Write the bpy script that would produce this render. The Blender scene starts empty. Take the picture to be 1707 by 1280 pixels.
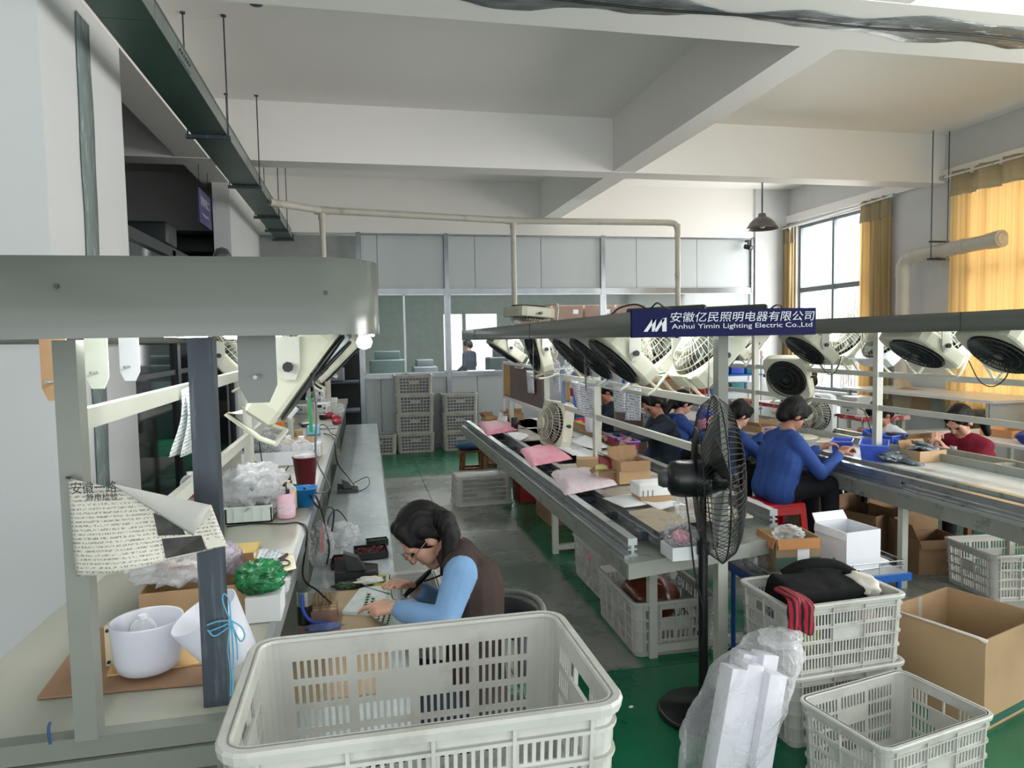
import bpy, bmesh, math, random
import numpy as np
from mathutils import Vector, Matrix, Euler
random.seed(7)
C = bpy.context.scene.collection
PI = math.pi
# ---------------------------------------------------------------- camera, world, light, exposure
EYE = 1.7
YAW, PITCH, ROLL, FPX = math.radians(12.15), math.radians(3.6), .018, 1184.
FWD = Vector((math.sin(YAW)*math.cos(PITCH), math.cos(YAW)*math.cos(PITCH), -math.sin(PITCH)))
_r = Vector((math.cos(YAW), -math.sin(YAW), 0)); _u = _r.cross(FWD)
RT = _r*math.cos(ROLL) - _u*math.sin(ROLL); UP = RT.cross(FWD)
cam = bpy.data.cameras.new('camera'); camo = bpy.data.objects.new('camera', cam); C.objects.link(camo)
cam.sensor_fit = 'HORIZONTAL'; cam.sensor_width = 36; cam.lens = FPX/1707*36; cam.clip_start = .05
camo.matrix_world = Matrix(((RT.x, UP.x, -FWD.x, 0), (RT.y, UP.y, -FWD.y, 0), (RT.z, UP.z, -FWD.z, EYE), (0, 0, 0, 1)))
bpy.context.scene.camera = camo
vs = bpy.context.scene.view_settings
vs.view_transform = 'Standard'; vs.look = 'None'; vs.gamma = 1; vs.exposure = .4; vs.use_curve_mapping = False
bpy.context.scene.display_settings.display_device = 'sRGB'
W = bpy.data.worlds.new('sky'); bpy.context.scene.world = W; W.use_nodes = True
bg = W.node_tree.nodes['Background']; bg.inputs[0].default_value = (.93, .97, 1, 1); bg.inputs[1].default_value = 1.25
def area(name, loc, rot, sx, sy, power, col=(1, 1, 1)):
    l = bpy.data.lights.new(name, 'AREA'); l.shape = 'RECTANGLE'; l.size = sx; l.size_y = sy; l.energy = power; l.color = col
    o = bpy.data.objects.new(name, l); C.objects.link(o); o.location = loc; o.rotation_euler = rot
    return o
# daylight entering through the window openings of the right wall (outside the glass, shining in)
area('window_daylight', (7.75, 10.1, 2.1), (0, math.radians(90), 0), 2.8, 1.8, 150, (1, .985, .95))
area('curtain_window_daylight', (7.75, 6.4, 2.1), (0, math.radians(90), 0), 2.8, 2.4, 130, (1, .97, .9))
area('unseen_window_daylight', (7.75, 1.5, 2.3), (0, math.radians(90), 0), 2.6, 3.5, 400, (1, .98, .95))  # window out of view, added to brighten the ceiling

area('rear_fill_light', (1.5, -2.45, 1.3), (math.radians(90), 0, 0), 7, 2.4, 48, (.97, .99, 1))  # added fill behind the camera to lift the ceiling; no door is modelled
def lin(c):
    def f(v):
        v /= 255.; return v/12.92 if v <= .04045 else ((v+.055)/1.055)**2.4
    return tuple(f(v) for v in c)
def at(px, py, X=None, Y=None, Z=None):
    d = FWD + RT*((px-853.5)/FPX) - UP*((py-640)/FPX)
    t = X/d.x if X is not None else Y/d.y if Y is not None else (Z-EYE)/d.z
    return Vector((0, 0, EYE)) + d*t

# ---------------------------------------------------------------- materials
MATS = {}
def mat(name, col, rough=.5, metal=0., var=.08, scale=6., bump=0., bscale=60., alpha=1., trans=0., emit=0., dirt=None, dscale=3., dth=.6, stretch=(1, 1, 1), coat=0., translucent=0., spec=.5, dw=.06):
    if name in MATS: return MATS[name]
    m = bpy.data.materials.new(name); m.use_nodes = True; nt = m.node_tree; N = nt.nodes; L = nt.links
    b = N['Principled BSDF']; c = lin(col)
    b.inputs['Roughness'].default_value = rough; b.inputs['Metallic'].default_value = metal
    b.inputs['Specular IOR Level'].default_value = spec
    if coat: b.inputs['Coat Weight'].default_value = coat; b.inputs['Coat Roughness'].default_value = .08
    tc = N.new('ShaderNodeTexCoord'); mp = N.new('ShaderNodeMapping'); mp.inputs['Scale'].default_value = stretch
    L.new(tc.outputs['Object'], mp.inputs[0])
    no = N.new('ShaderNodeTexNoise'); no.inputs['Scale'].default_value = scale; no.inputs['Detail'].default_value = 4
    L.new(mp.outputs[0], no.inputs[0])
    r = N.new('ShaderNodeValToRGB'); r.color_ramp.elements[0].position = .3; r.color_ramp.elements[1].position = .7
    r.color_ramp.elements[0].color = tuple(v*(1-var) for v in c)+(1,); r.color_ramp.elements[1].color = tuple(min(1, v*(1+var)) for v in c)+(1,)
    L.new(no.outputs[0], r.inputs[0]); out = r.outputs[0]
    if dirt:
        n2 = N.new('ShaderNodeTexNoise'); n2.inputs['Scale'].default_value = dscale; n2.inputs['Detail'].default_value = 8; n2.inputs['Roughness'].default_value = .65
        L.new(mp.outputs[0], n2.inputs[0])
        r2 = N.new('ShaderNodeValToRGB'); r2.color_ramp.elements[0].position = dth-dw; r2.color_ramp.elements[1].position = dth+dw
        L.new(n2.outputs[0], r2.inputs[0])
        mx = N.new('ShaderNodeMix'); mx.data_type = 'RGBA'; L.new(r2.outputs[0], mx.inputs[0]); L.new(out, mx.inputs[6]); mx.inputs[7].default_value = lin(dirt)+(1,)
        out = mx.outputs[2]
    L.new(out, b.inputs['Base Color'])
    if bump:
        n3 = N.new('ShaderNodeTexNoise'); n3.inputs['Scale'].default_value = bscale; n3.inputs['Detail'].default_value = 3
        L.new(mp.outputs[0], n3.inputs[0]); bp = N.new('ShaderNodeBump'); bp.inputs['Strength'].default_value = bump; bp.inputs['Distance'].default_value = .01
        L.new(n3.outputs[0], bp.inputs['Height']); L.new(bp.outputs[0], b.inputs['Normal'])
    if emit: b.inputs['Emission Color'].default_value = c+(1,); b.inputs['Emission Strength'].default_value = emit
    o = N['Material Output']
    if alpha < 1:
        t = N.new('ShaderNodeBsdfTransparent'); ms = N.new('ShaderNodeMixShader'); ms.inputs[0].default_value = alpha
        L.new(t.outputs[0], ms.inputs[1]); L.new(b.outputs[0], ms.inputs[2]); L.new(ms.outputs[0], o.inputs[0])
    if translucent:
        t = N.new('ShaderNodeBsdfTranslucent'); L.new(out, t.inputs[0]); ms = N.new('ShaderNodeMixShader'); ms.inputs[0].default_value = translucent
        L.new(b.outputs[0], ms.inputs[1]); L.new(t.outputs[0], ms.inputs[2]); L.new(ms.outputs[0], o.inputs[0])
    MATS[name] = m; return m
def film(name, tint=(235, 240, 245), base=.06, edge=.55, rough=.12, crinkle=.8, cscale=25.):
    """clear plastic film or glass: transparent, shinier and whiter where it turns away; crinkles in the gloss"""
    if name in MATS: return MATS[name]
    m = bpy.data.materials.new(name); m.use_nodes = True; nt = m.node_tree; N = nt.nodes; L = nt.links
    b = N['Principled BSDF']; b.inputs['Base Color'].default_value = lin(tint)+(1,); b.inputs['Roughness'].default_value = rough; b.inputs['Specular IOR Level'].default_value = .9
    lw = N.new('ShaderNodeLayerWeight'); lw.inputs[0].default_value = .35
    if crinkle:
        tc = N.new('ShaderNodeTexCoord'); n = N.new('ShaderNodeTexNoise'); n.inputs['Scale'].default_value = cscale; n.inputs['Detail'].default_value = 4; n.inputs['Distortion'].default_value = 1.5
        L.new(tc.outputs['Object'], n.inputs[0]); bp = N.new('ShaderNodeBump'); bp.inputs['Strength'].default_value = crinkle; bp.inputs['Distance'].default_value = .02
        L.new(n.outputs[0], bp.inputs['Height']); L.new(bp.outputs[0], b.inputs['Normal']); L.new(bp.outputs[0], lw.inputs['Normal'])
    mr = N.new('ShaderNodeMapRange'); mr.inputs[3].default_value = base; mr.inputs[4].default_value = edge
    L.new(lw.outputs['Facing'], mr.inputs[0])
    t = N.new('ShaderNodeBsdfTransparent'); ms = N.new('ShaderNodeMixShader'); L.new(mr.outputs[0], ms.inputs[0])
    L.new(t.outputs[0], ms.inputs[1]); L.new(b.outputs[0], ms.inputs[2]); L.new(ms.outputs[0], N['Material Output'].inputs[0])
    MATS[name] = m; return m

# ---------------------------------------------------------------- mesh builder
def V3(p): return np.array(p, float)
class MB:
    def __init__(s): s.v = []; s.f = []; s.sm = []; s.mi = []; s.cur = 0
    def add(s, vs_, fs, smooth=False):
        o = len(s.v); s.v.extend([tuple(map(float, p)) for p in vs_]); s.f.extend([tuple(i+o for i in f) for f in fs])
        s.sm.extend([smooth]*len(fs)); s.mi.extend([s.cur]*len(fs)); return s
    def hexa(s, p):   # 8 points: bottom 4 ccw, top 4
        return s.add(p, [(3, 2, 1, 0), (4, 5, 6, 7), (0, 1, 5, 4), (1, 2, 6, 5), (2, 3, 7, 6), (3, 0, 4, 7)])
    def box(s, x0, x1, y0, y1, z0, z1):
        return s.hexa([(x0, y0, z0), (x1, y0, z0), (x1, y1, z0), (x0, y1, z0), (x0, y0, z1), (x1, y0, z1), (x1, y1, z1), (x0, y1, z1)])
    def obox(s, c, size, rot=(0, 0, 0)):
        R = Euler(rot).to_matrix() if not isinstance(rot, Matrix) else rot; c = Vector(c); a, b, h = [q/2 for q in size]
        P = [(-a, -b, -h), (a, -b, -h), (a, b, -h), (-a, b, -h), (-a, -b, h), (a, -b, h), (a, b, h), (-a, b, h)]
        return s.hexa([c + R @ Vector(q) for q in P])
    def rbox(s, c, size, r=.01, rot=(0, 0, 0), n=3):
        """box with rounded edges"""
        bm = bmesh.new(); bmesh.ops.create_cube(bm, size=1)
        for v in bm.verts: v.co = Vector((v.co.x*size[0], v.co.y*size[1], v.co.z*size[2]))
        bmesh.ops.bevel(bm, geom=bm.edges[:], offset=min(r, min(size)*.49), segments=n, profile=.5, affect='EDGES')
        R = Euler(rot).to_matrix() if not isinstance(rot, Matrix) else rot; c = Vector(c)
        bm.verts.index_update(); s.add([c + R @ v.co for v in bm.verts], [[v.index for v in f.verts] for f in bm.faces], True); bm.free(); return s
    def cyl(s, p0, p1, r, r2=None, n=12, caps=True, smooth=True):
        p0 = Vector(p0); p1 = Vector(p1); r2 = r if r2 is None else r2; d = (p1-p0).normalized()
        a = d.orthogonal().normalized(); b = d.cross(a); vs_ = []
        for p, q in ((p0, r), (p1, r2)):
            for i in range(n):
                t = 2*PI*i/n; vs_.append(p + a*q*math.cos(t) + b*q*math.sin(t))
        s.add(vs_, [(i, (i+1) % n, n+(i+1) % n, n+i) for i in range(n)], smooth)
        if caps: s.add(vs_[:n], [tuple(range(n))[::-1]]); s.add(vs_[n:], [tuple(range(n))])
        return s
    def tube(s, pts, r, n=8, closed=False, smooth=True):
        pts = [Vector(p) for p in pts]; m = len(pts); vs_ = []; prev = None
        for i, p in enumerate(pts):
            if closed: d = pts[(i+1) % m]-pts[i-1]
            else: d = pts[min(i+1, m-1)]-pts[max(i-1, 0)]
            d.normalize()
            a = d.orthogonal().normalized() if prev is None else (prev - d*prev.dot(d)).normalized()
            prev = a; b = d.cross(a); q = r[i] if isinstance(r, (list, tuple)) else r
            for k in range(n):
                t = 2*PI*k/n; vs_.append(p + a*q*math.cos(t) + b*q*math.sin(t))
        fs = []
        for i in range(m if closed else m-1):
            j = (i+1) % m
            for k in range(n): fs.append((i*n+k, i*n+(k+1) % n, j*n+(k+1) % n, j*n+k))
        s.add(vs_, fs, smooth)
        if not closed: s.add(vs_[:n], [tuple(range(n))[::-1]]); s.add(vs_[-n:], [tuple(range(n))])
        return s
    def lathe(s, prof, c=(0, 0, 0), n=24, R=None, smooth=True, sx=1., sy=1.):
        c = Vector(c); vs_ = []; m = len(prof); R = R or Matrix.Identity(3)
        for r, z in prof:
            for i in range(n):
                t = 2*PI*i/n; vs_.append(c + R @ Vector((r*math.cos(t)*sx, r*math.sin(t)*sy, z)))
        return s.add(vs_, [(i*n+k, i*n+(k+1) % n, (i+1)*n+(k+1) % n, (i+1)*n+k) for i in range(m-1) for k in range(n)], smooth)
    def prism(s, poly, z0, z1, T=None):
        """closed 2-D outline (ccw) extruded; T maps (x,y,z)->point"""
        T = T or (lambda x, y, z: (x, y, z)); n = len(poly)
        vs_ = [T(x, y, z0) for x, y in poly] + [T(x, y, z1) for x, y in poly]
        return s.add(vs_, [tuple(range(n))[::-1], tuple(range(n, 2*n))] + [(i, (i+1) % n, n+(i+1) % n, n+i) for i in range(n)])
    def sheet(s, fn, nu, nv, th=0., smooth=True):
        """grid fn(u,v)->point with thickness th"""
        P = np.array([[fn(i/nu, j/nv) for j in range(nv+1)] for i in range(nu+1)], float)
        if th:
            du = np.gradient(P, axis=0); dv = np.gradient(P, axis=1); nn = np.cross(du, dv); nn /= (np.linalg.norm(nn, axis=2, keepdims=True)+1e-9)
            Q = P - nn*th
        ix = lambda i, j: i*(nv+1)+j; M_ = (nu+1)*(nv+1)
        fs = [(ix(i, j), ix(i+1, j), ix(i+1, j+1), ix(i, j+1)) for i in range(nu) for j in range(nv)]
        if not th: return s.add(P.reshape(-1, 3), fs, smooth)
        f2 = [tuple(M_+a for a in f[::-1]) for f in fs]; ed = []
        per = [ix(i, 0) for i in range(nu)] + [ix(nu, j) for j in range(nv)] + [ix(i, nv) for i in range(nu, 0, -1)] + [ix(0, j) for j in range(nv, 0, -1)]
        for a, b in zip(per, per[1:]+per[:1]): ed.append((b, a, M_+a, M_+b))
        return s.add(np.concatenate([P.reshape(-1, 3), Q.reshape(-1, 3)]), fs+f2+ed, smooth)
    def blob(s, c, r, sub=3, amp=.15, freq=4., seed=0, flat=None, R=None, ridge=False):
        bm = bmesh.new(); bmesh.ops.create_icosphere(bm, subdivisions=sub, radius=1); from mathutils import noise
        c = Vector(c); r = Vector(r) if hasattr(r, '__len__') else Vector((r, r, r)); o = Vector((seed*3.1, seed*1.7, seed*.9))
        for v in bm.verts:
            p = v.co.copy(); k = noise.fractal(p*freq/2+o, 1., 2., 4)
            if ridge: k = .6-abs(k)*2
            q = p*(1+amp*k); q = Vector((q.x*r.x, q.y*r.y, q.z*r.z))
            if R: q = R @ q
            q += c
            if flat is not None and q.z < flat: q.z = flat + (q.z-flat)*.03
            v.co = q
        bm.verts.index_update(); s.add([v.co for v in bm.verts], [[v.index for v in f.verts] for f in bm.faces], True); bm.free(); return s
    def mesh(s, name, mats, off=None):
        me = bpy.data.meshes.new(name); o = off or (0, 0, 0)
        me.from_pydata([(a-o[0], b-o[1], c-o[2]) for a, b, c in s.v], [], s.f)
        for m in (mats if isinstance(mats, (list, tuple)) else [mats]): me.materials.append(m)
        me.polygons.foreach_set('use_smooth', s.sm); me.polygons.foreach_set('material_index', s.mi); me.update(); return me
def props(o, label=None, cat=None, group=None, kind=None):
    for k, v in (('label', label), ('category', cat), ('group', group), ('kind', kind)):
        if v: o[k] = v
    return o
def thing(name, label, cat, loc=(0, 0, 0), rotz=0., group=None):
    o = bpy.data.objects.new(name, None); C.objects.link(o); o.location = loc; o.rotation_euler = (0, 0, rotz); o.empty_display_size = .05
    return props(o, label, cat, group)
def part(name, mb, m, parent, world=True, label=None, kind=None):
    """a mesh under its thing; world=True: mb holds world coordinates and the parent has no rotation"""
    off = None
    if world:
        q = parent; off = Vector((0, 0, 0))
        while q is not None: off += q.location; q = q.parent
    o = bpy.data.objects.new(name, mb.mesh(name, m, off) if isinstance(mb, MB) else mb); C.objects.link(o); o.parent = parent
    return props(o, label, None, None, kind)
def solo(name, mb, m, label, cat, group=None, kind=None, loc=None):
    """a thing that is one mesh; its origin at its base"""
    if loc is None:
        a = np.array(mb.v); loc = ((a[:, 0].min()+a[:, 0].max())/2, (a[:, 1].min()+a[:, 1].max())/2, a[:, 2].min())
    o = bpy.data.objects.new(name, mb.mesh(name, m, loc)); C.objects.link(o); o.location = loc
    return props(o, label, cat, group, kind)
def struct(name, mb, m, parent=None): 
    o = bpy.data.objects.new(name, mb.mesh(name, m)); C.objects.link(o)
    if parent: o.parent = parent
    else: o['kind'] = 'structure'
    return o
def copy_tree(o, parent=None):
    c = o.copy(); C.objects.link(c)
    if parent is not None: c.parent = parent
    for ch in list(o.children): copy_tree(ch, c)
    return c
def place(root, loc, rotz=0., label=None, group=None, first=[None], used=set(), rot=None, scale=None):
    o = root if root.name not in used else copy_tree(root); used.add(root.name)
    o.location = loc; o.rotation_euler = rot or (0, 0, rotz)
    if scale: o.scale = scale
    if label: o['label'] = label
    if group: o['group'] = group
    return o
def text_mesh(body, size, extrude=.0005, spacing=1., italic=0.):
    cu = bpy.data.curves.new('lettering', 'FONT'); cu.body = body; cu.size = size; cu.extrude = extrude; cu.align_x = 'LEFT'; cu.space_character = spacing; cu.shear = italic
    cu.resolution_u = 3
    o = bpy.data.objects.new('lettering', cu); C.objects.link(o); dg = bpy.context.evaluated_depsgraph_get(); dg.update()
    me = bpy.data.meshes.new_from_object(o.evaluated_get(dg)); bpy.data.objects.remove(o); bpy.data.curves.remove(cu)
    return me
def text_part(body, size, M4, m, parent, name='lettering', spacing=1., width=None, italic=0.):
    """lettering with its own thin depth; M4 maps text plane (x right, y up) to the parent's space"""
    me = text_mesh(body, size, .0004, spacing, italic)
    if width and len(me.vertices):
        xs = [v.co.x for v in me.vertices]; k = width/(max(xs)-min(xs)); x0 = min(xs)
        for v in me.vertices: v.co.x = (v.co.x-x0)*k
    me.transform(M4); me.materials.clear(); me.materials.append(m)
    o = bpy.data.objects.new(name, me); C.objects.link(o); o.parent = parent; return o
def fit_text(body, width, height, sizeref=1.):
    pass
# ---------------------------------------------------------------- palette
white_wall = mat('wall_paint', (205, 207, 207), .6, var=.03, scale=1.2, dirt=(194, 196, 195), dscale=1.4, dth=.66, dw=.15)
ceil_paint = mat('ceiling_paint', (238, 236, 232), .6, var=.02, scale=.8)
cream_metal = mat('cream_metal', (196, 198, 186), .42, var=.04)
grey_green = mat('painted_hood_metal', (96, 100, 94), .22, var=.02, scale=2, spec=.6)
alum = mat('aluminium', (190, 194, 196), .32, metal=.85, var=.08, scale=8, dirt=(120, 122, 120), dscale=9, dth=.62)
alum_dull = mat('dull_aluminium', (150, 155, 155), .42, metal=.55, var=.1)
black_plastic = mat('black_plastic', (24, 25, 27), .38, var=.1)
dark_steel = mat('dark_steel', (60, 68, 76), .45, metal=.4, var=.2, scale=4, stretch=(8, 8, .6), dirt=(98, 104, 108), dscale=5, dth=.6)
kraft = mat('cardboard', (178, 148, 112), .8, var=.06, scale=5)
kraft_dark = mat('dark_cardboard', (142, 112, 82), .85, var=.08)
kraft_in = mat('cardboard_inside', (160, 128, 94), .9, var=.05)
paper = mat('white_paper', (228, 230, 232), .7, var=.02)
white_plastic = mat('white_plastic', (226, 228, 230), .35, var=.02)
crate_mat = mat('crate_plastic', (190, 190, 183), .48, var=.06, scale=10, dirt=(160, 156, 146), dscale=7, dth=.66, dw=.12)
wire_black = mat('black_cable', (18, 18, 20), .5)
red_plastic = mat('red_plastic', (186, 22, 30), .35, var=.05)
blue_plastic = mat('blue_plastic', (62, 96, 205), .4, var=.06)
pvc = mat('pvc_pipe', (200, 196, 184), .4, var=.06, scale=5, dirt=(160, 150, 135), dscale=4, dth=.66, stretch=(1, 1, 1))
grid_steel = mat('worktop_steel', (172, 178, 176), .28, metal=.35, var=.1, scale=3, dirt=(120, 124, 122), dscale=14, dth=.64, dw=.05, stretch=(1, .4, 1))
lower_steel = mat('shelf_steel', (206, 216, 218), .2, metal=.3, var=.12, scale=4, dirt=(226, 232, 232), dscale=22, dth=.62, dw=.05, stretch=(1, .6, 1), bump=.15, bscale=20)
green_tray = mat('tray_green', (86, 124, 92), .5, metal=.2)

# ---------------------------------------------------------------- floor (painted green with a worn grey aisle), ceiling, walls
def floor_material():
    m = bpy.data.materials.new('floor_paint'); m.use_nodes = True; N = m.node_tree.nodes; L = m.node_tree.links; b = N['Principled BSDF']
    g = N.new('ShaderNodeNewGeometry'); sp = N.new('ShaderNodeSeparateXYZ'); L.new(g.outputs['Position'], sp.inputs[0])
    n1 = N.new('ShaderNodeTexNoise'); n1.inputs['Scale'].default_value = 1.5; n1.inputs['Detail'].default_value = 10; n1.inputs['Roughness'].default_value = .7; L.new(g.outputs['Position'], n1.inputs[0])
    n2 = N.new('ShaderNodeTexNoise'); n2.inputs['Scale'].default_value = 5; n2.inputs['Detail'].default_value = 6; L.new(g.outputs['Position'], n2.inputs[0])
    def math_(op, a, b_=None, clamp=False):
        q = N.new('ShaderNodeMath'); q.operation = op; q.use_clamp = clamp
        for i, v in enumerate((a, b_)):
            if v is None: continue
            if isinstance(v, (int, float)): q.inputs[i].default_value = v
            else: L.new(v, q.inputs[i])
        return q.outputs[0]
    def step(v, e, w=.06, up=True):
        r = N.new('ShaderNodeMapRange'); r.interpolation_type = 'SMOOTHSTEP'; L.new(v, r.inputs[0]); r.inputs[1].default_value = e-w; r.inputs[2].default_value = e+w
        r.inputs[3].default_value = 0 if up else 1; r.inputs[4].default_value = 1 if up else 0; return r.outputs[0]
    X, Y = sp.outputs[0], sp.outputs[1]
    Xn = math_('ADD', X, math_('MULTIPLY', math_('SUBTRACT', n2.outputs[0], .5), .1))
    Yn = math_('ADD', Y, math_('MULTIPLY', math_('SUBTRACT', n2.outputs[0], .5), .2))
    aisle = math_('MULTIPLY', step(Xn, 1.38, .03, False), math_('MULTIPLY', step(Yn, 8.9, .03, False), step(Yn, 3.35, .02)))
    aisle2 = math_('MULTIPLY', math_('MULTIPLY', step(Xn, 2.35, .1), step(Xn, 4.2, .1, False)), step(Yn, 2.85, .15))
    grey = math_('MAXIMUM', aisle, aisle2)
    c1 = N.new('ShaderNodeValToRGB'); e = c1.color_ramp.elements; e[0].position = .36; e[0].color = lin((108, 122, 112))+(1,); e[1].position = .62; e[1].color = lin((150, 152, 142))+(1,)
    e2 = c1.color_ramp.elements.new(.5); e2.color = lin((136, 140, 132))+(1,); L.new(n1.outputs[0], c1.inputs[0])
    c2 = N.new('ShaderNodeValToRGB'); e = c2.color_ramp.elements; e[0].position = .35; e[0].color = lin((14, 92, 62))+(1,); e[1].position = .72; e[1].color = lin((38, 120, 86))+(1,); L.new(n1.outputs[0], c2.inputs[0])
    wear = N.new('ShaderNodeValToRGB'); wear.color_ramp.elements[0].position = .6; wear.color_ramp.elements[1].position = .66; L.new(n1.outputs[0], wear.inputs[0])
    mx = N.new('ShaderNodeMix'); mx.data_type = 'RGBA'; L.new(grey, mx.inputs[0]); L.new(c2.outputs[0], mx.inputs[6]); L.new(c1.outputs[0], mx.inputs[7])
    L.new(mx.outputs[2], b.inputs['Base Color'])
    rr = N.new('ShaderNodeMapRange'); L.new(n1.outputs[0], rr.inputs[0]); rr.inputs[3].default_value = .16; rr.inputs[4].default_value = .4; L.new(rr.outputs[0], b.inputs['Roughness'])
    return m
fm = floor_material()
fl = bpy.data.objects.new('floor', MB().box(-6.2, 7.6, -2.5, 23, -.2, -.02).mesh('floor', mat('concrete', (90, 92, 90), .8))); C.objects.link(fl); fl['kind'] = 'structure'
xs = [-6.2, .72, 3.62, 7.6]; ys = [-2.5, 3.34, 6.1, 8.9, 11.3, 23]
for i in range(3):
    for j in range(5):
        struct('floor_slab', MB().box(xs[i]+.003, xs[i+1]-.003, ys[j]+.003, ys[j+1]-.003, -.02, 0), fm, fl)
HC, HB = 4.2, 3.6
struct('ceiling', MB().box(-6.2, 7.6, -2.5, 23, HC, HC+.2), ceil_paint)
trims = [(2.92, 3.19, -2.5, 11.25, HB, HC), (-1.74, -1.43, -2.5, 13.4, HB, HC)]
for k, a in enumerate(trims): struct('trim_%d' % (k+1), MB().box(*a), ceil_paint)
struct('trim_3', MB().box(-6.2, 7.4, 3.66, 4.3, HB-.004, HC), ceil_paint)
struct('trim_4', MB().box(-6.2, 7.4, 7.85, 8.15, HB-.006, HC), ceil_paint)
struct('trim_5', MB().box(-6.2, 7.4, 11.25, 11.6, HB-.23, HC), ceil_paint)
# silvery torn joint strip and cable along the near cross beam
tape = mat('torn_joint_strip', (120, 126, 128), .35, metal=.3, var=.35, scale=7, dirt=(215, 218, 218), dscale=5, dth=.62, dw=.03, bump=.6, bscale=30, stretch=(.6, 3, 1))
def strip(u, v):
    x = -1.4+u*8.6; w = .10+.05*math.sin(x*2.1)+.03*math.sin(x*7.3+1); return (x, 3.93+(v-.5)*w*2+.012*math.sin(x*9), HB-.006-.003*math.sin(x*23+v*9))
st = thing('joint_strip', 'torn silvery joint strip with a dark cable along the underside of the nearest ceiling beam', 'strip', (3, 3.93, HB-.01))
part('foil', MB().sheet(strip, 120, 6, .004), tape, st)
part('cable', MB().tube([(-1.4+i*.2, 3.93+.012*math.sin(i*.9), HB-.02) for i in range(44)], .007, 6), wire_black, st)
# right wall with two window openings and a third added out of view for light
XW = 7.4
m = MB()
W1 = (9.2, 11.0, .78, 3.55); W2 = (5.2, 7.55, .78, 3.55); W3 = (-.2, 3.2, .78, 3.55)
yy = [-2.5, W3[0], W3[1], W2[0], W2[1], W1[0], W1[1], 23]
for k in range(7):
    a, b_ = yy[k], yy[k+1]
    if k % 2 == 0: m.box(XW, XW+.24, a, b_, 0, HC)
    else: m.box(XW, XW+.24, a, b_, 0, .78); m.box(XW, XW+.24, a, b_, 3.55, HC)
struct('wall_right', m, white_wall)
struct('trim_6', MB().box(6.98, XW, 7.8, 8.2, 0, HC-.01), white_wall) if 0 else None
struct('trim_7', MB().box(XW-.05, XW, -2.5, 11.25, 3.62, 3.75), ceil_paint)
frame_m = mat('window_frame', (108, 118, 124), .4, metal=.3)
glass = film('window_glass', (240, 246, 248), .03, .5, .03, 0)
def window(name, y0, y1, z0, z1, mid):
    w = bpy.data.objects.new(name, None); C.objects.link(w); w['kind'] = 'structure'; w.location = (XW+.1, (y0+y1)/2, z0)
    m = MB(); t = .05
    for a, b_ in ((z0, z0+t), (z1-t, z1), (mid-.04, mid+.04)): m.box(XW+.06, XW+.12, y0, y1, a, b_)
    part('window_frame', m, frame_m, w)
    for y in (y0+t/2, (y0+y1)/2, y1-t/2): part('mullion', MB().box(XW+.055, XW+.125, y-t/2, y+t/2, z0, z1), frame_m, w)
    for a, b_ in ((z0+t, mid-.04), (mid+.04, z1-t)):
        for c, d in ((y0+t, (y0+y1)/2-t/2), ((y0+y1)/2+t/2, y1-t)): part('pane', MB().box(XW+.088, XW+.092, c, d, a, b_), glass, w)
    part('window_sill', MB().box(XW-.06, XW+.24, y0-.05, y1+.05, z0-.04, z0), white_wall, w)
window('window_1', *W1, 2.45); window('window_2', *W2, 2.45); window('window_3', *W3, 2.45)
# pillar in the back right corner, far walls
struct('wall_back_pier', MB().box(6.76, XW, 11.22, 11.6, 0, HC), white_wall) if 0 else struct('trim_8', MB().box(6.76, XW, 11.22, 11.6, 0, HC), white_wall)
# left side: columns, dark bay behind
colm = mat('column_paint', (214, 216, 216), .55, var=.03, scale=1.5)
struct('wall_left', MB().box(-4.2, -1.43, 3.84, 5.06, 0, HB), colm)
pu = mat('grey_filler', (118, 132, 130), .7, var=.15, scale=5, stretch=(4, 4, .7), dirt=(168, 172, 170), dscale=7, dth=.6)
def stripe(u, v):
    z = .3+u*3.2; return (-1.424, 4.38+(v-.5)*(.20+.012*math.sin(z*5))+.004*math.sin(z*11)+.02*(z-2), z)
solo('plaster_patch', MB().sheet(stripe, 60, 2, .004), pu, 'grey strip of unpainted filler running down the near white column', 'patch')
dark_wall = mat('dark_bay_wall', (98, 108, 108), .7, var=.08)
struct('wall_left_far', MB().box(-1.62, -1.43, 9.0, 13.4, 0, HB), colm) if 0 else struct('trim_9', MB().box(-1.62, -1.43, 9.0, 13.4, 0, HB), colm)
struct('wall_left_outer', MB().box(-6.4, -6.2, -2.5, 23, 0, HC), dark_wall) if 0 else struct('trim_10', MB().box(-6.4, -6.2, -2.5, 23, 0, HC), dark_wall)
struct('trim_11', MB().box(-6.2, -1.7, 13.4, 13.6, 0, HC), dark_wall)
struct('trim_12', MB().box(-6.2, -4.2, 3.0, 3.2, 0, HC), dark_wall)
# ---------------------------------------------------------------- dark glazed doors between the two columns
dark_glass = mat('dark_glass', (16, 18, 20), .05, var=.0, spec=.9)
dfr = mat('dark_door_frame', (34, 38, 40), .3, metal=.4)
db = thing('glazed_partition', 'dark glossy glazed partition between the two white columns', 'partition', (-1.5, 7, 0))
for k in range(3):
    a = 5.06+k*1.313; b_ = a+1.313
    part('glass_panel', MB().box(-1.50, -1.49, a+.04, b_-.04, .1, 2.42), dark_glass, db)
    part('frame', MB().box(-1.53, -1.46, a, a+.05, 0, 2.48).box(-1.53, -1.46, b_-.05, b_, 0, 2.48).box(-1.53, -1.46, a, b_, 0, .1).box(-1.53, -1.46, a, b_, 2.42, 2.5).box(-1.52, -1.475, a, b_, 1.46, 1.50), dfr, db)
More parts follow.
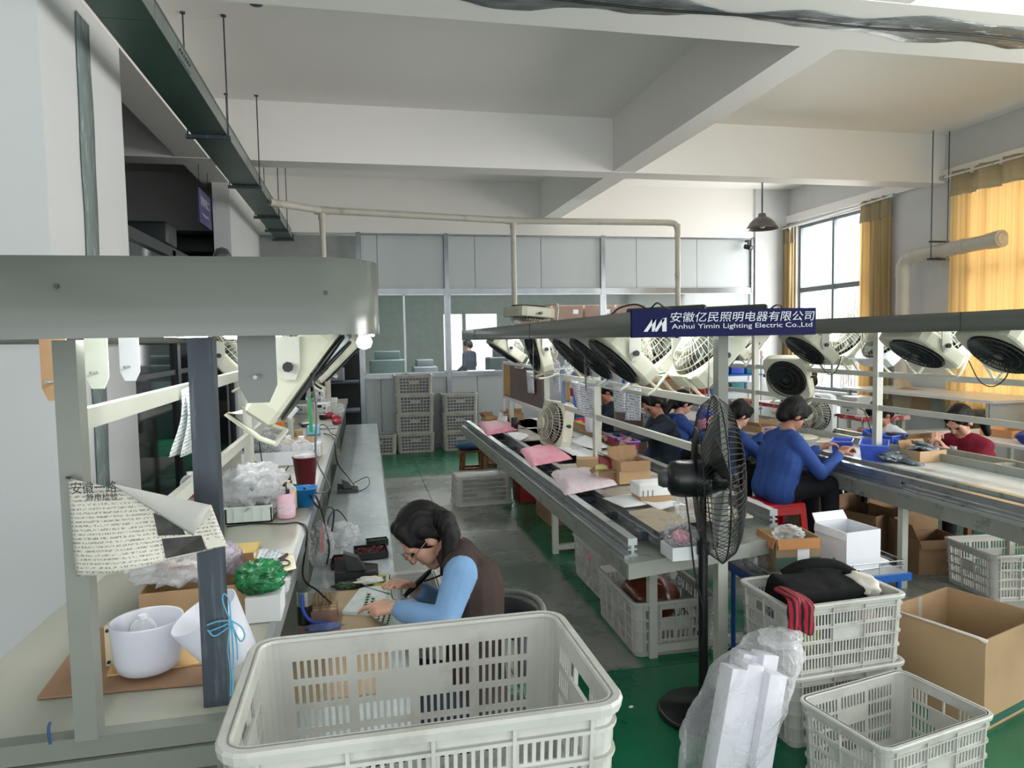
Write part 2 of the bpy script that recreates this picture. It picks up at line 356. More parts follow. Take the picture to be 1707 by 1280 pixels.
# black ducts high in the dark bay
for k, (y, z) in enumerate(((7.4, 2.75), (10.2, 3.0), (12.4, 3.0))):
    solo('ceiling_duct', MB().rbox((-3.8, y, z), (4.2, .35, .22), .03), mat('duct_black', (30, 38, 42), .4), ['nearest', 'middle', 'farthest'][k]+' dark ventilation duct crossing the unlit bay behind the columns', 'duct')
# ---------------------------------------------------------------- back partition
pan = mat('partition_panel', (192, 200, 202), .35, var=.02, scale=1)
fr = mat('partition_frame', (150, 156, 160), .25, metal=.7, var=.1)
frw = mat('bright_trim', (220, 226, 230), .3, metal=.3)
pb = bpy.data.objects.new('wall_back', None); C.objects.link(pb); pb['kind'] = 'structure'; pb.location = (3.4, 11.3, 0)
mul = [.05, 1.40, 4.0, 6.74]
seams = {0: [.33], 1: [1.86, 2.95], 2: [4.6, 5.7]}
for k in range(3):
    a, b_ = mul[k]+.035, mul[k+1]-.035
    for z0, z1 in ((.06, 1.12), (2.52, 3.34)):
        cuts = [a]+[s_ for s_ in seams[k]]+[b_]
        part('seam_light_block', MB().box(a-.01, b_+.01, 11.331, 11.338, z0, z1), pan, pb)  # added unseen sheet that stops light leaking through the panel seams
        for c, d in zip(cuts, cuts[1:]): part('panel', MB().box(c+.004, d-.004, 11.29, 11.33, z0, z1), pan, pb)
    part('rail', MB().box(a, b_, 11.26, 11.34, 1.12, 1.19).box(a, b_, 11.26, 11.34, 2.43, 2.52).box(a, b_, 11.26, 11.34, 3.34, 3.38).box(a, b_, 11.26, 11.34, 0, .06), fr, pb)
    sub = [a, b_] if k else [a, .72, b_]
    for c, d in zip(sub, sub[1:]):
        part('pane_trim', MB().box(c, d, 11.25, 11.27, 1.19, 1.205).box(c, d, 11.25, 11.27, 2.415, 2.43).box(c, c+.015, 11.25, 11.27, 1.19, 2.43).box(d-.015, d, 11.25, 11.27, 1.19, 2.43), frw, pb)
        part('pane', MB().box(c+.01, d-.01, 11.298, 11.302, 1.2, 2.42), glass, pb)
for x in mul: part('mullion', MB().box(x-.035, x+.035, 11.25, 11.35, 0, 3.38), fr, pb)
# the room seen through the partition's glass
bw = mat('far_room_wall', (196, 200, 198), .6)
m = MB().box(-1.43, 7.4, 19, 19.2, 0, .9).box(-1.43, 7.4, 19, 19.2, 2.4, HC)
for a, b_ in ((-1.43, 2.25), (2.75, 2.85), (3.7, 4.9), (6.9, 7.4)): m.box(a, b_, 19, 19.2, .9, 2.4)
struct('trim_13', m, bw)
struct('trim_14', MB().box(-1.43, 7.4, 15.2, 15.5, 2.75, HC), bw)
area('far_room_daylight', (4.5, 19.6, 1.9), (math.radians(-90), 0, 0), 6, 1.8, 90)
part_l = area('far_room_fill', (3.0, 14, 4.1), (0, 0, 0), 4, 2.5, 420)  # added fill that brightens the far room behind the panes; no fixture modelled
# ---------------------------------------------------------------- cable tray on hanger rods, pipes, lamp
tr = thing('cable_tray', 'long green-grey steel cable tray hung from the ceiling on thin rods', 'cable tray', (-1.06, 4, 3.3))
traym = mat('tray_metal', (128, 136, 132), .35, metal=.5, var=.12, scale=3); trayb = mat('tray_bottom', (70, 92, 84), .4, metal=.4, var=.15, scale=2)
ty = [-1.5, 1.2, 3.9, 5.9, 7.7, 9.5, 11.3, 13.0]
for a, b_ in zip(ty, ty[1:]):
    part('tray_section', MB().box(-1.185, -.935, a+.004, b_-.004, 3.3, 3.306), trayb, tr)
    part('tray_side', MB().box(-.937, -.93, a+.004, b_-.004, 3.3, 3.40).box(-1.19, -1.183, a+.004, b_-.004, 3.3, 3.40), traym, tr)
    part('cover', MB().box(-1.195, -.925, a+.004, b_-.004, 3.40, 3.408), traym, tr)
for y in (5.9, 7.7, 9.5, 10.6, 11.5):
    part('crossbar', MB().box(-1.23, -.91, y-.02, y+.02, 3.27, 3.297), dark_steel, tr)
    for x in (-1.215, -.925): part('rod', MB().cyl((x, y, 3.27), (x, y, HC), .006, n=6).cyl((x, y, HC-.01), (x, y, HC), .02, n=8), dark_steel, tr)
part('splice_plate', MB().box(-.93, -.925, 4.35, 4.65, 3.31, 3.39), traym, tr)
for k in range(6): part('bolt', MB().cyl((-.925, 4.38+k*.045, 3.35), (-.918, 4.38+k*.045, 3.35), .008, n=8), dark_steel, tr)
# thin PVC pipe run below the ceiling with three drops
pz = 3.3
def curve(pts, n=8):
    """Catmull-Rom through points"""
    P = [Vector(p) for p in pts]; P = [P[0]*2-P[1]]+P+[P[-1]*2-P[-2]]; out = []
    for i in range(1, len(P)-2):
        for k in range(n):
            t = k/n; a, b_, c, d = P[i-1:i+3]
            out.append(.5*((2*b_)+(c-a)*t+(2*a-5*b_+4*c-d)*t*t+(3*b_-a-3*c+d)*t**3))
    out.append(P[-2]); return out
pp = thing('air_pipe', 'thin cream pipe crossing below the ceiling with three vertical drops', 'pipe', (2, 9.3, 3.3))
main = [(-.93, 8.55, 3.3), (-.40, 9.0, 3.3), (2.1, 9.5, 3.3), (4.35, 9.42, 3.3)]
m = MB()
for a, b_ in zip(main, main[1:]): m.cyl(a, b_, .043, n=14)
m.tube(curve([(4.3, 9.42, 3.3), (4.42, 9.42, 3.28), (4.46, 9.42, 3.2), (4.46, 9.42, 3.1)], 5), .044, 12)
part('run', m, pvc, pp)
for x, y, zb in ((-.38, 9.02, .9), (2.1, 9.5, .72), (4.46, 9.42, 1.0)):
    part('drop', MB().cyl((x, y, zb), (x, y, 3.26), .036, n=14).cyl((x, y, 3.19), (x, y, 3.28), .045, n=14).cyl((x, y, 2.55), (x, y, 2.6), .041, n=14), pvc, pp)
for x, y in ((-.38, 9.02), (2.1, 9.5)): part('tee', MB().cyl((x-.09, y-.01, 3.3), (x+.09, y+.01, 3.3), .05, n=14), pvc, pp)
# thicker lower sleeve of the middle drop, at the end of the second line
solo('support_post', MB().box(2.05, 2.15, 9.38, 9.46, 0, 1.95), mat('white_metal', (222, 224, 226), .4), 'white square post at the far end of the middle line under the cream pipe', 'post')
# big vent pipe on the right wall
vp = thing('vent_pipe', 'thick cream vent pipe hung by two rods beside the right wall', 'pipe', (7.2, 7.6, 2.7))
part('run', MB().cyl((7.2, 6.87, 2.74), (7.2, 8.1, 2.70), .085, n=20).cyl((7.2, 6.85, 2.74), (7.2, 6.98, 2.737), .094, n=20).cyl((7.2, 7.3, 2.726), (7.2, 7.36, 2.724), .092, n=20), pvc, vp)
part('elbow', MB().tube(curve([(7.2, 8.1, 2.70), (7.2, 8.22, 2.67), (7.2, 8.30, 2.58), (7.2, 8.30, 2.45)], 6), .088, 18), pvc, vp)
part('drop', MB().cyl((7.2, 8.3, .95), (7.2, 8.3, 2.5), .085, n=20).cyl((7.2, 8.3, 2.44), (7.2, 8.3, 2.5), .094, n=20), pvc, vp)
part('end_cap', MB().cyl((7.2, 6.80, 2.745), (7.2, 6.9, 2.74), .10, n=20).cyl((7.2, 6.79, 2.745), (7.2, 6.82, 2.745), .07, n=20), pvc, vp)
for x in (7.08, 7.32): part('rod', MB().cyl((x, 7.7, 2.6), (x, 7.7, HC), .007, n=6), dark_steel, vp)
part('crossbar', MB().box(7.04, 7.36, 7.68, 7.72, 2.6, 2.625).box(7.06, 7.34, 7.68, 7.72, 2.82, 2.84), dark_steel, vp)
part('outlet', MB().cyl((7.2, 8.3, 1.02), (7.05, 8.05, .88), .1, .12, n=16).prism([(-.18, -.12), (.18, -.12), (.13, .14), (-.13, .14)], -.16, .16, lambda x, y, z: (7.0+x*.9, 7.9+z, .82+y)), mat('duct_beige', (196, 176, 150), .6, var=.06), vp)
# pendant lamp
pl = thing('pendant_lamp', 'grey bell pendant lamp hanging on a rod in front of the far window', 'lamp', (5.1, 8.3, 2.9))
px_, py_ = 4.99, 8.13
part('rod', MB().cyl((px_, py_, 3.2), (px_, py_, 3.594), .009, n=8), dark_steel, pl)
prof = [(.02, .20), (.045, .19), (.05, .155), (.10, .13), (.15, .08), (.185, .02), (.205, 0), (.20, .003), (.18, .02), (.14, .075), (.09, .12), (.0, .14)]
part('lamp_shade', MB().lathe([(r, z+3.02) for r, z in prof], (px_, py_, 0), 32), mat('lamp_metal', (118, 114, 110), .35, metal=.6), pl)
part('bulb', MB().lathe([(0, 3.03), (.03, 3.04), (.04, 3.07), (.025, 3.12)], (px_, py_, 0), 12), white_plastic, pl)
sd = solo('smoke_detector', MB().lathe([(0, 0), (.045, .005), (.055, .03), (.055, .04)], (-.65, 5.6, HC-.04), 16), black_plastic, 'small dark smoke detector on the ceiling near the cable tray', 'detector')
cmr = thing('security_camera', 'small black camera at the top right corner of the back partition', 'camera', (6.6, 11.2, 3.2))
part('bracket', MB().box(6.58, 6.62, 11.18, 11.26, 3.3, 3.33), black_plastic, cmr); part('housing', MB().rbox((6.58, 11.14, 3.2), (.1, .14, .08), .02, (.3, 0, .4)), black_plastic, cmr); part('stem', MB().cyl((6.6, 11.2, 3.31), (6.59, 11.15, 3.22), .012, n=8), black_plastic, cmr)

# ---------------------------------------------------------------- hoods (shrouds) over the three lines
under = mat('hood_underside', (206, 208, 204), .5, var=.03)
def hood(name, label, x0, x1, y0, y1, z0=1.70, h=.11, r=.09):
    t = thing(name, label, 'hood', ((x0+x1)/2, (y0+y1)/2, z0)); n = 8; path = []
    for cx_, cy_, a0 in ((x1-r, y0+r, -90), (x1-r, y1-r, 0), (x0+r, y1-r, 90), (x0+r, y0+r, 180)):
        for k in range(n+1):
            a = math.radians(a0+90*k/n); path.append((cx_+r*math.cos(a), cy_+r*math.sin(a), a))
    m = MB(); N_ = len(path); vv = []; w = .012
    for off, z in ((0, z0), (0, z0+h), (-w, z0+h), (-w, z0+.004), (0, z0)):
        for x, y, a in path: vv.append((x+off*math.cos(a), y+off*math.sin(a), z))
    fs = [(i*N_+k, i*N_+(k+1) % N_, (i+1)*N_+(k+1) % N_, (i+1)*N_+k) for i in range(4) for k in range(N_)]
    m.add(vv, fs, True); part('fascia', m, grey_green, t)
    m = MB(); vv = [(x-w*math.cos(a), y-w*math.sin(a), z) for z in (z0+h-.03, z0+h-.02) for x, y, a in path]
    m.add(vv, [tuple(range(N_))[::-1], tuple(range(N_, 2*N_))]+[(k, (k+1) % N_, N_+(k+1) % N_, N_+k) for k in range(N_)]); part('roof_plate', m, under, t)
    for y in np.arange(y0+1.9, y1-.3, 2.4): part('joint', MB().box(x0-.002, x0, y, y+.003, z0, z0+h), dark_steel, t)
    m = MB()
    for x in (x0+.22, x1-.22): m.box(x-.012, x+.012, y0+.1, y1-.1, z0+h-.045, z0+h-.032)
    part('fan_rail', m, cream_metal, t)
    return t
hd1 = hood('light_hood', 'grey metal hood with rounded corner over the left bench, nearest the camera', -1.10, .035, 1.10, 9.4, 1.712, .115, .10)
hd2 = hood('light_hood', 'grey metal hood over the middle line, carrying the blue company sign', 1.165, 2.03, 2.90, 8.1, 1.70, .109, .015)
hd3 = hood('light_hood', 'grey metal hood over the right line, its near end out of the picture', 3.43, 4.29, 1.6, 8.2, 1.70, .112, .02)
part('screw_hole', MB().cyl((-.405, 1.101, 1.785), (-.405, 1.097, 1.785), .0035, n=8).cyl((-.045, 1.105, 1.775), (-.045, 1.10, 1.775), .003, n=8), black_plastic, hd1)
tube_m = mat('led_tube', (255, 255, 255), .4, emit=30.); tube_b = mat('led_body', (235, 238, 240), .4)
ORD = ['nearest', 'second nearest', 'third', 'fourth', 'fifth', 'sixth', 'seventh', 'eighth']
def tubes(xs_, ys_, z, grp, desc):
    for x in xs_:
        for ky, y in enumerate(ys_):
            t = thing('led_tube_light', ORD[ky]+' '+desc, 'tube light', (x, y, z), 0, grp)
            bt = part('batten', MB().box(-.018, .018, -.55, .55, .012, .03), tube_b, t, False)
            part('tube', MB().cyl((0, -.54, 0), (0, .54, 0), .013, n=10), tube_m, bt, False)
tubes((-.50,), (2.0, 3.5, 5.0, 6.5, 8.2), 1.735, 'tube lights under the left hood', 'tube light glowing under the grey hood of the left bench')
tubes((1.60,), (3.7, 5.2, 6.7), 1.72, 'tube lights under the middle hood', 'tube light glowing under the hood with the blue sign')
tubes((3.86,), (2.6, 4.1, 5.6, 7.1), 1.72, 'tube lights under the right hood', 'tube light glowing under the hood of the right line')
bulb_m = mat('bulb_glow', (255, 255, 255), .4, emit=22.)
for p, lb in ((Vector((.015, 1.75, 1.70)), 'bright bulb glowing under the rounded corner of the left hood'), (Vector((-.95, 1.75, 1.70)), 'bright round lamp glowing under the left hood at the left picture edge')):
    t = thing('hood_bulb', lb, 'bulb', p); part('socket', MB().cyl(p+Vector((0, 0, .01)), p+Vector((0, 0, .05)), .014, n=10), white_plastic, t)
    part('glass', MB().lathe([(.0, -.018), (.014, -.013), (.019, 0), (.015, .010), (.009, .016)], p, 16), bulb_m, t)
# company sign on the near end of the middle hood
sg = thing('company_sign', 'dark blue company sign with white lettering on the middle hood', 'sign', (1.6, 2.88, 1.70))
navy = mat('sign_blue', (12, 16, 66), .6, spec=.15, var=.05); sign_w = mat('sign_silver', (206, 210, 214), .45)
brd = part('board', MB().box(1.148, 2.035, 2.872, 2.888, 1.697, 1.818), navy, sg)
part('board_return', MB().box(1.146, 1.156, 2.875, 3.06, 1.697, 1.818), navy, sg) if 0 else None
def T_front(x, y, z, dx=1.): # text plane facing -Y
    return Matrix(((dx, 0, 0, x), (0, 0, -1, y), (0, 1, 0, z), (0, 0, 0, 1)))
L0 = lambda x, y, z: T_front(x-1.6, y-2.88, z-1.70)
text_part('安徽亿民照明电器有限公司', .047, L0(1.322, 2.870, 1.765), sign_w, brd, 'chinese_lettering', 1.0, .705, .15)
text_part('Anhui Yimin Lighting Electric Co.,Ltd', .03, L0(1.330, 2.870, 1.733), sign_w, brd, 'latin_lettering', 1.0, .685)
lg = MB()
for poly in ([(1.20, 1.722), (1.218, 1.722), (1.258, 1.776), (1.240, 1.776)], [(1.240, 1.776), (1.258, 1.776), (1.252, 1.722), (1.238, 1.722)], [(1.246, 1.722), (1.262, 1.722), (1.300, 1.776), (1.284, 1.776)], [(1.284, 1.776), (1.306, 1.782), (1.306, 1.722), (1.286, 1.722)]):
    lg.add([(x, 2.8695, z) for x, z in poly], [(0, 1, 2, 3)])
part('emblem', lg, sign_w, brd)
# tiny sign hanging in the dark bay
s2 = thing('hanging_sign', 'small navy hanging sign in the dark bay behind the near column', 'sign', (-1.95, 8.6, 2.9)); 
part('board', MB().box(-1.585, -1.57, 8.0, 8.62, 2.98, 3.34), mat('sign_violet', (62, 56, 112), .4), s2)
for y in (8.08, 8.54): part('wire', MB().cyl((-1.578, y, 3.34), (-1.578, y, HB), .003, n=5), wire_black, s2)
T_side = lambda x, y, z: Matrix(((0, 0, 1, x), (1, 0, 0, y), (0, 1, 0, z), (0, 0, 0, 1)))
text_part('装饰线二', .11, T_side(.382, -.52, .28), sign_w, s2, 'chinese_lettering', 1, .46); text_part('Production II', .05, T_side(.382, -.46, .17), sign_w, s2, 'latin_lettering', 1, .32)

# ---------------------------------------------------------------- posts and paper rails
near_post_shaded = mat('shaded_cream_post', (124, 127, 119), .42, var=.05)  # cream post paint darkened: shade on the near posts put into the colour
def posts(tname, label, x, ys_, z0, z1, rails, w=.04, y_end=None, y_start=None):
    t = thing(tname, label, 'scaffold', (x, ys_[0], z0))
    for y in ys_: part('post', MB().box(x-w/2, x+w/2, y-w/2, y+w/2, z0, z1), near_post_shaded if y == ys_[0] else cream_metal, t)
    for zr in rails:
        part('rail', MB().box(x-.012, x+.012, (y_start or ys_[0])+w/2, y_end or ys_[-1], zr-.02, zr+.02), cream_metal, t)
    return t
posts('scaffold', 'cream post frame with two long rails standing on the left bench', -.53, [1.475, 3.6, 5.7, 7.8], .95, 1.713, (1.255, 1.56), .04)
f2 = posts('scaffold', 'cream post frame with two rails through the middle line', 1.665, [3.06, 4.85, 6.25, 7.8], .70, 1.70, (1.13, 1.38), .05)
part('floor_leg', MB().box(1.64, 1.69, 3.035, 3.085, 0, .70), cream_metal, f2)
posts('scaffold', 'cream post frame with two rails on the right line', 3.86, [2.98, 4.69, 6.40, 8.05], .74, 1.70, (1.13, 1.385), .05, y_start=1.95)
dp = solo('steel_post', MB().box(-.335, -.287, 1.53, 1.57, .945, 1.715), dark_steel, 'dark steel post tied with blue string at the near end of the left bench', 'post')

# ---------------------------------------------------------------- left bench: upper counter and lower shelf
SH = .0101
def bx(x, y): return x+SH*(y-2)
b1 = thing('workbench', 'long left workbench with a pale steel worktop and grey-green front frame', 'workbench', (-.55, 2, 0))
def slab(m, x0, x1, y0, y1, z0, z1): return m.hexa([(bx(x0, y0), y0, z0), (bx(x1, y0), y0, z0), (bx(x1, y1), y1, z0), (bx(x0, y1), y1, z0), (bx(x0, y0), y0, z1), (bx(x1, y0), y0, z1), (bx(x1, y1), y1, z1), (bx(x0, y1), y1, z1)])
topm = mat('worktop_laminate', (156, 156, 142), .3, var=.07, scale=3, dirt=(150, 150, 134), dscale=6, dth=.6, dw=.1, stretch=(1, .35, 1))
slab0 = [1.50, 3.1, 4.9, 7.3, 9.7]
for a, b_ in zip(slab0, slab0[1:]): part('worktop', slab(MB(), -.87, -.25, a+.002, b_-.002, .935, .95), topm, b1)
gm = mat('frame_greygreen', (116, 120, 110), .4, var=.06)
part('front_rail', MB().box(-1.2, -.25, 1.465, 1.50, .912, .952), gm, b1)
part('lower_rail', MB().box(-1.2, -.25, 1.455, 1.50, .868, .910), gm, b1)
part('side_rail', slab(MB(), -.255, -.235, 1.5, 9.7, .895, .953), alum_dull, b1)
for y in (1.55, 3.3, 5.0, 6.7, 8.4, 9.6):
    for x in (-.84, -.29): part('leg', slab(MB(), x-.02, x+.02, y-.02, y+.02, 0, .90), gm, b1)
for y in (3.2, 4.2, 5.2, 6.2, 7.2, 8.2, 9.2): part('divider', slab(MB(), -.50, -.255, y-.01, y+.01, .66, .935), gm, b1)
part('under_shelf', slab(MB(), -.84, -.29, 1.6, 9.6, .28, .30), topm, b1)
b2 = thing('work_shelf', 'low shiny steel shelf running along the aisle side of the left workbench', 'workbench', (0, 2, 0))
slab1 = [1.85, 4.1, 6.6, 9.25]
for a, b_ in zip(slab1, slab1[1:]): part('worktop', slab(MB(), -.25, .12, a+.002, b_-.002, .63, .65), lower_steel, b2)
part('edge_rail', slab(MB(), .12, .132, 1.85, 9.25, .60, .652), alum_dull, b2)
for y in (1.9, 4.1, 6.6, 9.15):
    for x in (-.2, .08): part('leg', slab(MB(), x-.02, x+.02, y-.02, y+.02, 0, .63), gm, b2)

# ---------------------------------------------------------------- middle line: conveyor table
def extrusion(m, x, y0, y1, z, w=.04, h=.08):
    """aluminium I-profile along Y with side grooves"""
    t = .007
    poly = [(-w/2, 0), (w/2, 0), (w/2, t*1.6), (t, t*1.6), (t, h*.35), (w/2, h*.35), (w/2, h*.35+t), (t, h*.35+t), (t, h*.62), (w/2, h*.62), (w/2, h), (-w/2, h), (-w/2, h*.62), (-t, h*.62), (-t, h*.35+t), (-w/2, h*.35+t), (-w/2, h*.35), (-t, h*.35), (-t, t*1.6), (-w/2, t*1.6)]
    return m.prism(poly, -y1, -y0, lambda a, b_, c: (x+a, -c, z+b_))
t2 = thing('conveyor_table', 'long middle conveyor table with aluminium rails and a grey-green edge', 'conveyor', (1.7, 5.5, 0))
lip = mat('table_edge', (150, 154, 146), .38, metal=.25, var=.1, scale=5, dirt=(110, 112, 106), dscale=8, dth=.62)
tdeck = mat('deck_board', (128, 134, 128), .4, metal=.3, var=.1, scale=4, dirt=(92, 98, 92), dscale=10, dth=.6)
part('deck', MB().hexa([(1.14, 2.9, .672), (2.12, 3.12, .672), (2.12, 8.1, .672), (1.14, 8.1, .672), (1.14, 2.9, .70), (2.12, 3.12, .70), (2.12, 8.1, .70), (1.14, 8.1, .70)]), tdeck, t2)
part('edge_trim', MB().box(1.128, 1.142, 2.9, 8.1, .635, .703).hexa([(1.13, 2.888, .635), (2.12, 3.108, .635), (2.12, 3.12, .635), (1.13, 2.9, .635), (1.13, 2.888, .703), (2.12, 3.108, .703), (2.12, 3.12, .703), (1.13, 2.9, .703)]), lip, t2)
part('rail', extrusion(MB(), 1.195, 3.0, 8.0, .70, .045, .085), alum, t2)
part('rail', extrusion(MB(), 1.385, 3.08, 8.0, .70, .045, .085), alum, t2)
part('rail', extrusion(MB(), 2.10, 3.3, 8.0, .70, .045, .085), alum, t2)
part('rail', MB().cyl((2.21, 3.6, .73), (2.21, 8.0, .73), .022, n=12), alum, t2)
part('side_channel', MB().box(1.135, 1.16, 2.95, 8.05, .70, .725), alum_dull, t2)
for k, (a, b_) in enumerate(((3.25, 4.35), (4.4, 5.0), (6.3, 7.1), (7.2, 8.0))):
    part('belt_tray', MB().box(1.41, 1.95, a, b_, .765, .775), mat('belt_plate', (178, 172, 158), .5, var=.06, dirt=(146, 140, 126), dscale=6, dth=.6), t2)
part('counter', MB().box(1.68, 2.07, 5.0, 8.05, .76, .775), mat('counter_grey', (190, 194, 190), .45, var=.05), t2)
for x in (1.48, 2.05):
    for y in (3.45, 5.35, 7.6): part('leg', MB().box(x-.022, x+.022, y-.022, y+.022, 0, .672), cream_metal, t2)
for y, z, h in ((3.43, .03, .04), (3.43, .46, .06), (5.33, .03, .04), (5.33, .5, .04)): part('stretcher', MB().box(1.46, 2.07, y, y+.04, z, z+h), cream_metal, t2)
for y in np.arange(3.2, 8.0, .42): part('cross_piece', MB().box(1.222, 1.358, y, y+.03, .71, .745), dark_steel, t2)

# ---------------------------------------------------------------- right line: conveyor table
t3 = thing('conveyor_table', 'long right conveyor table with bright aluminium rails, workers seated along it', 'conveyor', (3.95, 5, 0))
part('deck', MB().box(3.42, 4.42, 1.9, 8.9, .655, .675), grid_steel, t3)
part('rail', extrusion(MB(), 3.45, 1.9, 8.9, .675, .05, .09), alum, t3); part('rail', extrusion(MB(), 3.64, 1.9, 8.9, .675, .045, .085), alum, t3)
part('side_beam', MB().box(3.42, 3.45, 1.9, 8.9, .56, .655), lip, t3)
part('belt', MB().box(3.475, 3.62, 1.9, 8.9, .70, .715), mat('belt_dark', (92, 98, 98), .5, metal=.2), t3)
part('counter', MB().box(3.67, 4.18, 1.9, 8.9, .725, .74), mat('counter_pale', (196, 200, 198), .4, var=.05, dirt=(164, 166, 160), dscale=5, dth=.62), t3)
part('gutter_wall', MB().box(4.18, 4.20, 1.9, 8.9, .675, .80).box(4.40, 4.43, 1.9, 8.9, .74, .80), lip, t3)
for y in (2.6, 4.0, 5.4, 6.8, 8.2):
    part('tie', MB().box(4.20, 4.40, y, y+.04, .70, .79), lip, t3)
    for x in (3.5, 4.36): part('leg', MB().box(x-.022, x+.022, y-.022, y+.022, 0, .655), cream_metal, t3)
    part('splice', MB().box(3.42, 3.425, y-.06, y+.06, .70, .74), alum_dull, t3)
m = MB()
def jig(y0, y1):
    """slotted carrier boards riding on the belt"""
    m = MB(); n = int((y1-y0)/.03)
    for i in range(n+1): m.box(3.48, 3.61, y0+i*.03, y0+i*.03+.008, .716, .732)
    for i in range(6): m.box(3.48+i*.0245, 3.487+i*.0245, y0, y1, .718, .728)
    return m
for y0, y1, lb in ((3.35, 3.95, 'slotted green carrier grid on the right conveyor nearest the camera'), (4.55, 5.25, 'slotted carrier grid on the right conveyor beside the man in blue'), (6.5, 7.0, 'slotted carrier grid on the right conveyor before the farther woman in blue')):
    solo('carrier_grid', jig(y0, y1), mat('grid_green', (124, 140, 124), .5), lb, 'carrier', 'carrier grids')
# company's second, side line of cabinets / sink under the right windows comes with the objects
# ---------------------------------------------------------------- box fans hung under the hoods
fan_cream = mat('fan_cream', (206, 206, 186), .45, var=.05, scale=8, dirt=(176, 172, 146), dscale=6, dth=.66)
fan_white = mat('fan_white', (214, 220, 222), .4, var=.04)
fan_louver = mat('fan_louver', (52, 58, 58), .4, var=.1); fan_dark = mat('fan_inside', (46, 46, 40), .6); fan_wire = mat('fan_wire', (196, 194, 172), .4)
blade_m = mat('fan_blade', (120, 128, 122), .35)
STRAP = .06
def strap1(sy):
    w = STRAP/2; return MB().prism([(-w, .0), (w, .0), (w, -.085), (w*.55, -.115), (-w*.55, -.115), (-w, -.085)], sy*.186-.003, sy*.186+.003, lambda x, z, y: (x, y, z+.08))
def make_fan(label, housing, dome=True, hang=True, z=0):
    """local +X = the blowing (louvered) side; origin at the pivot; housing tilts about Y by the root's rotation (straps are built vertical afterwards)"""
    t = thing('box_fan', label, 'fan', (0, 0, z)); s_ = .175
    ring = MB(); n = 32
    # square housing with a round hole: outer rounded square joined to inner circle, front and back
    def sq(a):
        c, s2_ = math.cos(a), math.sin(a); k = (abs(c)**8+abs(s2_)**8)**(-1/8.); return c*k*s_, s2_*k*s_
    prof = []
    for x, kind, rr in ((-.030, 'c', .160), (-.030, 's', .97), (-.022, 's', 1.), (.045, 's', 1.), (.055, 's', .96), (.055, 'c', .160), (-.030, 'c', .160)):
        row = []
        for i in range(n):
            a = 2*PI*i/n; y, z_ = (rr*math.cos(a), rr*math.sin(a)) if kind == 'c' else tuple(rr*q for q in sq(a)); row.append((x, y, z_))
        prof.append(row)
    vv = [p for row in prof for p in row]
    ring.add(vv, [(i*n+k, i*n+(k+1) % n, (i+1)*n+(k+1) % n, (i+1)*n+k) for i in range(len(prof)-1) for k in range(n)])
    part('housing', ring, housing, t, False)
    R = Matrix(((0, 0, 1), (0, 1, 0), (-1, 0, 0)))   # z -> x
    lv = MB()
    for r in (.15, .105, .06, .03): lv.tube([(.064, r*math.cos(2*PI*i/24), r*math.sin(2*PI*i/24)) for i in range(24)], .004, 5, True)
    for i in range(36):
        a = 2*PI*i/36; b_ = a+.12
        lv.add([(.058, .03*math.cos(a), .03*math.sin(a)), (.058, .15*math.cos(b_), .15*math.sin(b_)), (.070, .15*math.cos(b_+.03), .15*math.sin(b_+.03)), (.070, .03*math.cos(a+.1), .03*math.sin(a+.1))], [(0, 1, 2, 3)])
    lv.cyl((.056, 0, 0), (.072, 0, 0), .022, n=14); part('louver_grille', lv, fan_louver, t, False)
    part('inner_disc', MB().cyl((.02, 0, 0), (.024, 0, 0), .157, n=28), fan_dark, t, False)
    if dome:
        dm = MB(); dr = lambda q: (-.030-.095*math.sqrt(max(0, 1-q*q)), .159*q)
        for i in range(40):
            a = 2*PI*i/40; pts = []
            for k in range(7):
                q = .25+.75*k/6; x, r = dr(q); pts.append((x, r*math.cos(a+.35*k/6), r*math.sin(a+.35*k/6)))
            dm.tube(pts, .0017, 3)
        for q in (.97, .75, .5, .28):
            x, r = dr(q); dm.tube([(x, r*math.cos(2*PI*i/28), r*math.sin(2*PI*i/28)) for i in range(28)], .0022, 4, True)
        dm.cyl((-.132, 0, 0), (-.122, 0, 0), .045, n=18); part('wire_guard', dm, fan_wire, t, False)
    bl = MB()
    for i in range(5):
        a0 = 2*PI*i/5
        bl.sheet(lambda u, v, a0=a0: (-.03+.03*(v-.5)-.01*u, (.03+.11*u)*math.cos(a0+(v-.5)*(.9+.3*u)+.4*u), (.03+.11*u)*math.sin(a0+(v-.5)*(.9+.3*u)+.4*u)), 5, 5, .002)
    bl.cyl((-.06, 0, 0), (.0, 0, 0), .035, n=14); part('blade', bl, blade_m, t, False)
    hf = MB()
    for sy in (-1, 1): hf.tube([(-.03, sy*.13, -.175), (-.06, sy*.14, -.20), (.05, sy*.15, -.205), (.09, sy*.15, -.195)], .008, 6)
    hf.tube([(.09, -.15, -.195), (.09, .15, -.195)], .008, 6); part('stand_bar', hf, housing, t, False)
    if hang:
        for sy in (-1, 1): part('strap', strap1(sy), cream_metal, t, False); part('knob', MB().cyl((0, sy*.178, 0), (0, sy*.20, 0), .009, n=8).cyl((0, sy*.196, 0), (0, sy*.21, 0), .014, n=8, smooth=False), black_plastic, t, False)
    return t
def hung(proto, x, y, side, tilt, label, grp, zp=1.62, yaw=0):
    """side +1 blows towards +X; the straps stay vertical, everything else turns about the pivot"""
    o = place(proto, (x, y, zp), 0 if side > 0 else PI, label, grp); o.rotation_euler.z += yaw; o.scale = (1.12,)*3
    for ch in o.children:
        if not ch.name.startswith('strap'): ch.rotation_euler = (0, math.radians(tilt), 0)
    return o
def loose(proto, *a, **k):
    o = place(proto, *a, **k)
    for ch in list(o.children):
        if ch.name.startswith('strap'): bpy.data.objects.remove(ch)
        else: ch.rotation_euler = (0, 0, 0)
    return o
